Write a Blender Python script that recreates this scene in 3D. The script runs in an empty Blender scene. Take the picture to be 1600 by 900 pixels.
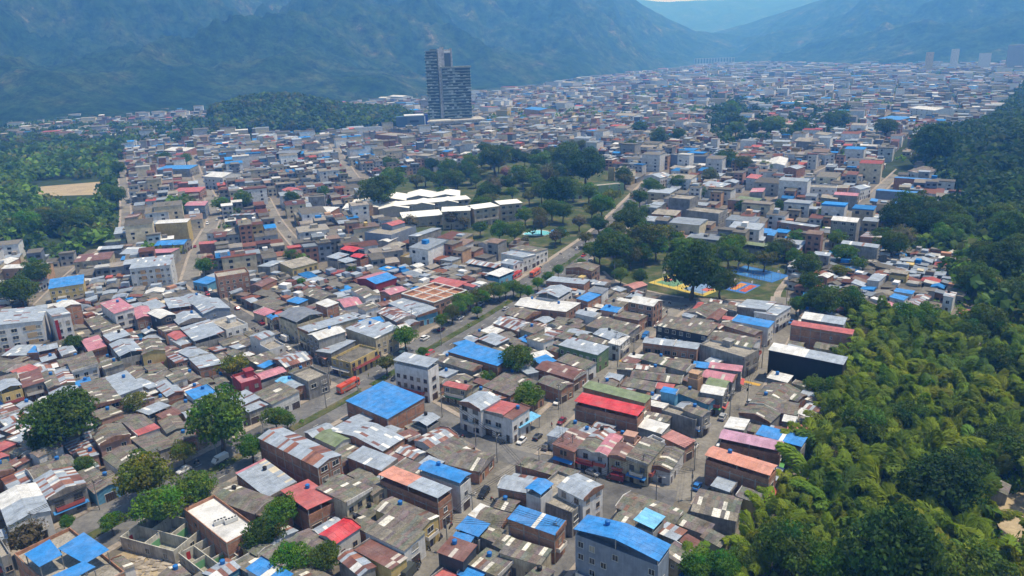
import bpy, math, random
import numpy as np
from mathutils import Vector, Matrix, noise
rng = np.random.default_rng(7); random.seed(7)
S = bpy.context.scene; COL = S.collection
# ------------------------------------------------------------------ camera
CAM_H, PITCH, ROLL = 110.0, math.radians(18), 0.034
cd = bpy.data.cameras.new('camera'); cam = bpy.data.objects.new('camera', cd); COL.objects.link(cam)
cd.sensor_width = 36; cd.lens = 36 * 1142 / 1600; cd.clip_start = 1; cd.clip_end = 60000
fw = Vector((0, math.cos(PITCH), -math.sin(PITCH))); r0 = Vector((1, 0, 0)); u0 = r0.cross(fw)
xc = r0 * math.cos(ROLL) - u0 * math.sin(ROLL); yc = r0 * math.sin(ROLL) + u0 * math.cos(ROLL)
m = Matrix((xc, yc, -fw)).transposed().to_4x4(); m.translation = (0, 0, CAM_H); cam.matrix_world = m
S.camera = cam
# ------------------------------------------------------------------ sky, sun, exposure
SUN_EL, SUN_AZ = math.radians(69), math.radians(4)      # azimuth counted from +X towards +Y
W = bpy.data.worlds.new('World'); S.world = W; W.use_nodes = True
nt = W.node_tree; nt.nodes.clear()
sky = nt.nodes.new('ShaderNodeTexSky'); sky.sky_type = 'NISHITA'; sky.sun_disc = False
sky.sun_elevation = SUN_EL; sky.sun_rotation = math.pi / 2 - SUN_AZ
sky.air_density = 1.0; sky.dust_density = 0.6
bg = nt.nodes.new('ShaderNodeBackground'); bg.inputs['Strength'].default_value = 0.13
wo = nt.nodes.new('ShaderNodeOutputWorld')
nt.links.new(sky.outputs[0], bg.inputs[0]); nt.links.new(bg.outputs[0], wo.inputs[0])
sl = bpy.data.lights.new('sun', 'SUN'); sl.energy = 4.0; sl.angle = math.radians(0.5); sl.color = (1, 0.95, 0.885)
so = bpy.data.objects.new('sun', sl); COL.objects.link(so)
sd = Vector((math.cos(SUN_EL) * math.cos(SUN_AZ), math.cos(SUN_EL) * math.sin(SUN_AZ), math.sin(SUN_EL)))
so.rotation_euler = sd.to_track_quat('Z', 'Y').to_euler(); so.location = (0, 0, 400)
S.view_settings.view_transform = 'Standard'; S.view_settings.look = 'None'; S.view_settings.exposure = 0.40
S.view_settings.gamma = 1; S.view_settings.use_curve_mapping = False
S.render.engine = 'CYCLES'
cy = S.cycles; cy.max_bounces = 5; cy.diffuse_bounces = 2; cy.glossy_bounces = 2; cy.transmission_bounces = 2
cy.transparent_max_bounces = 4; cy.volume_bounces = 3; cy.use_denoising = True; cy.caustics_reflective = False; cy.caustics_refractive = False
# ------------------------------------------------------------------ layout tables (metres; camera above the origin, +Y away from it)
# HOUSES: x, y, side, front, angle, eaves height, roof, wall, flags, kind, label, short name as a landmark
HOUSES = [
(-123.3, 157.5, 16.9, 8.6, 41, 7.0, 'zw', 'W', 'w2', '', 'two-storey shop with half zinc half white sloping roof facing the avenue', 'the half-white roof shop'),
(-119.4, 166.6, 12.5, 8.8, 45, 7.0, 'u', 'G', 'w2 aw', '', 'grey two-storey shop under a big rusty red patched roof', 'the big rusty roof shop'),
(-135.4, 173.4, 8.1, 5.5, 46, 4.0, 'u', 'W', '', '', '', ''),
(-128.5, 177.7, 8.5, 9.9, 46, 5.0, 'g', 'G', '', '', '', ''),
(-134.5, 185.6, 4.4, 6.8, 61, 6.0, 'g', 'W', 'w2', '', '', ''),
(-128.4, 191.3, 8.5, 6.4, 45, 4.0, 'u', 'G', '', '', '', ''),
(-119.3, 192.1, 10.0, 8.0, 41, 7.0, 'g', 'P', 'w2', '', 'two-storey house with half terracotta half green front', 'the terracotta and green house'),
(-110.1, 183.2, 12.3, 9.2, 49, 4.0, 'g', 'W', '', '', '', ''),
(-106.4, 190.5, 14.1, 7.2, 48, 4.5, 'g', 'G', 'w2', '', '', ''),
(-111.1, 170.9, 8.5, 6.9, 48, 4.0, 'g', 'U', 'w2', '', 'low house with a sky-blue front wall on the avenue', 'the sky-blue front house'),
(-71.4, 149.4, 20.6, 7.7, 48, 6.5, 'w', 'B', 'f', 'warehouse', 'brick building with a flat white roof carrying cooling units', 'the flat white roof building'),
(-70.4, 159.9, 17.6, 6.8, 61, 5.0, 'g', 'G', '', '', '', ''),
(-96.9, 131.6, 26.1, 11.4, 52, 9.0, 'c', 'B', 'f', 'apartment_building', 'brick building at the corner with two blue terrace canopies', 'the twin blue canopy building'),
(-139.1, 212.0, 8.2, 5.3, 40, 4.0, 'g', 'G', '', '', '', ''),
(-117.7, 140.1, 12.2, 1.8, 46, 8.0, 'c', 'G', 'f', '', '', ''),
(-59.8, 177.4, 26.5, 7.4, 51, 9.0, 'U', 'B', 'w2 gl', 'warehouse', 'long three-storey brick building under a rust and zinc striped roof', 'the long rust-striped building'),
(-66.8, 169.0, 17.0, 8.0, 45, 4.5, 'rz', 'B', 's', '', 'low shed roof of zinc and cream sheets with pink edge', ''),
(-59.0, 195.3, 4.6, 7.2, 45, 4.0, 'z', 'G', '', '', '', ''),
(-53.3, 188.7, 9.2, 5.9, 51, 5.0, 'n', 'W', 'gl', '', 'small house under a mossy green gable roof', 'the mossy green roof'),
(-44.0, 190.2, 22.1, 8.5, 54, 5.0, 'z', 'B', 'gb', 'warehouse', 'wide low workshop with patched zinc roof beside the avenue', 'the wide zinc workshop'),
(-39.5, 174.6, 12.7, 5.8, 55, 6.0, 'z', 'B', 'w2', '', '', ''),
(-41.1, 208.3, 19.7, 14.9, 49, 6.5, 'b', 'B', 'w0 s', 'warehouse', 'brick warehouse with a broad bright blue roof', 'the blue-roofed warehouse'),
(-27.0, 196.2, 5.5, 5.8, 55, 6.0, 'z', 'G', 'o', '', '', ''),
(-29.2, 196.0, 4.5, 7.0, 44, 4.0, 'g', 'B', '', '', '', ''),
(-23.6, 188.4, 7.6, 9.7, 48, 4.0, 'u', 'W', 'w1', '', '', ''),
(-29.8, 179.3, 6.9, 4.3, 52, 5.0, 'u', 'G', '', '', '', ''),
(-18.7, 162.4, 12.9, 4.5, 57, 9.0, 'b', 'W', 'w2 o', '', 'three-storey white house with a long blue terrace roof above the calle', 'the long blue terrace roof'),
(-18.7, 181.4, 8.0, 11.0, 47, 4.0, 'g', 'B', '', '', '', ''),
(-13.1, 176.0, 10.1, 9.2, 65, 4.0, 'g', 'B', 'w2', '', '', ''),
(-25.8, 157.9, 19.1, 5.0, 55, 9.0, 'zo', 'B', 'w2 o', '', 'three-storey brick house with half zinc half salmon terrace roof', 'the half-salmon roof house'),
(-52.3, 156.9, 11.9, 7.3, 46, 7.0, 'r', 'B', 'w2 o', '', 'two-storey brick house with a coral red shed roof', 'the coral red shed roof'),
(-43.7, 159.0, 10.8, 8.3, 53, 7.0, 'g', 'C', 'w2', '', '', ''),
(-37.6, 162.5, 9.3, 4.9, 41, 6.0, 'g', 'C', 'w2', '', '', ''),
(-42.0, 144.8, 5.7, 7.0, 52, 5.0, 'R', 'W', 'w2', '', 'white house with a vivid scarlet roof', 'the scarlet roof'),
(-45.8, 148.3, 2.7, 6.1, 49, 4.0, 'z', 'G', '', '', '', ''),
(-26.9, 148.9, 14.7, 5.8, 55, 6.5, 'g', 'Y', 'w2', '', 'two-storey house with yellow front and long grey roof on the calle', 'the yellow-front house'),
(-28.7, 142.0, 12.2, 6.7, 54, 6.0, 'g', 'W', 'w2', '', '', ''),
(-31.0, 135.8, 11.1, 4.7, 53, 5.0, 't', 'Y', 'w2', '', '', ''),
(-35.9, 133.4, 8.2, 3.9, 45, 5.0, 'u', 'G', '', '', '', ''),
(-53.8, 130.1, 10.1, 3.9, 54, 6.0, 'b', 'W', 's', '', 'house with blue roof crossed by one white sheet', 'the white-striped blue roof'),
(-48.7, 142.5, 7.7, 6.4, 55, 4.0, 'g', 'G', '', '', '', ''),
(-13.9, 134.1, 6.4, 5.2, 60, 7.0, 't', 'D', 'w0 s', '', 'dark-walled house with a flat maroon metal roof', 'the dark maroon-roof house'),
(-11.0, 144.6, 6.0, 4.5, 58, 5.0, 'b', 'G', 'o s', '', '', ''),
(-13.1, 141.3, 4.4, 2.0, 68, 4.6, 'b', 'G', 'o s', '', '', ''),
(-9.9, 151.8, 2.4, 5.4, 58, 4.0, 'w', 'G', 's', '', '', ''),
(-6.6, 143.2, 4.5, 4.6, 58, 4.0, 'g', 'G', '', '', '', ''),
(-6.3, 149.7, 6.6, 5.7, 63, 4.0, 'g', 'G', '', '', '', ''),
(-6.5, 132.8, 7.1, 6.8, 57, 4.3, 'g', 'G', '', '', '', ''),
(-10.6, 129.8, 4.7, 3.5, 53, 4.0, 'b', 'G', 's', '', '', ''),
(-2.9, 139.2, 5.3, 4.1, 51, 4.0, 'g', 'G', '', '', '', ''),
(20.8, 127.2, 18.7, 5.5, 55, 14.0, 'b', 'S', 'w1 w2 o gb', 'apartment_building', 'grey-blue apartment block under a large bright blue roof', 'the grey-blue apartment block'),
(3.8, 142.0, 11.9, 4.9, 58, 8.0, 'b', 'B', 'w2 s', '', 'brick house with blue roof crossed by a white strip above a white front', 'the white-strip blue roof house'),
(11.2, 155.0, 12.6, 13.3, 53, 7.0, 'c', 'G', 'w2 f', '', 'grey concrete house with pinkish open roof terrace at the street corner', 'the pinkish terrace house'),
(14.9, 153.6, 7.8, 7.6, 45, 9.0, 'z', 'W', 'w2', '', '', ''),
(4.9, 152.0, 4.2, 5.0, 53, 10.5, 'b', 'W', 'o', '', 'small blue-roofed rooftop room on the grey corner house', ''),
(7.7, 168.4, 16.3, 5.1, 60, 5.0, 'g', 'B', 'w0', '', '', ''),
(1.0, 164.5, 6.2, 5.3, 69, 4.0, 'u', 'G', '', '', '', ''),
(15.4, 180.7, 6.6, 10.2, 56, 6.0, 't', 'B', 'w1', '', '', ''),
(20.0, 177.6, 5.5, 6.4, 61, 6.0, 'g', 'W', 'w1 aw', '', '', ''),
(24.8, 177.7, 4.2, 11.4, 62, 6.0, 'k', 'W', 'w1', '', 'house with a narrow candy-pink roof in the corner row', 'the candy-pink roof house'),
(28.2, 173.4, 4.9, 7.2, 62, 6.5, 't', 'C', 'w1', '', '', ''),
(34.4, 172.2, 5.9, 11.6, 56, 7.0, 'g', 'C', 'w1 w2', '', '', ''),
(40.2, 172.2, 5.3, 11.1, 59, 4.5, 'g', 'W', 'w1 w2', '', 'low white corner house with red trim at the street bend', 'the low white corner house'),
(24.0, 183.7, 4.6, 6.6, 47, 6.0, 'u', 'G', '', '', '', ''),
(37.6, 179.2, 4.3, 5.2, 40, 6.0, 'c', 'W', 'f', '', '', ''),
(45.1, 181.1, 7.7, 4.4, 39, 5.0, 'P', 'B', '', '', '', ''),
(31.5, 178.5, 3.9, 5.1, 60, 7.0, 'c', 'P', 'f', '', '', ''),
(56.7, 162.8, 16.4, 5.2, 52, 9.0, 'o', 'B', 'w2 o', '', 'brick house with long salmon roof over an open cluttered terrace', 'the long salmon roof house'),
(63.2, 174.4, 15.6, 5.1, 61, 8.0, 'm', 'B', 'o w2', '', 'brick house with long mauve-pink roof beside the bamboo', 'the mauve-pink roof house'),
(71.8, 175.7, 11.8, 5.0, 53, 8.0, 'b', 'G', 'o s', '', 'house with blue roof crossed by one white sheet beside the bamboo', 'the blue roof at the bamboo edge'),
(47.9, 151.5, 10.2, 9.8, 64, 4.0, 'g', 'G', '', '', '', ''),
(31.6, 150.3, 14.4, 7.8, 52, 4.0, 'g', 'G', '', '', '', ''),
(29.4, 141.2, 4.6, 5.2, 51, 8.0, 'a', 'G', 'o s', '', 'light blue canopy roof on posts above grey roofs', 'the light blue canopy'),
(33.9, 140.6, 5.8, 4.9, 49, 5.0, 'u', 'G', '', '', '', ''),
(40.6, 144.0, 7.3, 4.2, 52, 4.0, 'g', 'G', '', '', '', ''),
(38.2, 137.9, 3.8, 3.1, 41, 4.0, 't', 'B', '', '', '', ''),
(33.5, 131.7, 4.1, 4.8, 43, 6.0, 'g', 'C', 'w2', '', '', ''),
(1.0, 135.0, 9.6, 6.0, 63, 5.0, 'g', 'C', 'w2 aw', '', '', ''),
(3.8, 127.6, 3.9, 4.5, 49, 5.0, 'g', 'G', '', '', '', ''),
(118.7, 155.3, 3.8, 5.2, 49, 3.5, 'g', 'G', '', '', 'grey-roofed shack standing alone among the bamboo', 'the lone bamboo shack'),
(133.6, 167.7, 2.4, 4.6, 31, 4.0, 'b', 'G', '', '', '', ''),
(-201.0, 283.3, 15.9, 21.4, 116, 13.0, 'z', 'W', 'w1 s', 'apartment_building', 'four-storey white and tan apartment block with grey metal roof', 'the white and tan apartments'),
(-186.5, 284.0, 6.1, 12.1, 133, 14.0, 'z', 'W', 'w1 s', 'apartment_building', 'narrow white block with a red vertical stripe beside white and tan apartments', 'the red-striped block'),
(-192.3, 300.0, 7.6, 9.4, 139, 12.0, 'w', 'B', '', '', '', ''),
(-171.8, 301.4, 20.0, 7.7, 43, 10.0, 'k', 'W', 'w2', '', 'three-storey white house with pink two-level roof', 'the pink two-level roof house'),
(-159.3, 297.5, 15.7, 5.8, 31, 8.0, 'k', 'B', 'w2', '', '', ''),
(-148.5, 292.1, 11.9, 6.3, 49, 9.0, 'w', 'D', 'w2', '', '', ''),
(-161.5, 312.8, 15.2, 6.0, 43, 6.0, 'z', 'G', '', '', '', ''),
(-137.2, 291.6, 12.7, 10.7, 37, 7.0, 'z', 'D', '', '', '', ''),
(-150.6, 312.1, 16.1, 8.6, 31, 7.0, 'z', 'B', 'w1 o', '', '', ''),
(-145.6, 320.0, 13.9, 9.3, 48, 6.0, 'z', 'G', '', '', '', ''),
(-130.8, 300.6, 17.7, 10.8, 36, 9.0, 'z', 'S', '', '', 'blue-grey hall with a large light zinc roof and white patch', 'the blue-grey zinc hall'),
(-125.0, 275.2, 19.2, 11.3, 38, 7.0, 'z', 'G', 'w2 o', '', '', ''),
(-133.9, 273.7, 8.9, 5.4, 44, 6.0, 'r', 'W', '', '', '', ''),
(-129.7, 269.4, 9.9, 7.2, 46, 5.0, 'z', 'W', '', '', '', ''),
(-117.8, 284.4, 15.4, 9.3, 45, 7.0, 'c', 'W', 'w2 f', '', '', ''),
(-164.6, 267.5, 15.9, 6.0, 38, 6.0, 'k', 'B', 's', '', 'house with a broad plain pink roof by a dark tree', 'the plain pink roof'),
(-158.0, 247.4, 14.8, 8.4, 36, 7.0, 'g', 'W', 'w2 w1', '', '', ''),
(-145.4, 255.1, 15.9, 7.6, 39, 9.0, 'z', 'G', 'w2 o', '', '', ''),
(-137.2, 257.5, 13.6, 7.7, 32, 8.0, 'g', 'Y', 'w2', '', '', ''),
(-155.1, 267.7, 9.0, 7.1, 43, 9.0, 'z', 'B', '', '', '', ''),
(-161.9, 276.9, 9.8, 6.6, 38, 8.0, 'g', 'B', '', '', '', ''),
(-177.3, 295.3, 17.9, 7.8, 39, 5.0, 'g', 'G', '', '', '', ''),
(-134.3, 229.4, 18.9, 7.3, 42, 6.0, 'z', 'W', 'w2 s', '', '', ''),
(-138.5, 223.0, 22.0, 8.1, 38, 6.0, 'g', 'B', 'w2', '', '', ''),
(-126.4, 231.5, 11.6, 5.7, 51, 5.0, 'z', 'G', '', '', '', ''),
(-123.2, 226.4, 4.8, 4.2, 34, 4.0, 'w', 'B', '', '', '', ''),
(-128.5, 235.9, 15.1, 5.3, 56, 5.0, 'g', 'G', '', '', '', ''),
(-117.8, 226.7, 13.6, 5.3, 42, 5.0, 'z', 'B', '', '', '', ''),
(-124.2, 251.2, 10.6, 5.8, 42, 6.0, 'u', 'B', 'w2', '', '', ''),
(-119.3, 252.5, 10.0, 6.3, 49, 7.0, 'z', 'G', '', '', '', ''),
(-111.1, 243.4, 11.5, 7.9, 39, 7.0, 'z', 'B', 'w2', '', '', ''),
(-117.6, 233.2, 8.3, 4.5, 41, 6.0, 'g', 'W', 'w2', '', '', ''),
(-114.2, 236.4, 10.2, 3.6, 44, 5.0, 'g', 'P', 'w2', '', '', ''),
(-103.9, 219.9, 6.8, 6.9, 44, 6.0, 'b', 'W', 's', '', 'small white house with sky-blue shed roof near big tree', 'the sky-blue shed roof'),
(-99.9, 217.8, 5.9, 7.3, 42, 5.0, 'z', 'W', '', '', '', ''),
(-91.9, 229.3, 8.9, 6.7, 38, 7.0, 'k', 'M', 'w2 f', '', 'maroon-walled house with pink roof pieces', 'the maroon-walled house'),
(-115.5, 211.1, 6.9, 7.1, 54, 5.0, 'z', 'G', 'o', '', '', ''),
(-117.5, 202.2, 11.3, 5.9, 53, 5.0, 'g', 'G', 'gb', '', '', ''),
(-111.5, 197.3, 5.1, 5.9, 44, 5.0, 'r', 'W', '', '', '', ''),
(-105.0, 200.4, 10.3, 5.5, 38, 5.0, 'g', 'G', '', '', '', ''),
(-171.8, 227.1, 8.1, 6.0, 46, 8.0, 'z', 'Y', 'w2 o', '', '', ''),
(-169.7, 236.0, 14.2, 6.1, 37, 6.0, 't', 'G', '', '', '', ''),
(-162.3, 234.8, 16.7, 3.9, 40, 6.0, 'g', 'B', '', '', '', ''),
(-158.0, 236.1, 13.4, 4.5, 36, 6.0, 'u', 'Y', 'w2', '', '', ''),
(-191.3, 265.1, 10.2, 8.8, 88, 5.0, 'z', 'B', '', '', '', ''),
(-185.9, 265.4, 3.6, 8.6, 105, 5.3, 'b', 'B', 's', '', '', ''),
(-182.3, 266.5, 6.4, 6.2, 125, 5.6, 'z', 'B', 'o', '', '', ''),
(-173.3, 263.9, 11.1, 4.7, 39, 5.0, 'z', 'G', 's', '', '', ''),
(-187.5, 250.7, 10.1, 7.8, 62, 5.0, 'g', 'G', '', '', '', ''),
(-159.3, 210.2, 7.9, 8.2, 52, 4.0, 'u', 'G', '', '', '', ''),
(-153.5, 203.6, 9.5, 7.0, 63, 4.0, 'u', 'G', '', '', '', ''),
(-215.8, 340.4, 14.2, 14.1, 117, 10.0, 'b', 'Y', 'w1 s', '', 'cream three-storey building with a slanting bright blue roof', 'the cream blue-roof building'),
(-183.1, 360.7, 18.5, 16.4, 107, 13.0, 'z', 'W', 'w1', 'apartment_building', 'white four-storey apartments with tan panels and grey roof', 'the tan-panel apartments'),
(-233.8, 398.1, 17.7, 13.2, 106, 7.0, 't', 'C', 'w1', '', 'long two-storey building with maroon roof and arcade', 'the long maroon roof'),
(-280.2, 392.4, 8.8, 10.9, 93, 8.0, 'w', 'O', 'w1', '', '', ''),
(-261.2, 381.9, 22.0, 8.2, 93, 8.0, 'w', 'O', 'w1', 'school_building', 'long peach school block with a white roof', 'the peach school block'),
(-259.0, 357.9, 6.9, 5.2, 92, 6.0, 'w', 'R', 's', '', '', ''),
(-232.5, 394.6, 4.8, 13.7, 104, 4.0, 'g', 'G', '', '', '', ''),
(-32.8, 224.4, 13.8, 5.9, 60, 13.0, 'z', 'W', 'w1 w2 o s', 'apartment_building', 'white five-storey building with a tilted grey roof beside the avenue', 'the white five-storey building'),
(-87.6, 284.2, 14.0, 12.2, 47, 9.5, 'Z', 'C', 'w1 o', '', '', ''),
(-74.2, 276.0, 9.2, 21.9, 41, 8.0, 'z', 'C', 'w1', '', '', ''),
(-71.9, 262.9, 8.0, 11.5, 43, 9.0, 'w', 'G', 'w1', '', '', ''),
(-67.8, 258.6, 7.4, 13.4, 60, 5.0, 'z', 'G', '', '', '', ''),
(-71.7, 254.5, 6.8, 2.6, 43, 3.2, 'o', 'G', '', '', '', ''),
(-58.5, 248.9, 9.6, 14.7, 57, 6.0, 'g', 'Y', 'w1 w2 f', '', 'cream corner house with flat concrete terrace facing the avenue', 'the cream corner terrace house'),
(-55.5, 268.2, 18.0, 11.2, 49, 8.0, 'z', 'C', 'w2', '', '', ''),
(-57.7, 279.3, 5.6, 8.8, 29, 7.0, 'b', 'G', 's', '', '', ''),
(-73.4, 311.1, 12.1, 8.1, 30, 5.0, 'k', 'W', 'gb', '', 'small house with a pink gable roof', 'the pink gable house'),
(-54.5, 319.2, 7.8, 9.4, 46, 7.0, 'k', 'B', '', '', '', ''),
(-35.3, 314.4, 21.0, 20.4, 49, 7.0, 'X', 'B', 'w1 w2', '', 'roofless brick shell topped by white concrete beams', 'the white-beam brick shell'),
(-43.7, 301.5, 23.4, 10.3, 39, 5.0, 'z', 'U', 'w2', '', '', ''),
(-49.7, 292.4, 17.0, 8.9, 39, 5.0, 'u', 'G', '', '', '', ''),
(-67.2, 318.5, 17.4, 7.1, 33, 7.0, 'g', 'W', 'w2', '', '', ''),
(-97.7, 315.3, 7.9, 5.3, 55, 5.0, 'b', 'G', 's', '', '', ''),
(-110.7, 316.0, 14.6, 8.6, 47, 4.0, 'g', 'G', '', '', '', ''),
(-90.3, 324.1, 17.0, 8.8, 47, 5.0, 'g', 'G', '', '', '', ''),
(-79.0, 295.2, 8.2, 5.7, 46, 10.0, 'w', 'B', 's', '', '', ''),
(-109.2, 304.0, 8.2, 5.8, 51, 4.0, 'k', 'C', 'w1', '', '', ''),
(-102.5, 294.6, 6.2, 3.5, 39, 5.0, 'b', 'C', 'w1', '', '', ''),
(-97.7, 265.3, 6.5, 6.7, 53, 8.0, 'z', 'W', 'w2', '', '', ''),
(-93.3, 261.2, 10.5, 6.5, 44, 6.0, 'c', 'W', 'f', '', '', ''),
(-91.9, 248.5, 8.5, 8.6, 50, 5.0, 'g', 'G', '', '', '', ''),
(-80.7, 245.6, 10.1, 10.3, 43, 6.0, 'u', 'B', 'w1 w2', '', '', ''),
(-85.4, 233.5, 5.6, 9.6, 43, 6.0, 'k', 'G', 'o', '', '', ''),
(-89.6, 243.6, 3.2, 5.4, 61, 5.0, 'b', 'G', 's', '', '', ''),
(-78.9, 219.2, 11.8, 9.9, 47, 5.0, 'g', 'W', 'w2', '', '', ''),
(-76.4, 227.2, 10.9, 5.0, 46, 5.0, 'za', 'B', '', '', '', ''),
(-70.5, 230.1, 10.8, 8.0, 47, 7.0, 'c', 'G', 'w2 f', '', '', ''),
(-12.0, 241.8, 22.7, 9.3, 52, 7.0, 'b', 'B', 's', 'warehouse', 'brick hall with bright blue roof crossed by pale seams', 'the seamed blue hall'),
(-21.4, 238.5, 21.1, 5.3, 52, 6.0, 'g', 'G', '', '', '', ''),
(-7.6, 260.2, 9.6, 6.8, 43, 5.0, 'z', 'G', '', '', '', ''),
(0.4, 273.9, 13.8, 9.5, 45, 6.0, 'u', 'B', 'w2', '', '', ''),
(-19.0, 218.6, 8.8, 3.2, 61, 6.0, 'r', 'C', 'w1', '', '', ''),
(-11.0, 201.2, 8.7, 9.1, 51, 9.0, 'z', 'W', 'w1', '', 'three-storey white terrace house with grey roof on the cross street', 'the white terrace house'),
(-4.7, 197.7, 7.5, 7.7, 55, 8.0, 'r', 'W', 'w1', '', '', ''),
(-0.0, 194.8, 3.4, 8.6, 52, 8.0, 't', 'W', 'w1', '', '', ''),
(2.8, 197.2, 3.4, 9.3, 48, 4.0, 'a', 'G', 'o', '', '', ''),
(-2.7, 219.9, 11.7, 10.6, 49, 5.0, 'g', 'B', '', '', '', ''),
(18.6, 307.0, 11.1, 12.6, 57, 8.0, 'z', 'W', 'w2 o', '', '', ''),
(33.3, 299.5, 5.5, 11.4, 52, 7.5, 'b', 'B', 's', '', 'brick house with small bright blue roof beside grey gable', 'the small blue roof house'),
(38.1, 306.3, 6.5, 6.3, 55, 8.0, 'Z', 'W', '', '', '', ''),
(9.9, 300.6, 13.9, 11.4, 59, 5.0, 'w', 'G', '', '', '', ''),
(20.4, 292.0, 12.0, 12.4, 56, 6.0, 'w', 'B', 'w2', '', 'brick house with a broad cream-white roof', 'the cream-white roof house'),
(4.2, 288.9, 10.9, 10.4, 48, 5.0, 'g', 'B', '', '', '', ''),
(55.5, 287.2, 10.8, 8.6, 53, 9.0, 'w', 'B', 'w2', '', 'tall brick house with a clean white roof', 'the clean white roof house'),
(48.4, 280.7, 11.0, 9.8, 56, 5.0, 'g', 'B', 'w2', '', '', ''),
(39.4, 269.7, 18.1, 10.3, 51, 5.0, 'g', 'G', 'w2', '', '', ''),
(37.0, 258.8, 10.5, 8.0, 41, 6.0, 'z', 'G', '', '', '', ''),
(39.3, 253.0, 4.3, 9.7, 59, 6.0, 'w', 'W', 'w2', '', '', ''),
(25.3, 245.6, 16.4, 7.6, 51, 7.0, 'z', 'N', 'w1 w2', '', 'long zinc-roofed house with a lime green end wall', 'the lime-end zinc house'),
(31.1, 257.0, 13.3, 4.7, 52, 5.0, 'g', 'G', '', '', '', ''),
(19.7, 261.3, 4.9, 7.1, 51, 5.0, 'g', 'G', '', '', '', ''),
(15.9, 230.5, 15.6, 8.1, 50, 5.0, 't', 'B', 'w2', '', 'low house with a wide maroon roof and white skylights', 'the wide maroon roof'),
(21.7, 236.4, 12.9, 6.2, 46, 5.0, 'g', 'W', 'w2', '', '', ''),
(13.3, 220.3, 10.0, 6.3, 46, 5.0, 'g', 'B', 'w2 gl', '', '', ''),
(10.6, 238.8, 6.5, 5.6, 29, 5.0, 'b', 'G', 's', '', '', ''),
(65.4, 257.2, 20.1, 10.2, 54, 9.0, 'g', 'D', 'w1', '', 'long charcoal-walled building with grey roof', 'the charcoal-walled building'),
(53.1, 246.8, 10.6, 5.8, 66, 7.5, 'z', 'B', 'w1', '', '', ''),
(61.8, 243.5, 9.2, 7.0, 65, 7.0, 'z', 'B', 'w1', '', '', ''),
(76.1, 238.7, 17.7, 10.0, 43, 8.0, 'c', 'G', 'w2 f', '', 'grey concrete house with flat terrace on the eastern street', 'the grey terrace house'),
(79.6, 245.9, 16.9, 9.3, 52, 8.0, 'g', 'W', 'w2', '', '', ''),
(92.1, 262.0, 13.7, 6.2, 53, 8.0, 'b', 'W', '', '', '', ''),
(87.3, 257.9, 12.9, 5.2, 38, 7.0, 'g', 'B', '', '', '', ''),
(100.2, 282.5, 11.7, 12.0, 53, 7.0, 'z', 'G', 'w2', '', '', ''),
(80.9, 288.0, 10.3, 16.5, 46, 4.0, 'g', 'G', '', '', '', ''),
(79.1, 292.2, 2.7, 8.9, 61, 4.2, 'r', 'G', '', '', '', ''),
(83.9, 281.9, 4.8, 13.4, 58, 4.0, 't', 'G', '', '', '', ''),
(53.4, 234.1, 17.4, 6.8, 48, 5.0, 'g', 'G', '', '', '', ''),
(47.5, 223.5, 16.2, 6.2, 68, 4.5, 'g', 'G', '', '', '', ''),
(41.0, 218.5, 10.6, 5.9, 60, 4.0, 'g', 'G', '', '', '', ''),
(31.4, 205.8, 21.0, 4.4, 55, 8.0, 'n', 'B', 'w0 s', '', 'brick house with a long olive green roof', 'the olive green roof'),
(27.7, 195.7, 19.9, 5.2, 58, 9.0, 'R', 'B', 'w0 o s', '', 'tall brick house with a long vivid red roof', 'the vivid red roof'),
(70.5, 223.5, 10.2, 5.5, 68, 7.0, 'k', 'G', 'w2', '', '', ''),
(66.6, 217.2, 9.5, 5.9, 60, 7.0, 'k', 'G', 'w2', '', '', ''),
(64.9, 212.2, 6.0, 5.5, 58, 7.0, 'n', 'G', 'w2', '', '', ''),
(62.0, 206.9, 6.5, 5.5, 63, 7.0, 'w', 'G', 'w2 aw', '', '', ''),
(58.2, 214.8, 3.5, 4.0, 51, 8.0, 'c', 'O', 'f', '', '', ''),
(48.0, 206.4, 4.5, 3.0, 59, 7.5, 'b', 'U', 's', '', '', ''),
(56.5, 208.3, 13.5, 5.4, 41, 5.0, 'g', 'U', 'w2', '', '', ''),
(53.4, 193.9, 6.4, 4.5, 43, 7.0, 'g', 'G', 'w2', '', '', ''),
(49.3, 195.1, 11.0, 4.4, 50, 6.0, 'c', 'G', 'f', '', '', ''),
(39.1, 189.3, 8.6, 5.2, 54, 5.0, 'w', 'G', 's', '', '', ''),
(41.3, 194.5, 8.1, 4.6, 61, 5.0, 'g', 'G', '', '', '', ''),
(74.1, 197.6, 9.5, 10.3, 48, 4.0, 'g', 'G', '', '', '', ''),
(78.5, 204.2, 8.6, 10.0, 51, 4.0, 'g', 'G', '', '', '', ''),
(82.3, 210.0, 7.7, 9.3, 47, 4.0, 'g', 'G', '', '', '', ''),
(63.2, 186.8, 5.2, 6.6, 59, 6.0, 'w', 'G', '', '', '', ''),
(112.8, 248.5, 20.7, 4.0, 57, 10.0, 'r', 'B', 'w0 s', 'apartment_building', 'long brick block under two coral roofs facing the bamboo', 'the twin coral roof block'),
(117.1, 257.3, 14.6, 6.6, 57, 10.0, 'zw', 'G', 's', '', '', ''),
(97.3, 223.1, 23.4, 5.8, 54, 11.0, 'zw', 'K', 'w0 s', 'apartment_building', 'black-walled block with bright metal roof beside the bamboo', 'the black-walled block'),
(87.1, 218.6, 6.3, 5.1, 51, 5.0, 'w', 'G', '', '', '', ''),
(84.2, 210.5, 9.2, 9.3, 45, 4.0, 'g', 'G', '', '', '', ''),
(86.8, 208.0, 7.5, 5.9, 41, 4.0, 'g', 'B', '', '', '', ''),
(80.9, 200.3, 9.5, 8.1, 64, 4.0, 'g', 'B', '', '', '', ''),
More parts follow.
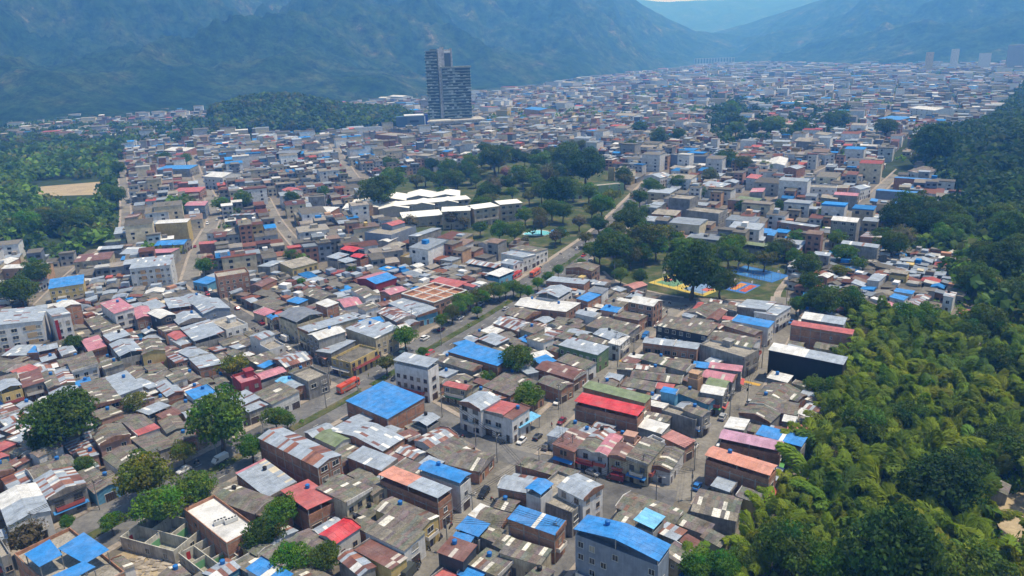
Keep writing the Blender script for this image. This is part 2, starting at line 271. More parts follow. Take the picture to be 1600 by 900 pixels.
(80.9, 191.9, 4.2, 3.6, 62, 4.0, 'w', 'G', 's', '', '', ''),
(86.7, 195.4, 4.3, 3.5, 42, 4.0, 'w', 'G', 's', '', '', ''),
(104.8, 276.7, 9.0, 13.5, 46, 7.0, 'z', 'W', 'w2', '', '', ''),
(134.5, 290.3, 7.7, 7.8, 64, 5.0, 'g', 'B', '', '', '', ''),
(134.6, 284.5, 6.2, 5.8, 25, 4.0, 'r', 'B', '', '', '', ''),
(122.8, 289.4, 2.7, 4.4, 55, 3.5, 'r', 'G', '', '', '', ''),
(162.6, 289.6, 5.3, 5.9, 45, 6.0, 'b', 'W', 'w1 s', '', '', ''),
(168.6, 296.8, 6.9, 4.1, 50, 6.0, 'b', 'W', 'w1 s', '', '', ''),
(171.7, 290.9, 5.2, 15.4, 44, 4.0, 'u', 'G', '', '', '', ''),
(174.0, 284.5, 5.7, 7.4, 55, 4.0, 'g', 'G', '', '', '', ''),
(153.6, 283.2, 5.4, 7.9, 34, 5.0, 'k', 'G', '', '', '', ''),
(159.4, 281.3, 3.2, 5.6, 49, 4.0, 'b', 'G', 's', '', '', ''),
(179.2, 268.7, 4.4, 6.5, 43, 6.0, 'r', 'U', 's', '', 'small house with bright red roof below the hillside wood', 'the red roof at the wood edge'),
(182.9, 265.2, 4.2, 8.1, 51, 4.0, 'g', 'G', '', '', '', ''),
(166.9, 244.4, 3.6, 6.4, 42, 4.0, 'w', 'B', 's', '', '', ''),
(157.1, 269.5, 4.8, 8.5, 52, 4.0, 'u', 'G', '', '', '', ''),
(183.1, 288.2, 3.5, 7.3, 51, 7.0, 'u', 'W', 'w1', '', '', ''),
(-334.0, 744.7, 33.9, 18.4, 86, 8.0, 'b', 'G', 's', '', 'long grey hall with thin bright blue roof edge', 'the blue-edged hall'),
(-259.2, 666.4, 23.4, 23.0, 63, 11.0, 'w', 'W', 'w1 w2', 'apartment_building', 'white three-storey block with bright white roof facing two streets', 'the bright white block'),
(-230.1, 533.5, 13.5, 17.1, 104, 10.0, 'k', 'S', 'w1', '', 'blue-grey three-storey house with deep pink roof', 'the deep pink roof house'),
(-215.2, 459.7, 19.3, 8.0, 97, 13.0, 'w', 'Y', 'w0', 'apartment_building', 'tall cream block with blank side wall and white roof', 'the cream blank-walled block'),
(-204.5, 432.2, 17.1, 12.4, 93, 6.0, 'b', 'G', '', '', '', ''),
(-199.7, 406.5, 15.2, 12.9, 93, 7.0, 'k', 'G', '', '', '', ''),
(-212.0, 400.2, 12.8, 8.6, 99, 6.0, 'b', 'Y', '', '', '', ''),
(-220.1, 414.2, 9.4, 16.4, 100, 6.0, 'z', 'G', '', '', '', ''),
(-238.1, 425.2, 13.4, 7.8, 99, 6.0, 'z', 'G', 'o', '', '', ''),
(-243.2, 441.4, 11.8, 9.0, 105, 6.0, 'n', 'G', '', '', '', ''),
(-268.1, 612.0, 22.0, 16.2, 93, 7.0, 'r', 'B', '', '', '', ''),
(-287.0, 652.8, 13.5, 10.0, 104, 7.0, 'r', 'B', '', '', '', ''),
(-319.0, 648.5, 25.4, 14.3, 103, 6.0, 'b', 'G', '', '', '', ''),
(-300.6, 597.1, 13.8, 9.8, 103, 6.0, 'z', 'G', '', '', '', ''),
(-276.5, 544.5, 9.5, 7.3, 107, 6.0, 'z', 'B', '', '', '', ''),
(-266.9, 511.8, 8.5, 12.8, 104, 7.0, 't', 'C', 'w1', '', '', ''),
(-182.0, 429.1, 9.3, 6.4, 101, 6.0, 'r', 'B', '', '', '', ''),
(-183.9, 452.8, 12.8, 8.7, 85, 7.0, 'g', 'W', 'w1', '', '', ''),
(-137.5, 345.4, 14.7, 10.5, 118, 11.0, 'c', 'B', 'w1 w2 f', 'apartment_building', 'unfinished peach brick apartments with open columns on top', 'the unfinished peach apartments'),
(-154.7, 355.1, 10.1, 8.0, 61, 4.0, 'b', 'U', 's', '', '', ''),
(-295.9, 753.7, 24.3, 19.5, 90, 7.0, 'z', 'W', '', '', '', ''),
(-187.8, 508.6, 15.6, 7.5, 96, 6.0, 'z', 'G', '', '', '', ''),
(-403.1, 925.3, 38.5, 30.0, 64, 6.0, 'w', 'B', '', '', '', ''),
(-413.7, 883.2, 8.9, 7.1, 76, 7.0, 'b', 'W', '', '', '', ''),
(-65.5, 339.9, 14.7, 12.5, 48, 7.0, 'bk', 'M', 'gb', '', 'crimson-walled house with half blue half pink gable roof', 'the half-pink gable house'),
(-72.8, 435.8, 19.9, 25.3, 61, 9.0, 'c', 'S', 'f', '', 'blue-grey blank-walled house topped by a red roof', ''),
(-71.9, 442.1, 9.2, 11.0, 53, 11.0, 'r', 'S', '', '', '', ''),
(-50.4, 423.4, 6.9, 22.2, 57, 9.0, 'z', 'G', 'w1', 'apartment_building', 'grey long building with zinc roof by the school garden', 'the zinc-roofed grey block'),
(-143.1, 540.0, 11.6, 7.0, 100, 12.0, 'c', 'G', 'f', '', '', ''),
(-238.9, 808.3, 23.6, 14.9, 91, 12.0, 'Z', 'K', 'w0', 'apartment_building', 'unfinished dark concrete frame building with open floors', 'the dark frame building'),
(-88.8, 398.0, 11.5, 7.5, 50, 7.0, 'R', 'D', 'o', '', '', ''),
(-82.7, 386.6, 7.2, 6.4, 55, 6.0, 'R', 'B', 'o', '', '', ''),
(-94.7, 387.3, 7.2, 10.0, 63, 6.0, 'z', 'G', 'o', '', '', ''),
(-87.7, 377.6, 6.8, 6.9, 48, 6.0, 'z', 'G', 'o', '', '', ''),
(-111.9, 371.6, 12.7, 14.9, 45, 7.0, 'c', 'Y', 'w2', '', '', ''),
(-113.9, 432.4, 8.0, 8.7, 101, 6.0, 'w', 'G', '', '', '', ''),
(-95.1, 459.3, 15.5, 6.7, 127, 5.0, 'w', 'G', 'w1', '', '', ''),
(-111.1, 458.1, 15.9, 19.6, 85, 4.0, 'g', 'G', '', '', '', ''),
(-51.9, 394.9, 7.3, 21.4, 56, 4.5, 'c', 'Y', 'w2 f', '', '', ''),
(-13.8, 365.8, 19.3, 6.9, 54, 5.0, 'u', 'G', 'o', '', '', ''),
(-5.3, 348.9, 7.3, 12.4, 53, 5.0, 'w', 'U', 'o', '', '', ''),
(-30.2, 332.0, 16.8, 7.3, 55, 6.0, 'r', 'B', '', '', '', ''),
(-19.3, 326.5, 6.3, 2.9, 49, 6.0, 'r', 'W', '', '', '', ''),
(-177.8, 597.7, 15.2, 12.1, 35, 7.0, 'r', 'W', '', '', '', ''),
(-129.2, 509.8, 13.3, 13.0, 73, 7.0, 'w', 'B', '', '', '', ''),
(-110.6, 517.0, 11.6, 11.0, 82, 6.0, 'z', 'G', '', '', '', ''),
(-72.4, 421.7, 6.7, 11.2, 68, 6.0, 'w', 'G', '', '', '', ''),
(-67.8, 409.1, 9.2, 12.9, 65, 5.0, 'c', 'G', 'o', '', '', ''),
(-12.5, 411.7, 7.1, 12.0, 56, 5.0, 'g', 'W', '', '', '', ''),
(-121.4, 342.3, 6.8, 12.2, 70, 6.0, 't', 'B', '', '', '', ''),
(-126.5, 371.9, 8.4, 11.4, 65, 7.0, 'z', 'G', '', '', '', ''),
(116.2, 480.0, 14.6, 15.3, 55, 14.0, 'c', 'G', 'f', 'apartment_building', 'raw grey concrete building with stepped blank walls', 'the raw concrete block'),
(123.9, 450.5, 21.7, 14.1, 51, 11.0, 'c', 'G', 'w2 f', 'apartment_building', 'pale concrete building with flat roof terrace right of a stepped concrete block', 'the pale concrete block'),
(100.4, 458.7, 15.6, 11.9, 61, 8.0, 'c', 'B', '', '', '', ''),
(68.8, 563.2, 40.9, 9.6, 107, 9.0, 'c', 'N', 'w1 f', 'school_building', 'long dark school block with flat pale roof behind round trees', 'the dark school block'),
(89.5, 631.5, 5.5, 4.4, 75, 11.0, 'c', 'Y', 'f', '', '', ''),
(159.3, 685.0, 11.6, 9.3, 49, 13.0, 'c', 'S', 'w2 f', 'apartment_building', 'left one of two blue-grey housing blocks', 'the blue-grey housing'),
(177.0, 672.9, 11.3, 9.0, 76, 13.0, 'c', 'S', 'w2 f', 'apartment_building', 'right one of two blue-grey housing blocks', ''),
(223.5, 652.7, 18.1, 16.6, 61, 10.0, 'w', 'W', 'w1 f', 'warehouse', 'windowless white box building with ribbed walls', 'the ribbed white box'),
(170.4, 506.8, 16.2, 12.3, 44, 5.0, 'n', 'G', '', '', '', ''),
(134.9, 384.5, 14.4, 8.9, 52, 5.0, 'n', 'G', 'o', '', '', ''),
(145.0, 417.6, 16.1, 11.9, 65, 5.0, 'b', 'G', '', '', '', ''),
(35.4, 347.1, 13.7, 10.2, 61, 7.0, 'g', 'B', 'gb', '', '', ''),
(26.5, 328.1, 18.3, 9.6, 67, 6.0, 'z', 'B', '', '', '', ''),
(41.2, 325.3, 6.3, 6.3, 65, 5.0, 'z', 'G', '', '', '', ''),
(9.8, 384.2, 16.9, 12.0, 54, 7.0, 'g', 'W', 'w2', '', '', ''),
(4.0, 374.3, 15.2, 10.5, 49, 7.0, 'z', 'W', 'w2', '', '', ''),
(0.5, 363.6, 8.6, 8.0, 49, 6.0, 'z', 'W', 'w2', '', '', ''),
(57.5, 324.1, 6.5, 8.9, 37, 4.0, 'P', 'G', '', '', '', ''),
(155.3, 545.0, 18.2, 14.1, 43, 9.0, 'z', 'B', '', '', '', ''),
(194.2, 573.7, 8.7, 19.2, 61, 9.0, 'r', 'W', 'w2', '', '', ''),
(181.8, 527.9, 8.9, 16.0, 65, 7.0, 'k', 'G', '', '', '', ''),
(154.6, 647.6, 16.9, 14.7, 37, 6.0, 'c', 'B', '', '', '', ''),
(123.1, 600.4, 16.2, 16.5, 45, 8.0, 'z', 'W', 'w2', '', '', ''),
(175.7, 572.6, 10.0, 11.4, 59, 6.0, 'z', 'G', '', '', '', ''),
(189.9, 609.0, 8.4, 14.3, 48, 6.0, 'z', 'U', '', '', '', ''),
(225.6, 522.3, 21.2, 13.2, 63, 10.0, 'c', 'W', 'w1 f', 'apartment_building', 'white and pale blue three-storey apartments along the street', 'the pale blue apartments'),
(240.7, 520.2, 7.4, 13.3, 59, 9.0, 'c', 'B', '', '', '', ''),
(253.3, 521.7, 9.0, 15.9, 39, 8.0, 'z', 'W', '', '', '', ''),
(186.5, 395.4, 13.1, 11.0, 55, 15.0, 'w', 'G', 'w1', 'apartment_building', 'tall grey house tower with white rooftop sheets', 'the tall grey house'),
(170.3, 420.8, 22.7, 7.3, 43, 7.0, 'z', 'B', 'w1', '', '', ''),
(193.6, 477.7, 15.0, 14.8, 44, 8.0, 't', 'Y', 'w1', '', '', ''),
(229.3, 489.1, 14.5, 9.1, 58, 10.0, 'k', 'G', '', '', '', ''),
(218.3, 490.1, 10.0, 11.8, 63, 8.0, 'c', 'G', '', '', '', ''),
(262.0, 487.1, 23.9, 10.2, 54, 11.0, 'b', 'S', 'w0', 'apartment_building', 'blue-grey blank block with long blue roof edge', 'the blank blue-roof block'),
(302.7, 542.7, 23.5, 9.1, 53, 9.0, 'b', 'B', 'w0', '', '', ''),
(242.7, 472.7, 8.6, 8.9, 56, 8.0, 'b', 'G', '', '', '', ''),
(254.8, 464.5, 7.5, 7.1, 53, 8.0, 'b', 'B', '', '', '', ''),
(336.8, 587.8, 14.1, 31.9, 41, 7.0, 'g', 'W', 'w1', '', '', ''),
(179.4, 361.0, 17.3, 6.9, 51, 10.0, 'z', 'G', 'w2', '', '', ''),
(197.8, 385.2, 10.0, 14.6, 50, 8.0, 'u', 'B', 'w2', '', '', ''),
(223.8, 433.1, 7.4, 9.4, 62, 7.0, 'z', 'W', 'w1', '', '', ''),
(258.1, 448.6, 9.0, 7.8, 52, 6.0, 'k', 'B', '', '', '', ''),
(271.4, 423.6, 13.5, 6.8, 26, 6.0, 'k', 'B', '', '', '', ''),
(166.7, 317.1, 4.9, 12.2, 49, 6.0, 'z', 'W', '', '', '', ''),
(177.6, 318.7, 7.3, 5.4, 51, 8.0, 'c', 'Y', 'w1 o', '', '', ''),
(154.5, 348.5, 7.0, 5.0, 57, 9.0, 'z', 'G', 'w1', '', '', ''),
(146.0, 323.3, 4.3, 6.8, 43, 6.0, 'w', 'B', '', '', '', ''),
(238.7, 646.7, 14.4, 43.0, 66, 9.0, 'w', 'W', '', '', '', ''),
(243.1, 619.2, 11.5, 16.8, 45, 8.0, 'z', 'B', '', '', '', ''),
(295.9, 681.2, 11.9, 9.6, 13, 9.0, 'g', 'W', '', '', '', ''),
(190.5, 357.7, 4.4, 4.8, 63, 5.0, 'w', 'G', '', '', '', ''),
(196.6, 347.1, 5.7, 4.8, 55, 5.0, 'z', 'G', '', '', '', ''),
(281.7, 468.4, 14.5, 32.7, 49, 5.0, 'u', 'B', '', '', '', ''),
(168.3, 454.7, 5.9, 7.8, 57, 6.0, 'z', 'U', '', '', '', ''),
(150.0, 405.9, 3.6, 13.9, 62, 6.0, 'b', 'G', '', '', '', ''),
(-198.9, 1070.7, 38.1, 30.0, 105, 11.0, 'z', 'W', 'w1', 'apartment_building', 'long white building with bands of windows before the hill wood', 'the long white banded building'),
(-148.7, 983.2, 44.9, 30.0, 49, 10.0, 'c', 'B', 'f', '', '', ''),
(-185.0, 1479.3, 25.8, 20.6, 65, 14.0, 'c', 'W', 'f', '', '', ''),
(-28.2, 1326.3, 29.7, 23.7, 30, 16.0, 'r', 'W', '', '', '', ''),
(-4.0, 1250.8, 20.3, 16.2, 66, 16.0, 'c', 'Y', 'f', '', '', ''),
(-290.7, 1001.4, 21.9, 17.5, 73, 8.0, 'z', 'W', '', '', '', ''),
(-320.2, 993.1, 20.8, 16.7, 73, 13.0, 'z', 'W', 'w1', '', '', ''),
(-290.5, 1813.7, 22.5, 18.0, 61, 12.0, 'w', 'W', '', '', '', ''),
(-257.6, 1852.1, 65.5, 30.0, 40, 12.0, 'w', 'W', '', '', '', ''),
(56.0, 1245.9, 51.8, 30.0, 29, 16.0, 'b', 'O', 'w1', '', '', ''),
(103.2, 1321.5, 31.7, 18.5, 28, 20.0, 'c', 'W', 'w1', '', '', ''),
(189.5, 1148.3, 34.3, 27.0, 45, 10.0, 'c', 'W', 'w1', '', '', ''),
(172.8, 886.4, 15.0, 12.0, 38, 12.0, 'c', 'W', '', '', '', ''),
(148.1, 2190.5, 68.8, 30.0, 29, 18.0, 'c', 'W', '', '', '', ''),
(185.0, 2110.3, 61.5, 30.0, 27, 20.0, 'c', 'W', '', '', '', ''),
(533.0, 2349.6, 68.4, 30.0, 17, 18.0, 'c', 'W', '', '', '', ''),
(409.0, 2016.2, 58.3, 30.0, 4, 22.0, 'c', 'W', '', '', '', ''),
(456.3, 1412.0, 17.2, 13.8, 31, 12.0, 'b', 'G', '', '', '', ''),
(586.3, 1028.0, 48.4, 30.0, 11, 15.0, 'w', 'W', 'w1', 'apartment_building', 'large white clinic building with rows of small square windows', 'the white clinic'),
(642.2, 1063.5, 50.6, 27.2, 60, 9.0, 'w', 'W', 'w1', 'apartment_building', 'long low white wing joined to the white clinic', ''),
(358.6, 967.4, 26.4, 21.1, 47, 9.0, 'r', 'W', 'w1', '', '', ''),
(363.0, 928.8, 14.5, 11.6, 30, 8.0, 'r', 'W', '', '', '', ''),
(319.8, 773.9, 27.8, 22.3, 45, 10.0, 'c', 'G', '', '', '', ''),
(356.7, 825.7, 19.6, 15.7, 20, 10.0, 'c', 'W', '', '', '', ''),
(462.7, 971.0, 21.0, 16.8, 39, 8.0, 'z', 'W', '', '', '', ''),
(513.6, 983.1, 32.1, 25.7, 26, 8.0, 'b', 'G', '', '', '', ''),
(533.6, 943.6, 18.7, 14.9, 36, 8.0, 't', 'M', '', '', '', ''),
(1078.6, 1880.9, 44.2, 30.0, 22, 15.0, 'c', 'W', '', '', '', ''),
(1340.8, 2402.4, 22.7, 4.8, 90, 62.3, 'c', 'Y', 'f w1', '', '', ''),
(1420.2, 2402.8, 22.7, 5.7, 90, 69.2, 'c', 'W', 'f w1', '', '', ''),
(1515.6, 2400.9, 38.1, 1.7, 90, 53.9, 'c', 'W', '', '', '', ''),
(1618.7, 2402.1, 65.9, 4.2, 90, 75.0, 'c', 'G', 'w1', '', '', ''),
(498.1, 1001.9, 14.7, 11.8, 16, 10.0, 'c', 'B', '', '', '', ''),
(939.3, 2075.2, 63.8, 30.0, 46, 10.0, 't', 'B', '', '', '', ''),
]
STREETS = {'avenue': ([(-111.1, 141.0), (-105.3, 153.6), (-86.9, 179.7), (-68.5, 206.0), (-57.7, 221.9), (-45.5, 240.7), (-32.3, 267.0), (-14.3, 295.5), (16.2, 350.3), (38.3, 394.7), (60.7, 441.2), (88.9, 514.1), (142.7, 661.0)], 19, 2.5), 'calle': ([(-32.8, 116.4), (-26.9, 128.7), (-18.6, 145.3), (-9.1, 166.6), (-1.6, 182.7), (12.7, 206.5), (28.1, 233.7), (51.0, 274.4), (65.8, 295.6), (77.8, 311.3)], 9.2, 1.8), 'east': ([(38.9, 160.0), (41.5, 164.2), (54.7, 184.2), (72.3, 213.1), (84.5, 234.5), (104.3, 268.1), (116.5, 292.9), (123.4, 310.9)], 9.4, 1.8), 'cross': ([(-170.4, 371.6), (-147.0, 339.5), (-111.9, 298.6), (-97.7, 281.0), (-82.0, 264.3), (-66.3, 244.0), (-54.8, 232.5)], 7, 1.6), 'cross2': ([(-35.7, 222.6), (-21.5, 205.6), (-9.7, 191.4), (-1.6, 182.3), (8.6, 179.6), (14.1, 175.7), (23.6, 167.6), (31.3, 163.3), (39.7, 160.0)], 7.5, 1.8), 'lane': ([(23.9, 163.8), (19.5, 154.4), (8.0, 137.2), (0.4, 125.5)], 7, 1.5), 'upstreet': ([(-170.4, 371.6), (-192.9, 439.2), (-207.4, 498.1), (-225.4, 554.3), (-265.0, 641.7), (-324.2, 760.9), (-443.6, 1040.1)], 8, 1.5), 'woodstreet': ([(-463.5, 887.4), (-371.4, 705.0), (-306.7, 579.8), (-257.3, 477.6), (-248.3, 459.3)], 6, 1.5), 'midstreet': ([(-230.3, 980.4), (-173.0, 784.4), (-143.4, 684.5), (-92.7, 532.7), (-72.2, 469.0)], 7, 1.5), 'midcross': ([(-148.4, 406.1), (-132.3, 420.8), (-104.6, 452.8), (-92.7, 490.7)], 5, 1), 'midleft': ([(-201.6, 601.2), (-166.1, 511.9), (-142.9, 461.6), (-126.4, 427.4)], 6, 1.2), 'court': ([(43.2, 360.5), (45.9, 343.7), (59.8, 324.2), (75.0, 311.6), (88.6, 308.4), (118.5, 300.1)], 7, 1.5), 'eastup': ([(138.7, 446.9), (179.9, 499.0), (198.4, 525.6), (249.3, 604.7), (295.4, 665.1), (333.3, 710.2)], 7, 1.5), 'eastup2': ([(215.2, 453.3), (225.1, 470.9), (260.9, 519.4), (299.3, 573.3), (379.5, 686.0)], 7, 1.5), 'leftlane': ([(-177.3, 215.7), (-174.7, 224.5), (-168.0, 227.7), (-158.3, 233.8)], 5, 1), 'lefttop': ([(-212.9, 271.0), (-212.6, 284.3), (-227.9, 333.7), (-243.2, 388.2), (-254.9, 444.3), (-250.1, 462.9)], 6, 1)}
POLYS = {'woods': [(-789.5, 1161.6), (-542.2, 1045.5), (-300.7, 566.5), (-245.3, 450.8), (-263.5, 445.4), (-258.7, 409.0), (-280.9, 421.2), (-314.0, 436.8), (-402.0, 448.0), (-1050.4, 1236.1)], 'clearing': [(-485.8, 746.3), (-408.0, 742.1), (-354.6, 646.0), (-334.9, 597.3), (-396.0, 602.4)], 'field': [(-453.8, 703.4), (-402.6, 722.1), (-360.9, 647.1), (-419.9, 648.7)], 'knoll': [(-602.9, 1553.2), (-433.4, 1116.3), (-294.8, 1099.7), (-168.0, 1140.4), (-165.2, 1277.3), (-212.0, 1456.1)], 'park': [(-99.0, 501.6), (-114.9, 591.3), (-104.3, 683.7), (-59.6, 728.3), (-31.0, 730.3), (-22.8, 855.2), (11.1, 764.7), (54.5, 813.4), (88.9, 804.6), (92.9, 679.2), (96.6, 574.9), (69.6, 475.7), (51.9, 434.2), (21.3, 381.2), (0.7, 407.8), (-42.1, 434.5), (-62.6, 442.1)], 'sandfront': [(116.7, 154.2), (129.5, 158.9), (125.1, 137.7), (109.6, 127.9), (102.3, 130.3)], 'shackfront': [(118.4, 163.4), (130.5, 164.7), (120.2, 148.7), (110.1, 148.5)], 'sports': [(43.2, 360.5), (48.2, 419.1), (81.5, 446.6), (94.7, 398.4), (151.0, 384.2), (121.8, 306.7), (89.5, 311.8), (75.8, 315.1), (60.8, 329.9), (46.5, 347.9)], 'grove': [(140.4, 280.5), (173.7, 301.3), (197.9, 290.4), (201.6, 260.5), (244.5, 232.2), (117.8, 95.5), (23.4, 99.3), (33.9, 130.7), (44.9, 135.3), (55.5, 143.7), (66.3, 161.3), (82.2, 180.7), (96.0, 200.5), (109.5, 227.2), (123.5, 251.4)], 'hillwood': [(360.6, 642.9), (477.4, 842.6), (571.5, 881.9), (1123.2, 1628.8), (1181.4, 1242.8), (244.5, 232.2), (201.6, 260.5), (197.9, 290.4), (204.7, 325.8), (231.8, 361.2), (206.8, 377.0), (222.1, 418.1), (255.5, 456.4), (307.4, 477.8), (338.2, 557.1)], 'spiral': [(-271.1, 566.5), (-253.4, 578.4), (-225.9, 510.8), (-235.9, 502.4)], 'mixwood': [(-1200.2, 1658.5), (-959.9, 1541.5), (-678.3, 1342.0), (-484.2, 1224.3), (-429.9, 1106.8), (-508.3, 994.6), (-682.6, 1084.0), (-842.4, 1151.8)], 'treesB': [(446.5, 1666.3), (531.7, 1148.9), (414.7, 881.7), (282.9, 819.2), (238.9, 867.7)], 'treesA': [(243.2, 913.0), (425.0, 1466.6), (412.9, 1306.7), (266.5, 812.3), (225.3, 722.9)]}
TOWN = [(-447.5, 453.8), (-614.5, 706.3), (-839.9, 1238.4), (-959.9, 1541.5), (-623.4, 1626.0), (-284.0, 1758.0), (-49.3, 1951.9), (248.4, 2653.5), (1016.4, 3881.3), (1469.2, 4147.6), (1447.2, 3173.6), (1850.2, 3322.3), (2320.4, 3396.8), (2980.7, 3501.5), (596.5, 675.8), (574.7, 880.8), (359.3, 632.2), (301.8, 468.5), (210.3, 325.1), (200.4, 290.1), (127.2, 254.2), (90.8, 181.9), (53.3, 130.7), (28.1, 87.1), (-131.2, 92.9)]
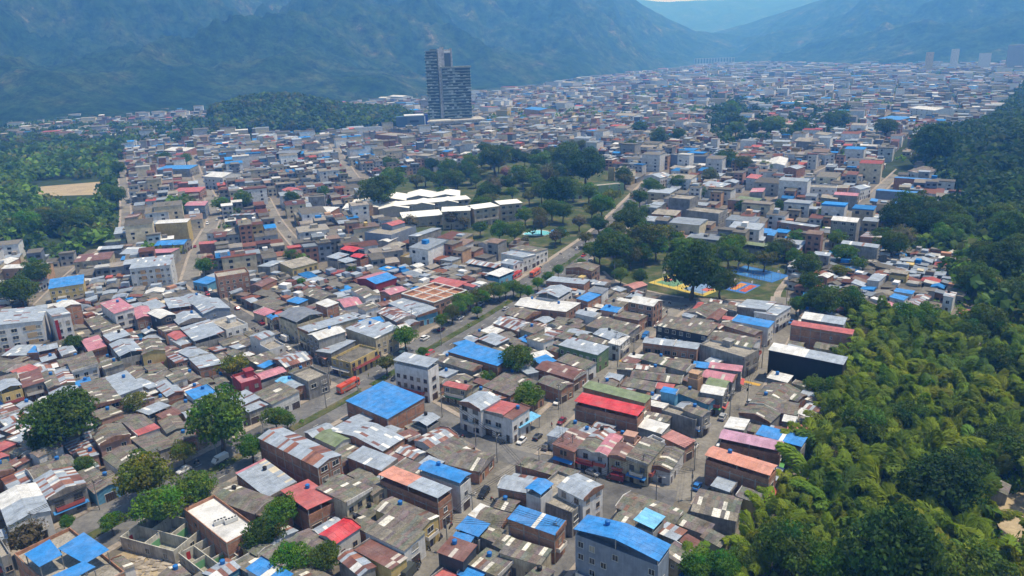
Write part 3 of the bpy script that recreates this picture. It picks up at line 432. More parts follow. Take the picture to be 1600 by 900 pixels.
TREES = [(-85.5, 189.3, 9.1, 'm'), (-96.5, 165.3, 6.6, 'y'), (-94.8, 183.4, 3.6, 'y'), (-87.4, 153.7, 5.7, 'b'), (-82.3, 162.0, 5.1, 'm'), (-99.8, 152.8, 2.6, 'b'), (-74.0, 201.8, 3.8, 'm'), (-75.4, 184.0, 3.9, 'b'), (-70.9, 202.9, 2.5, 'm'), (-42.0, 262.7, 5.0, 'b'), (-45.9, 240.6, 4.0, 'o'), (-34.5, 254.8, 2.2, 'b'), (-25.9, 292.2, 3.8, 'o'), (-21.3, 303.7, 4.5, 'm'), (-16.0, 312.7, 3.8, 'o'), (-29.6, 284.3, 3.2, 'm'), (-23.3, 299.1, 3.6, 'b'), (-18.7, 307.8, 3.4, 'm'), (-13.7, 312.5, 3.5, 'b'), (-8.6, 321.8, 3.6, 'm'), (-3.0, 322.2, 3.6, 'b'), (3.8, 321.5, 3.3, 'm'), (12.3, 332.1, 3.1, 'b'), (17.7, 340.5, 3.1, 'm'), (23.4, 351.5, 3.2, 'b'), (52.8, 337.3, 4.1, 'm'), (61.3, 333.3, 3.7, 'd'), (99.0, 367.0, 4.8, 'o'), (119.8, 353.7, 4.4, 'm'), (92.5, 397.9, 5.2, 'm'), (-11.2, 317.5, 4.1, 'o'), (-5.9, 317.9, 3.8, 'm'), (0.6, 324.6, 3.6, 'm'), (7.3, 319.3, 2.9, 'b'), (0.9, 234.8, 6.1, 'd'), (4.1, 207.4, 4.9, 'm'), (-9.3, 227.9, 2.6, 'm'), (-132.9, 193.3, 9.4, 'd'), (-137.5, 190.0, 4.5, 'd'), (-120.7, 179.2, 3.2, 'd'), (-122.9, 214.7, 4.2, 'o'), (-99.7, 239.4, 5.4, 'y'), (-57.6, 152.2, 4.4, 'b'), (-59.3, 143.9, 4.3, 'd'), (-50.7, 134.2, 4.2, 'b'), (-43.3, 135.7, 3.4, 'd'), (-174.8, 271.2, 3.6, 'd'), (-231.4, 328.4, 8.0, 'd'), (-245.1, 364.6, 7.1, 'd'), (-114.7, 144.6, 4.8, 's'), (-111.4, 154.5, 1.9, 'b'), (-162.3, 373.7, 5.2, 'b'), (-122.4, 394.5, 4.1, 'm'), (-244.6, 517.5, 6.6, 'd'), (-248.9, 509.0, 5.0, 'm'), (-215.8, 542.4, 6.2, 'm'), (-201.0, 548.7, 7.3, 'm'), (-95.7, 530.0, 12.5, 'd'), (-93.5, 585.2, 11.6, 'm'), (-76.0, 601.0, 8.6, 'o'), (-71.6, 628.1, 7.3, 'd'), (-12.3, 671.2, 15.4, 'd'), (9.0, 634.6, 7.9, 'm'), (-2.2, 647.9, 6.3, 'p'), (53.9, 673.6, 13.1, 'd'), (63.4, 597.0, 14.4, 'D'), (33.7, 507.9, 11.3, 'D'), (28.1, 477.6, 7.7, 'd'), (61.3, 477.7, 8.6, 'b'), (54.7, 476.0, 6.0, 'y'), (43.4, 446.9, 5.6, 's'), (19.2, 441.7, 6.8, 's'), (53.1, 362.0, 10.6, 'd'), (71.8, 377.7, 10.4, 'o'), (85.6, 399.6, 7.4, 'y'), (81.6, 311.8, 11.8, 'D'), (92.8, 309.8, 7.1, 'd'), (117.1, 377.7, 6.4, 'm'), (110.5, 357.6, 6.8, 'm'), (126.5, 349.9, 6.1, 'o'), (157.6, 388.5, 4.9, 'b'), (140.6, 331.6, 6.6, 'd'), (179.0, 475.6, 4.5, 'd'), (153.9, 478.0, 4.5, 'd'), (133.2, 310.6, 5.6, 'd'), (143.2, 291.4, 5.1, 'd'), (155.6, 330.6, 4.3, 'y'), (169.9, 341.7, 3.8, 'm'), (367.7, 636.7, 17.5, 'D'), (77.2, 375.3, 7.6, 'm'), (74.7, 431.3, 7.9, 'd'), (35.3, 471.2, 6.8, 'm'), (49.8, 562.4, 7.0, 'm'), (-17.4, 567.2, 6.1, 'd'), (19.6, 619.7, 7.7, 'm'), (8.4, 413.0, 3.4, 's'), (29.4, 420.2, 4.6, 'd'), (-38.0, 467.7, 5.9, 's'), (-29.7, 465.3, 4.2, 's'), (-6.5, 426.3, 6.1, 'm'), (-18.5, 442.7, 4.8, 'd'), (-64.5, 462.5, 5.9, 's'), (-96.7, 457.1, 4.2, 'm'), (-150.5, 664.5, 4.8, 'm'), (-113.9, 714.0, 7.7, 'd'), (-54.5, 667.6, 8.3, 'd'), (-34.6, 680.7, 9.6, 'm'), (-43.6, 629.5, 6.7, 'm'), (-112.5, 581.5, 5.3, 'b'), (-148.5, 582.1, 5.3, 'm'), (-83.2, 367.2, 2.7, 'm'), (-104.8, 347.7, 2.7, 'b'), (-52.3, 566.0, 5.1, 'd'), (167.4, 932.7, 10.0, 'd'), (169.1, 822.2, 10.4, 'd'), (128.1, 767.2, 8.2, 'd'), (192.8, 832.4, 10.5, 'd'), (337.7, 1123.6, 13.4, 'm'), (299.1, 984.4, 12.7, 'd'), (272.5, 881.9, 11.4, 'm'), (298.0, 889.7, 9.9, 'd'), (318.5, 883.4, 13.2, 'm'), (345.5, 873.5, 9.9, 'm'), (418.7, 938.5, 12.7, 'm'), (404.9, 924.4, 10.7, 'd'), (418.0, 815.5, 12.9, 'd'), (203.9, 635.7, 8.3, 'o'), (193.3, 647.7, 9.6, 'd'), (163.3, 587.9, 6.5, 'o'), (131.0, 559.9, 7.2, 'd'), (137.5, 526.4, 5.8, 'm'), (143.9, 357.6, 4.2, 'm'), (221.8, 630.4, 5.9, 'm'), (-481.5, 912.3, 9.1, 'd'), (-354.9, 814.3, 6.3, 'm'), (-376.0, 806.9, 7.8, 'd'), (-166.2, 553.9, 6.2, 'd'), (-133.3, 547.6, 4.0, 'm'), (40.5, 538.9, 6.7, 'm'), (2.5, 550.9, 5.9, 'm'), (34.3, 693.2, 8.6, 'm'), (58.6, 530.4, 7.6, 'm'), (73.8, 521.2, 6.6, 'y'), (-126.2, 612.6, 4.4, 'm'), (-15.5, 297.7, 2.2, 'b'), (69.2, 368.4, 5.4, 'd'), (85.1, 357.1, 4.7, 'd'), (53.1, 349.9, 4.5, 'd'), (61.7, 363.4, 5.4, 'o'), (116.5, 358.7, 4.8, 'm'), (127.0, 279.2, 7.3, 'd'), (137.6, 279.2, 5.7, 'd'), (125.7, 288.0, 4.6, 'm'), (227.6, 409.4, 7.6, 'd'), (195.1, 360.0, 8.1, 'd'), (200.9, 384.4, 5.5, 'd'), (207.2, 373.7, 7.7, 's'), (167.3, 352.1, 6.3, 'b'), (178.6, 385.1, 5.4, 'm'), (118.5, 286.6, 4.0, 'm'), (98.2, 204.9, 4.8, 'm'), (95.8, 212.5, 3.6, 'm'), (97.2, 181.9, 6.0, 'm'), (111.9, 185.8, 5.5, 'd'), (99.2, 148.1, 8.1, 'D'), (111.6, 155.6, 5.7, 'd'), (82.4, 167.7, 4.1, 's'), (74.9, 121.6, 9.1, 'D'), (55.9, 128.5, 6.4, 'd'), (62.8, 125.3, 5.5, 'b'), (85.6, 121.8, 7.2, 'm'), (91.6, 120.6, 5.8, 'd'), (42.3, 127.2, 4.2, 'b'), (47.5, 131.1, 3.4, 'm'), (36.9, 127.3, 3.6, 'b'), (129.4, 165.7, 6.1, 'd'), (128.2, 171.3, 5.0, 'd'), (151.5, 256.7, 6.6, 'm'), (162.2, 267.0, 5.2, 'b'), (175.1, 252.2, 7.4, 'd'), (160.0, 221.1, 6.1, 'd'), (129.9, 253.7, 3.7, 's'), (166.5, 245.3, 5.5, 'd'), (71.7, 172.5, 1.9, 'd'), (44.5, 377.8, 5.5, 'm'), (53.6, 394.7, 6.5, 'd'), (61.9, 415.0, 6.4, 'o'), (71.5, 447.6, 6.1, 'd'), (80.9, 477.7, 5.6, 'm'), (92.7, 511.0, 6.5, 'd'), (108.6, 551.2, 7.0, 'm'), (36.1, 362.4, 3.3, 'b'), (54.2, 436.9, 5.5, 'd'), (43.4, 409.3, 4.8, 'o'), (89.8, 470.7, 5.2, 'm'), (110.5, 531.5, 5.8, 'd'), (99.3, 445.9, 4.1, 'd'), (81.1, 444.9, 4.9, 's')]
CARS = [(-40.3, 228.9, 'taxi', 'yellow', 'avenue'), (-42.5, 237.9, 'car', 'black', 'avenue'), (-85.7, 185.8, 'van', 'white', 'avenue'), (-94.2, 181.0, 'car', 'white', 'avenue'), (-9.1, 164.7, 'suv', 'black', 'calle'), (-24.7, 135.2, 'truck', 'dark', 'calle'), (20.1, 172.6, 'car', 'silver', 'cross2'), (8.6, 187.1, 'suv', 'grey', 'calle'), (6.1, 192.9, 'car', 'black', 'calle'), (1.3, 190.9, 'car', 'white', 'calle'), (46.4, 164.6, 'car', 'blue', 'east'), (57.5, 183.6, 'car', 'white', 'east'), (63.5, 201.1, 'suv', 'silver', 'east'), (-93.9, 278.9, 'truck', 'white', 'cross'), (-30.1, 284.5, 'car', 'maroon', 'avenue'), (-22.9, 297.6, 'car', 'white', 'avenue'), (-35.8, 275.0, 'suv', 'white', 'avenue'), (-43.1, 263.0, 'car', 'green', 'avenue'), (-3.2, 307.2, 'car', 'silver', 'avenue'), (-18.2, 268.7, 'pickup', 'dark', 'avenue'), (38.3, 406.0, 'car', 'white', 'avenue'), (42.7, 379.9, 'car', 'white', 'avenue'), (12.0, 348.5, 'car', 'red', 'avenue'), (109.9, 518.5, 'truck', 'maroon', 'eastup'), (-142.5, 460.4, 'car', 'black', 'midleft'), (-161.9, 504.1, 'car', 'grey', 'midleft'), (-90.6, 483.5, 'car', 'white', 'midstreet'), (13.9, 280.4, 'van', 'white', 'calle'), (-215.2, 287.7, 'suv', 'white', 'lefttop'), (-150.3, 343.7, 'car', 'red', 'cross'), (-266.7, 653.9, 'car', 'dark', 'upstreet'), (-318.5, 747.1, 'car', 'white', 'upstreet'), (-334.3, 793.4, 'car', 'red', 'upstreet'), (199.0, 409.2, 'pickup', 'red', 'eastup2'), (227.7, 471.2, 'car', 'green', 'eastup2'), (-14.0, 363.8, 'car', 'white', 'avenue'), (-82.7, 464.0, 'car', 'grey', 'midstreet'), (-66.4, 186.7, 'car', 'white', 'avenue')]
BUSES = [(-57.9, 231.1, 'avenue'), (12.1, 358.1, 'avenue'), (2.2, 354.7, 'avenue')]
MOTOS = [(-23.2, 139.0, 0), (-21.5, 143.4, 0)]
RIDERS = [(-18.9, 147.0), (-16.8, 151.5), (-92.4, 185.4)]
POLES = [(-64.8, 234.3), (-62.4, 217.2), (34.5, 158.4), (43.6, 159.2), (19.1, 157.9), (32.8, 167.1), (15.3, 178.9), (43.4, 244.6), (38.3, 254.5), (77.5, 225.7), (72.7, 206.5), (57.4, 194.4), (-108.9, 163.8), (-87.7, 188.5), (-5.8, 180.2), (-12.1, 189.3), (-23.5, 208.2), (-100.3, 283.3), (-62.4, 239.9), (-42.5, 288.9), (-21.8, 302.6), (-28.6, 268.0), (13.7, 210.8), (24.6, 222.9), (62.8, 279.0), (65.5, 200.7), (87.6, 237.0), (47.8, 172.9), (5.7, 172.4), (0.7, 165.1), (-11.4, 152.2), (-16.9, 142.4), (12.7, 179.4), (-79.7, 250.8), (-132.0, 324.0), (-173.5, 392.3), (-235.3, 555.9), (-302.1, 698.5), (37.0, 241.1), (8.1, 139.4), (-116.8, 150.5), (-99.1, 178.8), (-75.4, 194.6), (-54.1, 228.9), (30.1, 362.1), (50.6, 343.2), (118.8, 298.4)]
POOL = [(9.2, 446.8), (16.9, 457.8), (24.2, 449.8), (18.6, 434.0)]
KIOSK = [(30.2, 441.6)]
COURT = [(68.4, 339.1), (81.3, 353.8), (102.1, 330.3), (85.7, 314.0)]
COURTB = [(112.4, 353.5), (117.9, 362.0), (133.9, 342.2), (128.0, 334.4)]
COURTG = [(103.9, 328.1), (107.7, 333.7), (114.7, 326.9), (110.3, 320.6)]
TOWERPT = [(-122.3, 1194.9), (-99.9, 1146.6), (-75.3, 1100.7), (-54.7, 1151.0)]
OFFICE = [(-172.3, 1123.1), (-156.9, 1109.0), (-132.4, 1128.7)]
PATH = [(117.7, 300.2), (118.3, 308.8), (123.2, 320.2), (131.8, 334.0), (138.7, 345.9)]
RUIN = [(-91.2, 152.8), (-79.5, 141.2), (-75.5, 151.2), (-87.7, 160.4)]
RUINB = [(-78.2, 141.6), (-69.2, 133.7), (-64.2, 139.8), (-73.3, 148.2)]
LOT = [(-95.3, 144.7), (-90.9, 151.6), (-77.2, 139.3), (-80.1, 131.2)]
ZIG = [(-94.6, 564.4), (-79.5, 583.5), (-59.9, 594.3), (-41.2, 587.8), (-91.2, 526.5), (-69.6, 542.0), (-51.8, 559.3)]
SPEED = [(39.0, 247.8), (43.1, 242.9), (78.2, 226.6), (82.5, 223.3)]
SAND = [(115.2, 152.9), (128.5, 159.8), (124.1, 142.4), (109.3, 137.4)]
SLABS = [(-948.7, 1625.8), (-855.7, 1560.4), (-1039.5, 1629.3), (-994.7, 1612.5), (1108.9, 4451.8), (1320.1, 4470.6)]
SCHOOLS = [(-83.1, 513.3, -28.7, 529.6, 7.5, 14, 'long school block with white roof in front of the zigzag hall', 2), (-70.2, 473.8, -44.9, 479.7, 7, 18, 'low white-roofed school wing nearest the street', 1), (-43.5, 466.2, -25.7, 467.3, 12, 14, 'three-storey school block with open galleries beside the low wing', 3), (-22.5, 470.8, -7.1, 478.6, 12, 13, 'middle three-storey school block with open galleries', 3), (-5.8, 482.6, 8.4, 486.6, 12, 13, 'right-hand three-storey school block with open galleries', 3)]
PEOPLE = [(-16.9, 159.9, (0.5, 0.5, 0.5), 'pedestrian in white walking up the foreground street pavement'), (-16.5, 164.7, (0.1, 0.1, 0.3), 'pedestrian in dark blue on the foreground street pavement'), (10.7, 199.2, (0.4, 0.1, 0.1), 'pedestrian in red beside the terracotta pavement'), (28.6, 228.5, (0.1, 0.1, 0.1), 'pedestrian in black halfway up the street'), (-52.5, 240.2, (0.45, 0.4, 0.1), 'pedestrian in yellow by the avenue corner'), (-70.6, 204.9, (0.5, 0.5, 0.5), 'pedestrian in pale shirt on the avenue pavement'), (84.4, 240.0, (0.1, 0.2, 0.1), 'pedestrian in green on the eastern street')]
CANOPIES = [[(-106.0, 131.9), (-102.7, 135.8), (-96.8, 130.4), (-100.1, 127.5)], [(-99.7, 133.4), (-96.4, 137.9), (-87.5, 131.5), (-90.9, 128.0)], [(-96.0, 124.4), (-91.0, 128.0), (-87.5, 126.1), (-91.8, 122.1)]]
HAZE = 2.35e-4

# ------------------------------------------------------------------ helpers
def newmesh(name, v, f, mats=(), mi=None, col=None, smooth=False):
    me = bpy.data.meshes.new(name)
    v = np.asarray(v, dtype=np.float32).reshape(-1, 3)
    lens = np.fromiter((len(q) for q in f), dtype=np.int32, count=len(f)) if not isinstance(f, np.ndarray) else np.full(len(f), f.shape[1], np.int32)
    flat = np.concatenate([np.asarray(q, dtype=np.int32) for q in f]) if not isinstance(f, np.ndarray) else f.astype(np.int32).ravel()
    me.vertices.add(len(v)); me.vertices.foreach_set('co', v.ravel())
    me.loops.add(len(flat)); me.loops.foreach_set('vertex_index', flat)
    me.polygons.add(len(lens)); st = np.zeros(len(lens), np.int32); st[1:] = np.cumsum(lens)[:-1]
    me.polygons.foreach_set('loop_start', st)
    if mi is not None: me.polygons.foreach_set('material_index', np.asarray(mi, dtype=np.int32))
    for mt in mats: me.materials.append(mt)
    if col is not None:
        at = me.attributes.new('tint', 'FLOAT_COLOR', 'FACE')
        c = np.ones((len(lens), 4), np.float32); c[:, :3] = np.asarray(col)[:, :3]
        at.data.foreach_set('color', c.ravel())
    me.update(calc_edges=True)
    me.polygons.foreach_set('use_smooth', np.full(len(lens), smooth))
    return me

def obj(name, me, parent=None, loc=None, rz=None, color=None):
    o = bpy.data.objects.new(name, me); COL.objects.link(o)
    if parent is not None: o.parent = parent
    if loc is not None: o.location = loc
    if rz is not None: o.rotation_euler = (0, 0, rz)
    if color is not None: o.color = (*color, 1)
    return o

def tag(o, label=None, cat=None, group=None, kind=None):
    if label: o['label'] = label
    if cat: o['category'] = cat
    if group: o['group'] = group
    if kind: o['kind'] = kind
    return o

class MB:
    def __init__(s): s.v = []; s.f = []; s.mi = []; s.c = []
    def add(s, vs, fs, mi=0, c=(1, 1, 1)):
        n = len(s.v); s.v.extend(vs)
        for q in fs: s.f.append([i + n for i in q]); s.mi.append(mi); s.c.append(c)
    def box(s, x0, x1, y0, y1, z0, z1, mi=0, c=(1, 1, 1), bottom=True):
        fs = [(0, 1, 5, 4), (1, 2, 6, 5), (2, 3, 7, 6), (3, 0, 4, 7), (4, 5, 6, 7)]
        if bottom: fs.append((3, 2, 1, 0))
        s.add([(x0, y0, z0), (x1, y0, z0), (x1, y1, z0), (x0, y1, z0), (x0, y0, z1), (x1, y0, z1), (x1, y1, z1), (x0, y1, z1)], fs, mi, c)
    def hexa(s, p, mi=0, c=(1, 1, 1)):       # 4 bottom + 4 top points, counter-clockwise seen from above
        s.add(p, [(0, 1, 5, 4), (1, 2, 6, 5), (2, 3, 7, 6), (3, 0, 4, 7), (4, 5, 6, 7), (3, 2, 1, 0)], mi, c)
    def tube(s, pts, rad, n=6, mi=0, c=(1, 1, 1), cap=True):
        rings = []
        for i, p in enumerate(pts):
            p = Vector(p); a = Vector(pts[max(i - 1, 0)]); b = Vector(pts[min(i + 1, len(pts) - 1)])
            d = (b - a).normalized(); u = d.orthogonal().normalized(); w = d.cross(u)
            r = rad[i] if hasattr(rad, '__len__') else rad
            rings.append([tuple(p + u * (r * math.cos(2 * math.pi * k / n)) + w * (r * math.sin(2 * math.pi * k / n))) for k in range(n)])
        vs = [q for r in rings for q in r]; fs = []
        for i in range(len(rings) - 1):
            for k in range(n):
                fs.append((i * n + k, i * n + (k + 1) % n, (i + 1) * n + (k + 1) % n, (i + 1) * n + k))
        if cap: fs.append(tuple(range((len(rings) - 1) * n, len(rings) * n))); fs.append(tuple(range(n - 1, -1, -1)))
        s.add(vs, fs, mi, c)
    def cyl(s, x, y, z0, z1, r0, r1=None, n=10, mi=0, c=(1, 1, 1)):
        s.tube([(x, y, z0), (x, y, z1)], [r0, r0 if r1 is None else r1], n, mi, c)
    def mesh(s, name, mats, smooth=False, tint=False):
        return newmesh(name, s.v, s.f, mats, s.mi, s.c if tint else None, smooth)

# ------------------------------------------------------------------ materials
def mat(name, rough=0.8, spec=0.3):
    mt = bpy.data.materials.new(name); mt.use_nodes = True
    b = mt.node_tree.nodes['Principled BSDF']; b.inputs['Roughness'].default_value = rough; b.inputs['Specular IOR Level'].default_value = spec
    return mt, mt.node_tree, b
def node(t, typ, **kw):
    n = t.nodes.new(typ)
    for k, v in kw.items(): setattr(n, k, v)
    return n
def noise_node(t, vec, scale, detail=4, rough=0.6):
    n = node(t, 'ShaderNodeTexNoise'); n.inputs['Scale'].default_value = scale; n.inputs['Detail'].default_value = detail; n.inputs['Roughness'].default_value = rough
    if vec is not None: t.links.new(vec, n.inputs['Vector'])
    return n.outputs['Fac']
def ramp(t, fac, stops):
    r = node(t, 'ShaderNodeValToRGB'); e = r.color_ramp.elements
    while len(e) < len(stops): e.new(0.5)
    for i, (p, c) in enumerate(stops):
        e[i].position = p; e[i].color = (c, c, c, 1) if not hasattr(c, '__len__') else (*c, 1)
    t.links.new(fac, r.inputs['Fac']); return r.outputs['Color']
def mix(t, a, b, fac=1.0, mode='MULTIPLY'):
    n = node(t, 'ShaderNodeMix', data_type='RGBA', blend_type=mode)
    for s, x in ((n.inputs[6], a), (n.inputs[7], b), (n.inputs[0], fac)):
        if hasattr(x, 'links') or hasattr(x, 'is_linked'): t.links.new(x, s)
        elif hasattr(x, '__len__'): s.default_value = (*x, 1)
        else: s.default_value = x
    return n.outputs[2]
def coords(t, world=True):
    return node(t, 'ShaderNodeNewGeometry').outputs['Position'] if world else node(t, 'ShaderNodeTexCoord').outputs['Object']
def scaled(t, vec, sc):
    mp = node(t, 'ShaderNodeMapping'); mp.inputs['Scale'].default_value = sc; t.links.new(vec, mp.inputs['Vector']); return mp.outputs[0]
def objcol(t): return node(t, 'ShaderNodeObjectInfo').outputs['Color']
def tint(t):
    a = node(t, 'ShaderNodeAttribute'); a.attribute_name = 'tint'; return a.outputs['Color']
def bump(t, b, fac, strength, dist):
    n = node(t, 'ShaderNodeBump'); n.inputs['Strength'].default_value = strength; n.inputs['Distance'].default_value = dist
    t.links.new(fac, n.inputs['Height']); t.links.new(n.outputs[0], b.inputs['Normal'])

def painted_mat(name, rough=0.75, stain=0.35, scale=0.6, source=objcol, spec=0.25):
    mt, t, b = mat(name, rough, spec); P = coords(t)
    n1 = ramp(t, noise_node(t, P, scale, 5), [(0.3, 1 - stain), (0.62, 1.0)])
    n2 = ramp(t, noise_node(t, scaled(t, P, (1.6, 1.6, 0.18)), 1.4, 4), [(0.32, 1 - stain * 0.7), (0.6, 1.0)])
    c = mix(t, mix(t, source(t), n1), n2); t.links.new(c, b.inputs['Base Color']); return mt
M = {}
M['paint'] = painted_mat('painted_plaster', stain=0.28)
M['concrete'] = painted_mat('weathered_concrete', rough=0.9, stain=0.5, scale=0.35)
M['plain'] = painted_mat('plain_paint', rough=0.5, stain=0.12)
# brick: courses and mortar in fine relief, per-house colour from the object
mt, t, b = mat('brick_wall', 0.9, 0.15); P = coords(t, False)
sp = node(t, 'ShaderNodeSeparateXYZ'); t.links.new(P, sp.inputs[0]); ad = node(t, 'ShaderNodeMath', operation='ADD'); t.links.new(sp.outputs[0], ad.inputs[0]); t.links.new(sp.outputs[1], ad.inputs[1])
cb = node(t, 'ShaderNodeCombineXYZ'); t.links.new(ad.outputs[0], cb.inputs[0]); t.links.new(sp.outputs[2], cb.inputs[1])
bt = node(t, 'ShaderNodeTexBrick'); bt.inputs['Scale'].default_value = 1.0; bt.inputs['Brick Width'].default_value = 0.4; bt.inputs['Row Height'].default_value = 0.22; bt.inputs['Mortar Size'].default_value = 0.02
bt.inputs['Color1'].default_value = (1, 1, 1, 1); bt.inputs['Color2'].default_value = (0.72, 0.66, 0.62, 1); bt.inputs['Mortar'].default_value = (0.9, 1.0, 1.1, 1)
t.links.new(cb.outputs[0], bt.inputs['Vector'])
c = mix(t, objcol(t), bt.outputs['Color']); c = mix(t, c, ramp(t, noise_node(t, coords(t), 0.5, 5), [(0.3, 0.6), (0.65, 1.05)]))
t.links.new(c, b.inputs['Base Color']); M['brick'] = mt
# roofs: per-sheet paint colour ('tint'), weathering and dirt running down the slope
mt, t, b = mat('roof_sheet', 0.55, 0.35); P = coords(t)
n1 = ramp(t, noise_node(t, P, 0.45, 6, 0.65), [(0.28, 0.66), (0.6, 1.04)]); n2 = ramp(t, noise_node(t, P, 3.0, 3, 0.7), [(0.3, 0.8), (0.65, 1.08)])
fade = ramp(t, noise_node(t, P, 0.22, 5, 0.7), [(0.42, 0.0), (0.72, 0.24)])
t.links.new(mix(t, mix(t, mix(t, tint(t), (0.34, 0.34, 0.35), fade, 'MIX'), n1), n2), b.inputs['Base Color']); M['sheet'] = mt
mt, t, b = mat('fibre_cement_roof', 0.95, 0.1); P = coords(t)
n1 = ramp(t, noise_node(t, P, 0.35, 7, 0.7), [(0.3, 0.5), (0.5, 0.95), (0.7, 1.25)]); n2 = ramp(t, noise_node(t, P, 2.2, 4, 0.7), [(0.32, 0.62), (0.62, 1.15)])
t.links.new(mix(t, mix(t, tint(t), n1), n2), b.inputs['Base Color']); M['cement'] = mt
# stuff houses: everything from the per-face colour
mt, t, b = mat('distant_surface', 0.8, 0.2); P = coords(t)
n1 = ramp(t, noise_node(t, P, 0.5, 5), [(0.3, 0.65), (0.65, 1.08)]); t.links.new(mix(t, tint(t), n1), b.inputs['Base Color']); M['far'] = mt
def flat(name, col, rough=0.5, spec=0.4, metallic=0.0):
    mt, t, b = mat(name, rough, spec); b.inputs['Base Color'].default_value = (*col, 1); b.inputs['Metallic'].default_value = metallic
    n = ramp(t, noise_node(t, coords(t, False), 1.3, 3), [(0.3, tuple(x * 0.8 for x in col)), (0.7, col)]); t.links.new(n, b.inputs['Base Color']); return mt
mt, t, b = mat('window_glass', 0.15, 0.5); oi = node(t, 'ShaderNodeObjectInfo').outputs['Random']
t.links.new(ramp(t, oi, [(0.0, (0.014, 0.018, 0.024)), (0.55, (0.03, 0.036, 0.045)), (0.72, (0.09, 0.10, 0.11)), (0.9, (0.28, 0.27, 0.24))]), b.inputs['Base Color']); M['glass'] = mt
M['frame'] = painted_mat('window_frame', rough=0.5, stain=0.1)
M['dark'] = flat('dark_metal', (0.03, 0.03, 0.035), 0.5)
M['rubber'] = flat('tyre_rubber', (0.02, 0.02, 0.02), 0.9)
M['chrome'] = flat('wheel_metal', (0.45, 0.45, 0.46), 0.35)
M['lamp'] = flat('lamp_glass', (0.75, 0.75, 0.7), 0.2)
M['taillamp'] = flat('tail_lamp', (0.4, 0.02, 0.02), 0.25)
M['carpaint'] = painted_mat('car_paint', rough=0.28, stain=0.06, spec=0.5)
M['plastic'] = painted_mat('tank_plastic', rough=0.4, stain=0.1)
def ground_mat(name, stops, s1=0.15, s2=1.2, rough=0.95, bumpy=0.0):
    mt, t, b = mat(name, rough, 0.15); P = coords(t)
    vo = node(t, 'ShaderNodeTexVoronoi'); vo.inputs['Scale'].default_value = 0.09; t.links.new(P, vo.inputs['Vector']); pat = ramp(t, vo.outputs['Color'], [(0.2, 0.78), (0.5, 1.0), (0.8, 1.12)])
    c = ramp(t, noise_node(t, P, s1, 6, 0.65), stops); c = mix(t, c, ramp(t, noise_node(t, P, s2, 4, 0.7), [(0.3, 0.72), (0.7, 1.15)]))
    if 'asphalt' in name or 'road' in name: c = mix(t, c, pat)
    t.links.new(c, b.inputs['Base Color'])
    return mt
M['asphalt'] = ground_mat('asphalt', [(0.3, (0.10, 0.10, 0.105)), (0.55, (0.15, 0.15, 0.15)), (0.75, (0.19, 0.185, 0.17))], 0.12, 0.8)
M['concrete_road'] = ground_mat('concrete_road', [(0.3, (0.15, 0.143, 0.128)), (0.55, (0.205, 0.195, 0.175)), (0.75, (0.25, 0.24, 0.215))], 0.14, 0.9)
M['walk'] = ground_mat('pavement_concrete', [(0.3, (0.22, 0.19, 0.16)), (0.55, (0.33, 0.29, 0.25)), (0.72, (0.34, 0.24, 0.18))], 0.1, 1.1)
M['town'] = ground_mat('town_earth', [(0.3, (0.11, 0.10, 0.085)), (0.6, (0.19, 0.17, 0.14)), (0.75, (0.24, 0.21, 0.17))], 0.06, 0.5)
M['grass'] = ground_mat('mown_grass', [(0.3, (0.03, 0.052, 0.017)), (0.48, (0.055, 0.078, 0.025)), (0.66, (0.14, 0.12, 0.07))], 0.12, 1.5)
M['terrain'] = ground_mat('wooded_ground', [(0.3, (0.02, 0.035, 0.012)), (0.6, (0.035, 0.055, 0.018)), (0.8, (0.07, 0.075, 0.03))], 0.03, 0.3)
M['sand'] = ground_mat('bare_earth', [(0.3, (0.28, 0.22, 0.14)), (0.7, (0.40, 0.33, 0.22))], 0.08, 0.9)
M['bark'] = ground_mat('bark', [(0.3, (0.07, 0.055, 0.04)), (0.7, (0.16, 0.13, 0.10))], 0.8, 4)
# foliage: the object's own colour, varied leaf clump by leaf clump
mt = bpy.data.materials.new('foliage'); mt.use_nodes = True; t = mt.node_tree; b = t.nodes['Principled BSDF']
b.inputs['Roughness'].default_value = 0.6; b.inputs['Specular IOR Level'].default_value = 0.12
c = mix(t, objcol(t), tint(t)); t.links.new(c, b.inputs['Base Color'])
tr = node(t, 'ShaderNodeBsdfTranslucent'); t.links.new(mix(t, c, (1.1, 1.25, 0.5)), tr.inputs[0]); ms = node(t, 'ShaderNodeMixShader'); ms.inputs[0].default_value = 0.38
t.links.new(b.outputs[0], ms.inputs[1]); t.links.new(tr.outputs[0], ms.inputs[2]); t.links.new(ms.outputs[0], t.nodes['Material Output'].inputs[0]); M['leaf'] = mt
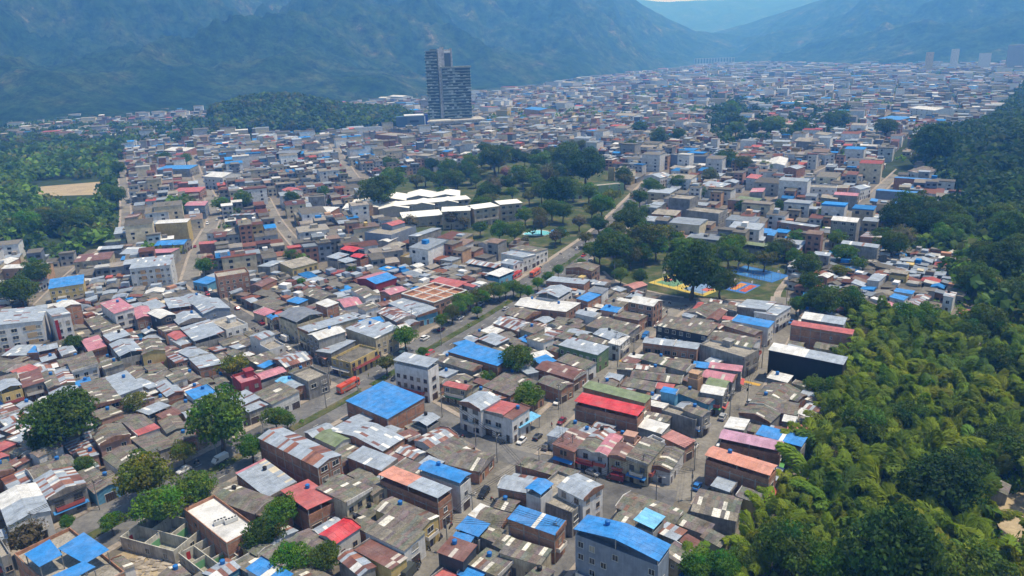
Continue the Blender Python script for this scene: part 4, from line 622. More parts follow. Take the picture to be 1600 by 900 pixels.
# ------------------------------------------------------------------ where things are: for layout and for the labels
def hill(x, y):
    z = 42 * math.exp(-((x - 600) / 120) ** 2 - ((y - 520) / 230) ** 2) if y > 150 else 0
    z += 38 * math.exp(-((x + 400) / 120) ** 2 - ((y - 1290) / 130) ** 2)
    return z
def hill_np(x, y):
    return 42 * np.exp(-((x - 600) / 120) ** 2 - ((y - 520) / 230) ** 2) * (y > 150) + 38 * np.exp(-((x + 400) / 120) ** 2 - ((y - 1290) / 130) ** 2)
def inside(poly, x, y):
    x = np.asarray(x, float); y = np.asarray(y, float); r = np.zeros(x.shape, bool); n = len(poly)
    for i in range(n):
        x0, y0 = poly[i]; x1, y1 = poly[(i + 1) % n]
        if y0 == y1: continue
        k = ((y0 > y) != (y1 > y)) & (x < (x1 - x0) * (y - y0) / (y1 - y0) + x0); r ^= k
    return r
def seg_dist(pts, x, y):
    x = np.asarray(x, float); y = np.asarray(y, float); d = np.full(x.shape, 1e9)
    for (x0, y0), (x1, y1) in zip(pts[:-1], pts[1:]):
        dx, dy = x1 - x0, y1 - y0; L2 = dx * dx + dy * dy
        u = np.clip(((x - x0) * dx + (y - y0) * dy) / L2, 0, 1); d = np.minimum(d, np.hypot(x - x0 - u * dx, y - y0 - u * dy))
    return d
def street_gap(x, y):                      # distance to the nearest kerb line, negative on a street
    d = np.full(np.asarray(x, float).shape, 1e9)
    for p, w, s in STREETS.values(): d = np.minimum(d, seg_dist(p, x, y) - w / 2 - s)
    return d
def street_dir(x, y, name=None):
    best = (1e9, 0)
    for k, (p, w, s) in STREETS.items():
        if name and k != name: continue
        for (x0, y0), (x1, y1) in zip(p[:-1], p[1:]):
            d = float(seg_dist([(x0, y0), (x1, y1)], x, y))
            if d < best[0]: best = (d, math.atan2(y1 - y0, x1 - x0))
    return best[1]
LANDMARKS = [(h[0], h[1], h[11]) for h in HOUSES if h[11]] + [(BUSES[0][0], BUSES[0][1], 'the orange bus'),
    (POOL[0][0], POOL[0][1], 'the swimming pool'), (COURT[0][0], COURT[0][1], 'the painted ball court'), (RUIN[1][0], RUIN[1][1], 'the roofless house'),
    (ZIG[5][0], ZIG[5][1], 'the zigzag white school roof'), (POLYS['field'][0][0], POLYS['field'][0][1], 'the bare earth field')]
def towards(dx, dy):
    return ('right of' if dx > 0 else 'left of') if abs(dx) > 0.8 * abs(dy) else ('behind' if dy > 0 else 'in front of')
LABELLED = []                                # (object, what it looks like, x, y): finished at the very end
def later(o, what, x, y): LABELLED.append((o, what, x, y))
_T = 'tenth eleventh twelfth thirteenth fourteenth fifteenth sixteenth seventeenth eighteenth nineteenth'.split(); _U = 'first second third fourth fifth sixth seventh eighth ninth'.split()
ORD = [''] + _U[1:] + _T + ['twentieth'] + ['twenty-' + u for u in _U] + ['thirtieth'] + ['thirty-' + u for u in _U] + ['fortieth'] + ['forty-' + u for u in _U]
def finish_labels():
    rows = []
    for o, what, x, y in LABELLED:
        ls = sorted(LANDMARKS, key=lambda l: math.hypot(l[0] - x, l[1] - y) + (1e6 if math.hypot(l[0] - x, l[1] - y) < 2.5 else 0))
        rows.append([o, what, x, y, ls])
    groups = {}
    for r in rows:
        l = r[4][0]; groups.setdefault((r[1], towards(r[2] - l[0], r[3] - l[1]), l[2]), []).append(r)
    for (what, di, lm), g in groups.items():
        lx, ly = next((l[0], l[1]) for l in LANDMARKS if l[2] == lm)
        g.sort(key=lambda r: math.hypot(r[2] - lx, r[3] - ly))
        for i, r in enumerate(g):
            if len(g) == 1: s = f'{what} {di} {lm}'
            elif i == 0: s = f'{what} {di} {lm}, the nearest such'
            else: s = f'{ORD[i] if i < len(ORD) else "farther"} {what} {di} {lm}'
            for cut in ((', the nearest such', ''), ('one-storey ', ''), ('two-storey ', ''), ('three-storey ', ''), (' plastic', ''), ('weathered ', '')):
                if len(s.split()) > 16: s = s.replace(*cut)
            r[0]['label'] = s
# ------------------------------------------------------------------ terrain, mountains, haze
def grid_mesh(xs, ys, zf):
    X, Y = np.meshgrid(xs, ys); Z = zf(X, Y); nx, ny = len(xs), len(ys)
    v = np.stack([X, Y, Z], -1).reshape(-1, 3); i = np.arange(nx * ny).reshape(ny, nx)
    f = np.stack([i[:-1, :-1], i[:-1, 1:], i[1:, 1:], i[1:, :-1]], -1).reshape(-1, 4); return v, f
gx = np.concatenate([[-14000, -9000, -5000, -3000, -2000], np.arange(-1400, 1401, 25), [2000, 3000, 5000, 9000, 15000]])
gy = np.concatenate([[-400, -100, 50], np.arange(100, 2001, 25), [2500, 3500, 5000, 8000, 12000, 17000]])
v, f = grid_mesh(gx, gy, lambda X, Y: hill_np(X, Y) - 0.12)
tag(obj('ground', newmesh('ground', v, f, [M['terrain']], smooth=True)), 'earth and undergrowth between the houses and trees', kind='structure')
def sheet(name, poly, z, mt, label=None, zb=None):
    b = MB(); n = len(poly); b.add([(x, y, z) for x, y in poly], [tuple(range(n))])
    me = b.mesh(name, [mt]); o = obj(name, me)
    if me.polygons[0].normal.z < 0: me.flip_normals()
    return tag(o, label, kind='structure')
import mathutils.geometry as mg
def sheet_tri(name, poly, z, mt, label=None):
    tris = mg.tessellate_polygon([[Vector((x, y, 0)) for x, y in poly]]); vs = [(x, y, z) for x, y in poly]
    me = newmesh(name, vs, np.array(tris), [mt]); o = obj(name, me)
    if me.polygons[0].normal.z < 0: me.flip_normals()
    return tag(o, label, kind='structure')
sheet_tri('town_ground', TOWN, 0.0, M['town'], 'bare earth and concrete of the town lots')

# mountains: (compass angle from the view axis in degrees) -> skyline height as an elevation angle
def ridged(x, y, sc, oct, seed):
    s = 0.0; a = 1.0
    for k in range(oct):
        s += a * (1 - abs(noise.noise(Vector((x / sc, y / sc, seed + k * 7.3))) * 2)); a *= 0.52; sc *= 0.47
    return s
def mountain(name, label, az, base, top, elev, sc, seed, nu, nv, rough):
    """A range seen side on: az list of compass angles, base and top distances and crest elevation angles there."""
    us = np.linspace(az[0], az[-1], nu); vs = []
    bd = np.interp(us, az, base); td = np.interp(us, az, top); el = np.interp(us, az, elev)
    V = np.zeros((nv, nu, 3))
    for j in range(nv):
        q = j / (nv - 1)
        for i in range(nu):
            a = math.radians(us[i]); d = bd[i] + (td[i] - bd[i]) * q
            crest = CAM_H + td[i] * math.tan(math.radians(el[i]))
            x, y = d * math.sin(a), d * math.cos(a)
            z = crest * q ** 1.15
            z += (ridged(x, y, sc, 6, seed) - 1.0) * rough * crest * 0.42 * min(q * 3.0, 1.0) * (1.0 - 0.75 * max(0, (q - 0.7) / 0.3))
            V[j, i] = (x, y, max(z, -2) if q > 0 else -30)
    i = np.arange(nu * nv).reshape(nv, nu); f = np.stack([i[:-1, :-1], i[:-1, 1:], i[1:, 1:], i[1:, :-1]], -1).reshape(-1, 4)
    back = V[-1].copy(); back[:, 2] = -30; back[:, :2] *= 1.1
    v = np.concatenate([V.reshape(-1, 3), back]); k = np.arange(nu); n0 = nu * nv
    fb = np.stack([i[-1, :-1], i[-1, 1:], n0 + k[1:], n0 + k[:-1]], -1); f = np.concatenate([f, fb])
    tag(obj(name, newmesh(name, v, f, [M['forest_slope']], smooth=True)), label, kind='structure')
mt, t, b = mat('forest_slope', 0.95, 0.05); P = coords(t)
big = ramp(t, noise_node(t, P, 0.006, 9, 0.72), [(0.34, (0.018, 0.046, 0.014)), (0.5, (0.034, 0.07, 0.02)), (0.61, (0.07, 0.10, 0.035)), (0.70, (0.22, 0.18, 0.095))])
c = mix(t, big, ramp(t, noise_node(t, P, 0.028, 8, 0.82), [(0.38, 0.3), (0.62, 1.6)])); t.links.new(c, b.inputs['Base Color'])
bump(t, b, noise_node(t, P, 0.022, 8, 0.8), 1.0, 30.0); M['forest_slope'] = mt
mountain('wooded_mountain', 'long wooded mountainside with bare patches closing the valley on the left', [-62, -35, -25, -9, 5, 10, 14, 18], [1500, 1560, 1650, 1860, 2700, 3500, 4500, 5200],
         [4200, 4300, 4500, 4700, 5000, 5300, 5600, 6000], [9, 9, 9, 8.5, 6.0, 2.9, 0.95, 0.3], 620, 1.7, 420, 120, 0.5)
mountain('hazy_mountain', 'wooded mountain rising on the right behind the town', [13, 16, 19, 22, 25, 30, 40, 60], [5200, 4700, 4200, 3800, 3500, 3300, 3100, 3000],
         [7000, 6900, 6800, 6700, 6600, 6500, 6400, 6300], [0.3, 0.85, 1.6, 2.45, 3.3, 4.7, 6, 6], 800, 5.1, 320, 100, 0.55)
mountain('distant_range', 'pale blue distant ridge in the gap between the mountains', [2, 6, 8, 10, 12, 14, 16, 18, 21, 26, 34], [7500] * 11,
         [11000] * 11, [4.9, 4.6, 3.7, 3.2, 2.9, 2.92, 2.9, 3.05, 3.3, 3.4, 3.5], 1800, 9.3, 150, 40, 0.3)
b = MB(); b.box(-16500, 16500, -500, 16800, -32, 1150); mt = bpy.data.materials.new('haze_air'); mt.use_nodes = True; t = mt.node_tree; t.nodes.clear()
pv = node(t, 'ShaderNodeVolumePrincipled'); pv.inputs['Color'].default_value = (0.11, 0.38, 1.0, 1); pv.inputs['Absorption Color'].default_value = (1, 1, 1, 1); pv.inputs['Density'].default_value = HAZE
mo = node(t, 'ShaderNodeOutputMaterial'); t.links.new(pv.outputs[0], mo.inputs['Volume'])
tag(obj('haze', b.mesh('haze', [mt])), 'blue haze filling the valley air', kind='stuff')

# ------------------------------------------------------------------ streets
def smooth_line(p, it=2):
    p = [np.array(q, float) for q in p]
    for _ in range(it):
        q = [p[0]]
        for a, b in zip(p[:-1], p[1:]): q += [a * 0.75 + b * 0.25, a * 0.25 + b * 0.75]
        p = q + [p[-1]]
    out = [p[0]]
    for a, b in zip(p[:-1], p[1:]):
        n = max(1, int(np.hypot(*(b - a)) / 3))
        out += [a + (b - a) * k / n for k in range(1, n + 1)]
    return np.array(out)
LINES = {k: smooth_line(v[0]) for k, v in STREETS.items()}
def normals(p):
    d = np.gradient(p, axis=0); d /= np.linalg.norm(d, axis=1)[:, None]; return np.stack([-d[:, 1], d[:, 0]], 1)
def ribbon(name, p, off, w, z, mt, label, thick=0.0, cut=None, kind='structure'):
    n = normals(p); A = p + n * (off - w / 2); B = p + n * (off + w / 2); b = MB()
    for i in range(len(p) - 1):
        c = (A[i] + B[i] + A[i + 1] + B[i + 1]) / 4
        if cut and cut(c): continue
        q = [(*A[i], z), (*A[i + 1], z), (*B[i + 1], z), (*B[i], z)]
        if thick: b.hexa([(x, y, z - thick) for x, y, _ in q[::-1]][::-1] + q)
        else: b.add(q, [(0, 1, 2, 3)])
    if not b.v: return
    me = b.mesh(name, [mt]); o = obj(name, me)
    if me.polygons[0].normal.z < 0 and not thick: me.flip_normals()
    return tag(o, label, kind=kind)
ROADNAMES = {'avenue': 'avenue', 'calle': 'street climbing from the foreground', 'east': 'eastern street along the last block', 'cross': 'cross street left of the avenue', 'cross2': 'cross street right of the avenue',
             'lane': 'short street in the foreground', 'upstreet': 'street climbing on the left', 'woodstreet': 'street along the wood', 'midstreet': 'street towards the school', 'midcross': 'short cross street in the middle',
             'midleft': 'street in the middle distance', 'court': 'street before the ball courts', 'eastup': 'street climbing on the right', 'eastup2': 'farther street climbing on the right', 'leftlane': 'lane at the left', 'lefttop': 'street past the cream building'}
for i, (k, (pts, w, sw)) in enumerate(STREETS.items()):
    p = LINES[k]; z = 0.03 + 0.004 * i; rm = M['asphalt'] if k in ('avenue', 'cross2', 'cross', 'court', 'lane', 'eastup') else M['concrete_road']; nm = ROADNAMES[k]
    def cut(c, k=k):
        for j, (q, w2, s2) in STREETS.items():
            if j != k and float(seg_dist(q, c[0], c[1])) < w2 / 2 + 0.3: return True
        return False
    if k == 'avenue':
        ribbon('road', p, 6.1, 9, z, rm, 'uphill carriageway of the avenue'); ribbon('road', p, -4.85, 6.5, z, rm, 'downhill carriageway of the avenue')
        ribbon('median_strip', p, 0, 3.2, 0.16, M['grass'], 'grassy median of the avenue', 0.2, cut)
        for off in (12.0, -9.1): ribbon('pavement', p, off, 2.6 if off > 0 else 2.0, 0.15 + 0.004 * i, M['walk'], 'pavement of the avenue', 0.2, cut)
    else:
        ribbon('road', p, 0, w, z, rm, nm)
        for sgn in (1, -1): ribbon('pavement', p, sgn * (w / 2 + sw / 2), sw, 0.15 + 0.004 * i, M['walk'], 'pavement of the ' + nm, 0.2, cut)
# lane paint of the avenue and the yellow humps
bm_ = MB(); p = LINES['avenue']; n = normals(p)
for i in range(4, len(p) - 2, 3):
    for off in (6.1, -4.85):
        a = p[i] + n[i] * off; d = p[i + 1] - p[i]; d = d / np.hypot(*d); e = a + d * 2.0; s = n[i] * 0.08
        bm_.add([(*(a - s), 0.05), (*(e - s), 0.05), (*(e + s), 0.05), (*(a + s), 0.05)], [(0, 1, 2, 3)])
M['roadpaint'] = flat('road_paint', (0.55, 0.55, 0.5), 0.8); M['yellowpaint'] = flat('yellow_road_paint', (0.55, 0.33, 0.05), 0.8)
tag(obj('lane_markings', bm_.mesh('lane_markings', [M['roadpaint']])), 'white dashed lane marks on the avenue', kind='structure')
for q, nm in ((SPEED[:2], 'calle'), (SPEED[2:], 'eastern street')):
    (x0, y0), (x1, y1) = q; L = math.hypot(x1 - x0, y1 - y0); b = MB()
    for k, (dy, hz) in enumerate(((-0.9, 0.05), (-0.4, 0.13), (0.4, 0.13), (0.9, 0.05))): b.add([(0, dy, hz), (L, dy, hz)], [])
    b.f = [[0, 1, 3, 2], [2, 3, 5, 4], [4, 5, 7, 6]]; b.mi = [0] * 3; b.c = [(1, 1, 1)] * 3
    o = obj('speed_bump', b.mesh('speed_bump', [M['yellowpaint']]), None, (x0, y0, 0), math.atan2(y1 - y0, x1 - x0)); tag(o, f'yellow painted speed bump across the {nm}', 'speed bump')
sheet_tri('lawn', POLYS['sports'], 0.012, M['grass'], 'park lawn around the ball courts')
sheet_tri('lawn', POLYS['park'], 0.012, M['grass'], 'school and park lawn')
sheet_tri('wood_floor', POLYS['woods'], 0.012, M['terrain'], 'leaf litter and weeds of the left wood floor')
sheet_tri('sports_field', POLYS['field'], 0.03, M['sand'], 'bare earth football field in the wood')
sheet_tri('clearing', SAND, 0.4, M['sand'], 'bare sandy clearing at the edge of the bamboo')
sheet_tri('vacant_lot', LOT, 0.02, M['sand'], 'vacant lot of pale rubble')
ribbon('path', smooth_line(PATH), 0, 3, 0.035, M['walk'], 'curving footpath beside the courts')

# ------------------------------------------------------------------ houses
WALLS = {'B': (0.42, 0.22, 0.145), 'W': (0.66, 0.66, 0.67), 'C': (0.55, 0.48, 0.35), 'Y': (0.55, 0.42, 0.18), 'G': (0.32, 0.315, 0.305), 'D': (0.055, 0.065, 0.085), 'K': (0.018, 0.018, 0.02),
         'U': (0.14, 0.36, 0.55), 'P': (0.45, 0.27, 0.21), 'N': (0.17, 0.27, 0.13), 'M': (0.30, 0.045, 0.06), 'O': (0.50, 0.32, 0.21), 'S': (0.22, 0.26, 0.34), 'R': (0.42, 0.06, 0.06)}
WNAME = {'B': 'brick', 'W': 'white', 'C': 'cream', 'Y': 'yellow', 'G': 'grey', 'D': 'dark', 'K': 'black', 'U': 'blue', 'P': 'terracotta', 'N': 'green', 'M': 'maroon', 'O': 'peach', 'S': 'blue-grey', 'R': 'red'}
RCOL = {'z': (0.31, 0.36, 0.43), 'Z': (0.17, 0.19, 0.23), 'w': (0.62, 0.62, 0.61), 'b': (0.03, 0.22, 0.58), 'r': (0.42, 0.105, 0.10), 'R': (0.54, 0.035, 0.045), 'k': (0.47, 0.19, 0.235), 'm': (0.46, 0.25, 0.36),
        't': (0.17, 0.075, 0.06), 'n': (0.17, 0.22, 0.11), 'a': (0.15, 0.45, 0.72), 'o': (0.58, 0.25, 0.18), 'P': (0.42, 0.18, 0.16), 'c': (0.30, 0.28, 0.245), 'g': (0.165, 0.154, 0.135), 'u': (0.42, 0.44, 0.46)}
RNAME = {'z': 'zinc', 'Z': 'dark zinc', 'w': 'white', 'b': 'bright blue', 'r': 'coral red', 'R': 'vivid red', 'k': 'pink', 'm': 'mauve', 't': 'maroon', 'n': 'green', 'a': 'light blue', 'o': 'salmon', 'P': 'dull red',
         'c': 'flat concrete', 'g': 'weathered grey', 'u': 'rust-patched', 'U': 'rust-striped', 'zw': 'zinc and white', 'zo': 'zinc and salmon', 'za': 'zinc and light blue', 'rz': 'cream and zinc', 'bk': 'blue and pink', 'X': 'open'}
RUST = [(0.20, 0.075, 0.05), (0.26, 0.11, 0.07), (0.15, 0.06, 0.045)]
def sheet_colour(code, i, j, ni, nj, R):
    k = R.random(); v = 0.9 + 0.2 * R.random()
    def V(c): return tuple(x * v for x in c)
    if code == 'g':
        if k < 0.045: return V((0.62, 0.60, 0.54))
        if k < 0.10: return V((0.24, 0.22, 0.185))
        if k < 0.115: return V((0.17, 0.10, 0.08))
        return tuple(x * (0.88 + 0.24 * R.random()) for x in RCOL['g'])
    if code == 'u': return V(R.choice(RUST)) if k < 0.42 else V(RCOL['z'] if k < 0.85 else RCOL['w'])
    if code == 'U':
        return V(R.choice(RUST)) if ((i * 7 + (0 if j else 3)) % 11 in (1, 2, 5, 6, 9) and k < 0.8) else V(RCOL['z'])
    if code in ('zw', 'zo', 'za', 'rz', 'bk'):
        first = i < ni * 0.5
        if code == 'rz': return V(RCOL['k']) if i == ni - 1 else V((0.60, 0.54, 0.42)) if (k < 0.3 and j == nj - 1) else V(RCOL['z'])
        return V(RCOL[code[0]] if first else RCOL[code[1]])
    if code == 'z':
        if k < 0.035: return V((0.75, 0.75, 0.72))
        if k < 0.07: return V(R.choice(RUST))
    if code == 't' and k < 0.08: return V((0.5, 0.45, 0.4))
    if code in 'wk' and k < 0.05: return V((0.5, 0.47, 0.42))
    return V(RCOL[code])
# windows, doors: shared meshes, made once each
def window_meshes(w, h):
    f = MB(); t_ = 0.09
    f.box(-w / 2 - t_, -w / 2, -0.07, 0.0, -t_, h + t_); f.box(w / 2, w / 2 + t_, -0.07, 0.0, -t_, h + t_)
    f.box(-w / 2, w / 2, -0.07, 0.0, h, h + t_); f.box(-w / 2 - 0.16, w / 2 + 0.16, -0.16, 0.0, -t_ - 0.06, -t_ + 0.02); f.box(-0.035, 0.035, -0.055, 0, 0, h)
    p = MB(); p.box(-w / 2, w / 2, -0.03, -0.004, -t_ + 0.02, h)
    j = MB(); j.v = f.v + p.v; n = len(f.v); j.f = f.f + [[i + n for i in q] for q in p.f]; j.mi = [0] * len(f.f) + [1] * len(p.f); j.c = [(1, 1, 1)] * len(j.f)
    return f.mesh('window', [M['frame']]), p.mesh('pane', [M['glass']]), j.mesh('window', [M['frame'], M['glass']])
WIN = {k: window_meshes(*k) for k in ((1.2, 1.25), (2.0, 1.35), (0.7, 0.7), (1.6, 1.9))}
def door_mesh(w, h, n):
    f = MB(); f.box(-w / 2 - 0.1, -w / 2, -0.08, 0, 0, h + 0.1, 0); f.box(w / 2, w / 2 + 0.1, -0.08, 0, 0, h + 0.1, 0); f.box(-w / 2, w / 2, -0.08, 0, h, h + 0.1, 0)
    for k in range(n): f.box(-w / 2 + w * k / n + 0.03, -w / 2 + w * (k + 1) / n - 0.03, -0.05, -0.004, 0.03, h, 1)
    return f.mesh('door', [M['frame'], M['doorleaf']])
M['doorleaf'] = flat('door_leaf', (0.07, 0.05, 0.045), 0.6)
DOOR = {'door': door_mesh(1.0, 2.15, 1), 'garage': door_mesh(2.7, 2.4, 5)}
b = MB(); b.box(-0.09, 0.09, -0.09, 0.09, 0, 1); POST = b.mesh('post', [M['frame']])
OCC = np.zeros((1200, 1240), bool); OX, OY = -300, 70     # half-metre cells taken by houses
def cells(x, y, a, b_, ang, grow=0.0):
    nx = max(2, int((b_ + 2 * grow) / 0.4)); ny = max(2, int((a + 2 * grow) / 0.4)); u = np.linspace(-b_ / 2 - grow, b_ / 2 + grow, nx); w = np.linspace(-a / 2 - grow, a / 2 + grow, ny)
    U, V_ = np.meshgrid(u, w); c, s = math.cos(ang), math.sin(ang); X = x + U * c - V_ * s; Y = y + U * s + V_ * c
    return X.ravel(), Y.ravel()
def occ_idx(X, Y):
    i = ((Y - OY) * 2).astype(int); j = ((X - OX) * 2).astype(int); k = (i >= 0) & (i < 1200) & (j >= 0) & (j < 1240); return i[k], j[k], k
def take(x, y, a, b_, ang):
    X, Y = cells(x, y, a, b_, ang); i, j, k = occ_idx(X, Y); OCC[i, j] = True
def share_taken(x, y, a, b_, ang):
    X, Y = cells(x, y, a, b_, ang); i, j, k = occ_idx(X, Y); return OCC[i, j].mean() if len(i) else 1.0
TANKS = []; ROOTS = {}
def house(row, idx):
    x, y, a, b_, angd, h, roof, wall, flags, kind, label, lm = row
    fl = flags.split(); R = random.Random(idx * 13 + 5); ang = math.radians(angd); D = math.hypot(x, y)
    open_ = 'o' in fl; flat_ = 'f' in fl or roof == 'X'; kn = kind or ('house' if h <= 7.5 else 'townhouse' if h < 11 else 'apartment_building')
    if roof != 'X' and h <= 4.2 and open_: kn = 'canopy'
    root = bpy.data.objects.new(kn, None); COL.objects.link(root); root.location = (x, y, 0); root.rotation_euler = (0, 0, ang)
    root.empty_display_size = 0.5
    if lm: ROOTS[lm] = root
    hx, hy = b_ / 2, a / 2; near = D < 360; wc = WALLS[wall]; v = R.uniform(0.86, 1.1); wc = tuple(c * v for c in wc)
    wm = M['brick'] if wall == 'B' else M['concrete'] if wall in 'GC' else M['paint']
    st = 'one' if h < 5.2 else 'two' if h < 8.1 else 'three' if h < 10.6 else 'tall'
    what = f'{st}-storey {WNAME[wall]} {kn.split("_")[0] if kn != "apartment_building" else "block"} with {RNAME[roof]} roof'.replace('tall-storey', 'tall')
    if kn == 'canopy': what = f'open-sided canopy with {RNAME[roof]} roof'
    grp = {'house': 'houses packed into the town blocks', 'townhouse': 'taller houses in the town blocks', 'apartment_building': 'apartment blocks of the town', 'canopy': 'open canopies among the roofs', 'shed': 'small lean-to houses between the larger roofs'}.get(kn)
    tag(root, label or None, {'house': 'house', 'townhouse': 'house', 'apartment_building': 'apartment block', 'warehouse': 'warehouse', 'school_building': 'school', 'canopy': 'canopy', 'shed': 'small house'}.get(kn, 'house'), grp)
    if not label: later(root, what, x, y)
    # roof shape
    ridge_y = ('gl' in fl) or ('gb' not in fl and a >= b_)     # ridge parallel to local y
    shed = ('s' in fl) or ('gl' not in fl and 'gb' not in fl and R.random() < 0.5)
    span = b_ if ridge_y else a; rise = (0.07 if shed else 0.12) * span if not flat_ else 0
    rise = min(rise, 1.3 if D < 500 else 2.5); up = R.choice((-1, 1)) if 's' not in fl else 1
    def zf(px, py):
        q = (px / hx) if ridge_y else (py / hy); q = max(-1.15, min(1.15, q))
        return h + (rise * (1 + up * q) / 2 if shed else rise * (1 - abs(q)))
    hb = h if not open_ else max(h - 2.3, 0.0)
    if open_ and kn == 'canopy': hb = 0
    w = MB()
    if flat_ or open_:
        top = hb - 0.9 if flat_ and not open_ else hb
        if top > 0.5: w.box(-hx, hx, -hy, hy, -0.3, top)
        if hb > 0.5:
            pt = MB(); z0, z1 = (top, hb) if not open_ else (hb, hb + 0.95); th = 0.18
            pt.box(-hx, hx, -hy, -hy + th, z0, z1); pt.box(-hx, hx, hy - th, hy, z0, z1); pt.box(-hx, -hx + th, -hy + th, hy - th, z0, z1); pt.box(hx - th, hx, -hy + th, hy - th, z0, z1)
            obj('parapet', pt.mesh('parapet', [wm]), root, color=wc)
    else:
        per = [(-hx, -hy), (0, -hy), (hx, -hy), (hx, 0), (hx, hy), (0, hy), (-hx, hy), (-hx, 0)]; n = 8
        vs = [(px, py, -0.3) for px, py in per] + [(px, py, zf(px, py) - 0.06) for px, py in per] + [(0, 0, zf(0, 0) - 0.06)]
        fs = [(i, (i + 1) % n, n + (i + 1) % n, n + i) for i in range(n)] + [(n + i, n + (i + 1) % n, 16) for i in range(n)]
        w.add(vs, fs)
    if w.v: obj('wall', w.mesh('wall', [wm]), root, color=wc)
    # roof sheets
    rb = MB()
    if roof == 'X':
        rb.box(-hx + 0.2, hx - 0.2, -hy + 0.2, hy - 0.2, 0.05, 0.2, 0, (0.2, 0.3, 0.4)); bm2 = MB()
        for k in range(4): xx = -hx + (2 * hx) * k / 3; bm2.box(xx - 0.2, xx + 0.2, -hy, hy, h, h + 0.4)
        for k in range(4): yy = -hy + (2 * hy) * k / 3; bm2.box(-hx, hx, yy - 0.2, yy + 0.2, h + 0.02, h + 0.42)
        obj('concrete_beams', bm2.mesh('concrete_beams', [M['plain']]), root, color=(0.7, 0.68, 0.64))
    elif flat_ and not open_:
        cc = RCOL.get(roof[0], RCOL['c']); tz = hb - 0.9
        nx, ny = max(1, int(b_ / 4)), max(1, int(a / 4))
        for i in range(nx):
            for j in range(ny):
                g = R.uniform(0.85, 1.12); x0 = -hx + 0.19 + (b_ - 0.38) * i / nx; x1 = -hx + 0.19 + (b_ - 0.38) * (i + 1) / nx; y0 = -hy + 0.19 + (a - 0.38) * j / ny; y1 = -hy + 0.19 + (a - 0.38) * (j + 1) / ny
                rb.box(x0 + 0.01, x1 - 0.01, y0 + 0.01, y1 - 0.01, tz + 0.003, tz + 0.06 + R.random() * 0.01, 0, tuple(q * g for q in cc), False)
        if h > 6 and R.random() < 0.7 and near:
            sx, sy = R.uniform(0.1, 0.5) * hx, R.uniform(0.1, 0.5) * hy; sh = MB(); sh.box(sx - 1.3, sx + 1.3, sy - 1.5, sy + 1.5, tz + 0.06, tz + 2.3); sh.box(sx - 1.55, sx + 1.55, sy - 1.75, sy + 1.75, tz + 2.3, tz + 2.42)
            obj('stair_house', sh.mesh('stair_house', [wm]), root, color=wc)
    else:
        ov = 0.28; ex, ey = hx + ov, hy + ov; sw_, sl_ = (1.0, 2.7) if D < 420 else (2.0, 4.5)
        if ridge_y: xs = np.linspace(-ex, ex, 2 * max(1, round(ex / sl_)) + 1); ys = np.linspace(-ey, ey, max(2, round(2 * ey / sw_)) + 1)
        else: ys = np.linspace(-ey, ey, 2 * max(1, round(ey / sl_)) + 1); xs = np.linspace(-ex, ex, max(2, round(2 * ex / sw_)) + 1)
        seq = ys if ridge_y else xs; ni = len(seq) - 1; nj = (len(xs) if ridge_y else len(ys)) - 1
        for i in range(len(xs) - 1):
            for j in range(len(ys) - 1):
                x0, x1, y0, y1 = xs[i], xs[i + 1], ys[j], ys[j + 1]; d = R.random() * 0.04; g = 0.012
                si, sj = (j, i) if ridge_y else (i, j)
                if roof in ('zo', 'bk', 'zw') and (a > b_) != ridge_y: cc = sheet_colour(roof, sj, si, nj, ni, R)
                else: cc = sheet_colour(roof, si, sj, ni, nj, R)
                q = [(x0 + g, y0 + g), (x1 - g, y0 + g), (x1 - g, y1 - g), (x0 + g, y1 - g)]
                rb.hexa([(px, py, zf(px, py) - 0.05) for px, py in q] + [(px, py, zf(px, py) + 0.02 + d) for px, py in q], 0, cc)
        if roof == 'b' and ('white s' in label and ('sheet' in label or 'strip' in label)):          # the blue roofs crossed by a white run of sheets
            k0 = len(rb.c) // 2
            per_row = (len(ys) - 1)
            for q in range(len(rb.c)):
                i, j = divmod(q // 6, per_row); si, nn = (j, len(ys) - 1) if ridge_y else (i, len(xs) - 1)
                if abs(si - nn * 0.42) < 0.9: rb.c[q] = (0.72, 0.71, 0.68)
    if rb.v: obj('roof', rb.mesh('roof', [M['cement'] if roof in ('g', 'c') else M['sheet']], tint=True), root)
    if open_:
        z0 = hb + (0.95 if hb > 0.5 else 0)
        pts = [(-hx + 0.15, -hy + 0.15), (hx - 0.15, -hy + 0.15), (hx - 0.15, hy - 0.15), (-hx + 0.15, hy - 0.15)] + ([(-hx + 0.15, 0), (hx - 0.15, 0)] if a > 7 else []) + ([(0, -hy + 0.15), (0, hy - 0.15)] if b_ > 7 else [])
        for px, py in pts:
            p_ = obj('post', POST, root, (px, py, z0), color=(0.35, 0.34, 0.33)); p_.scale = (1, 1, max(zf(px, py) - z0 - 0.05, 0.3))
        if hb > 2.5 and R.random() < 0.6:                                   # room under the canopy, set back from the parapet
            rm_ = MB(); rm_.box(-hx * 0.1, hx * 0.85, -hy * 0.2, hy * 0.85, hb, h - 0.1); obj('terrace_room', rm_.mesh('terrace_room', [wm]), root, color=tuple(c * 0.9 for c in wc))
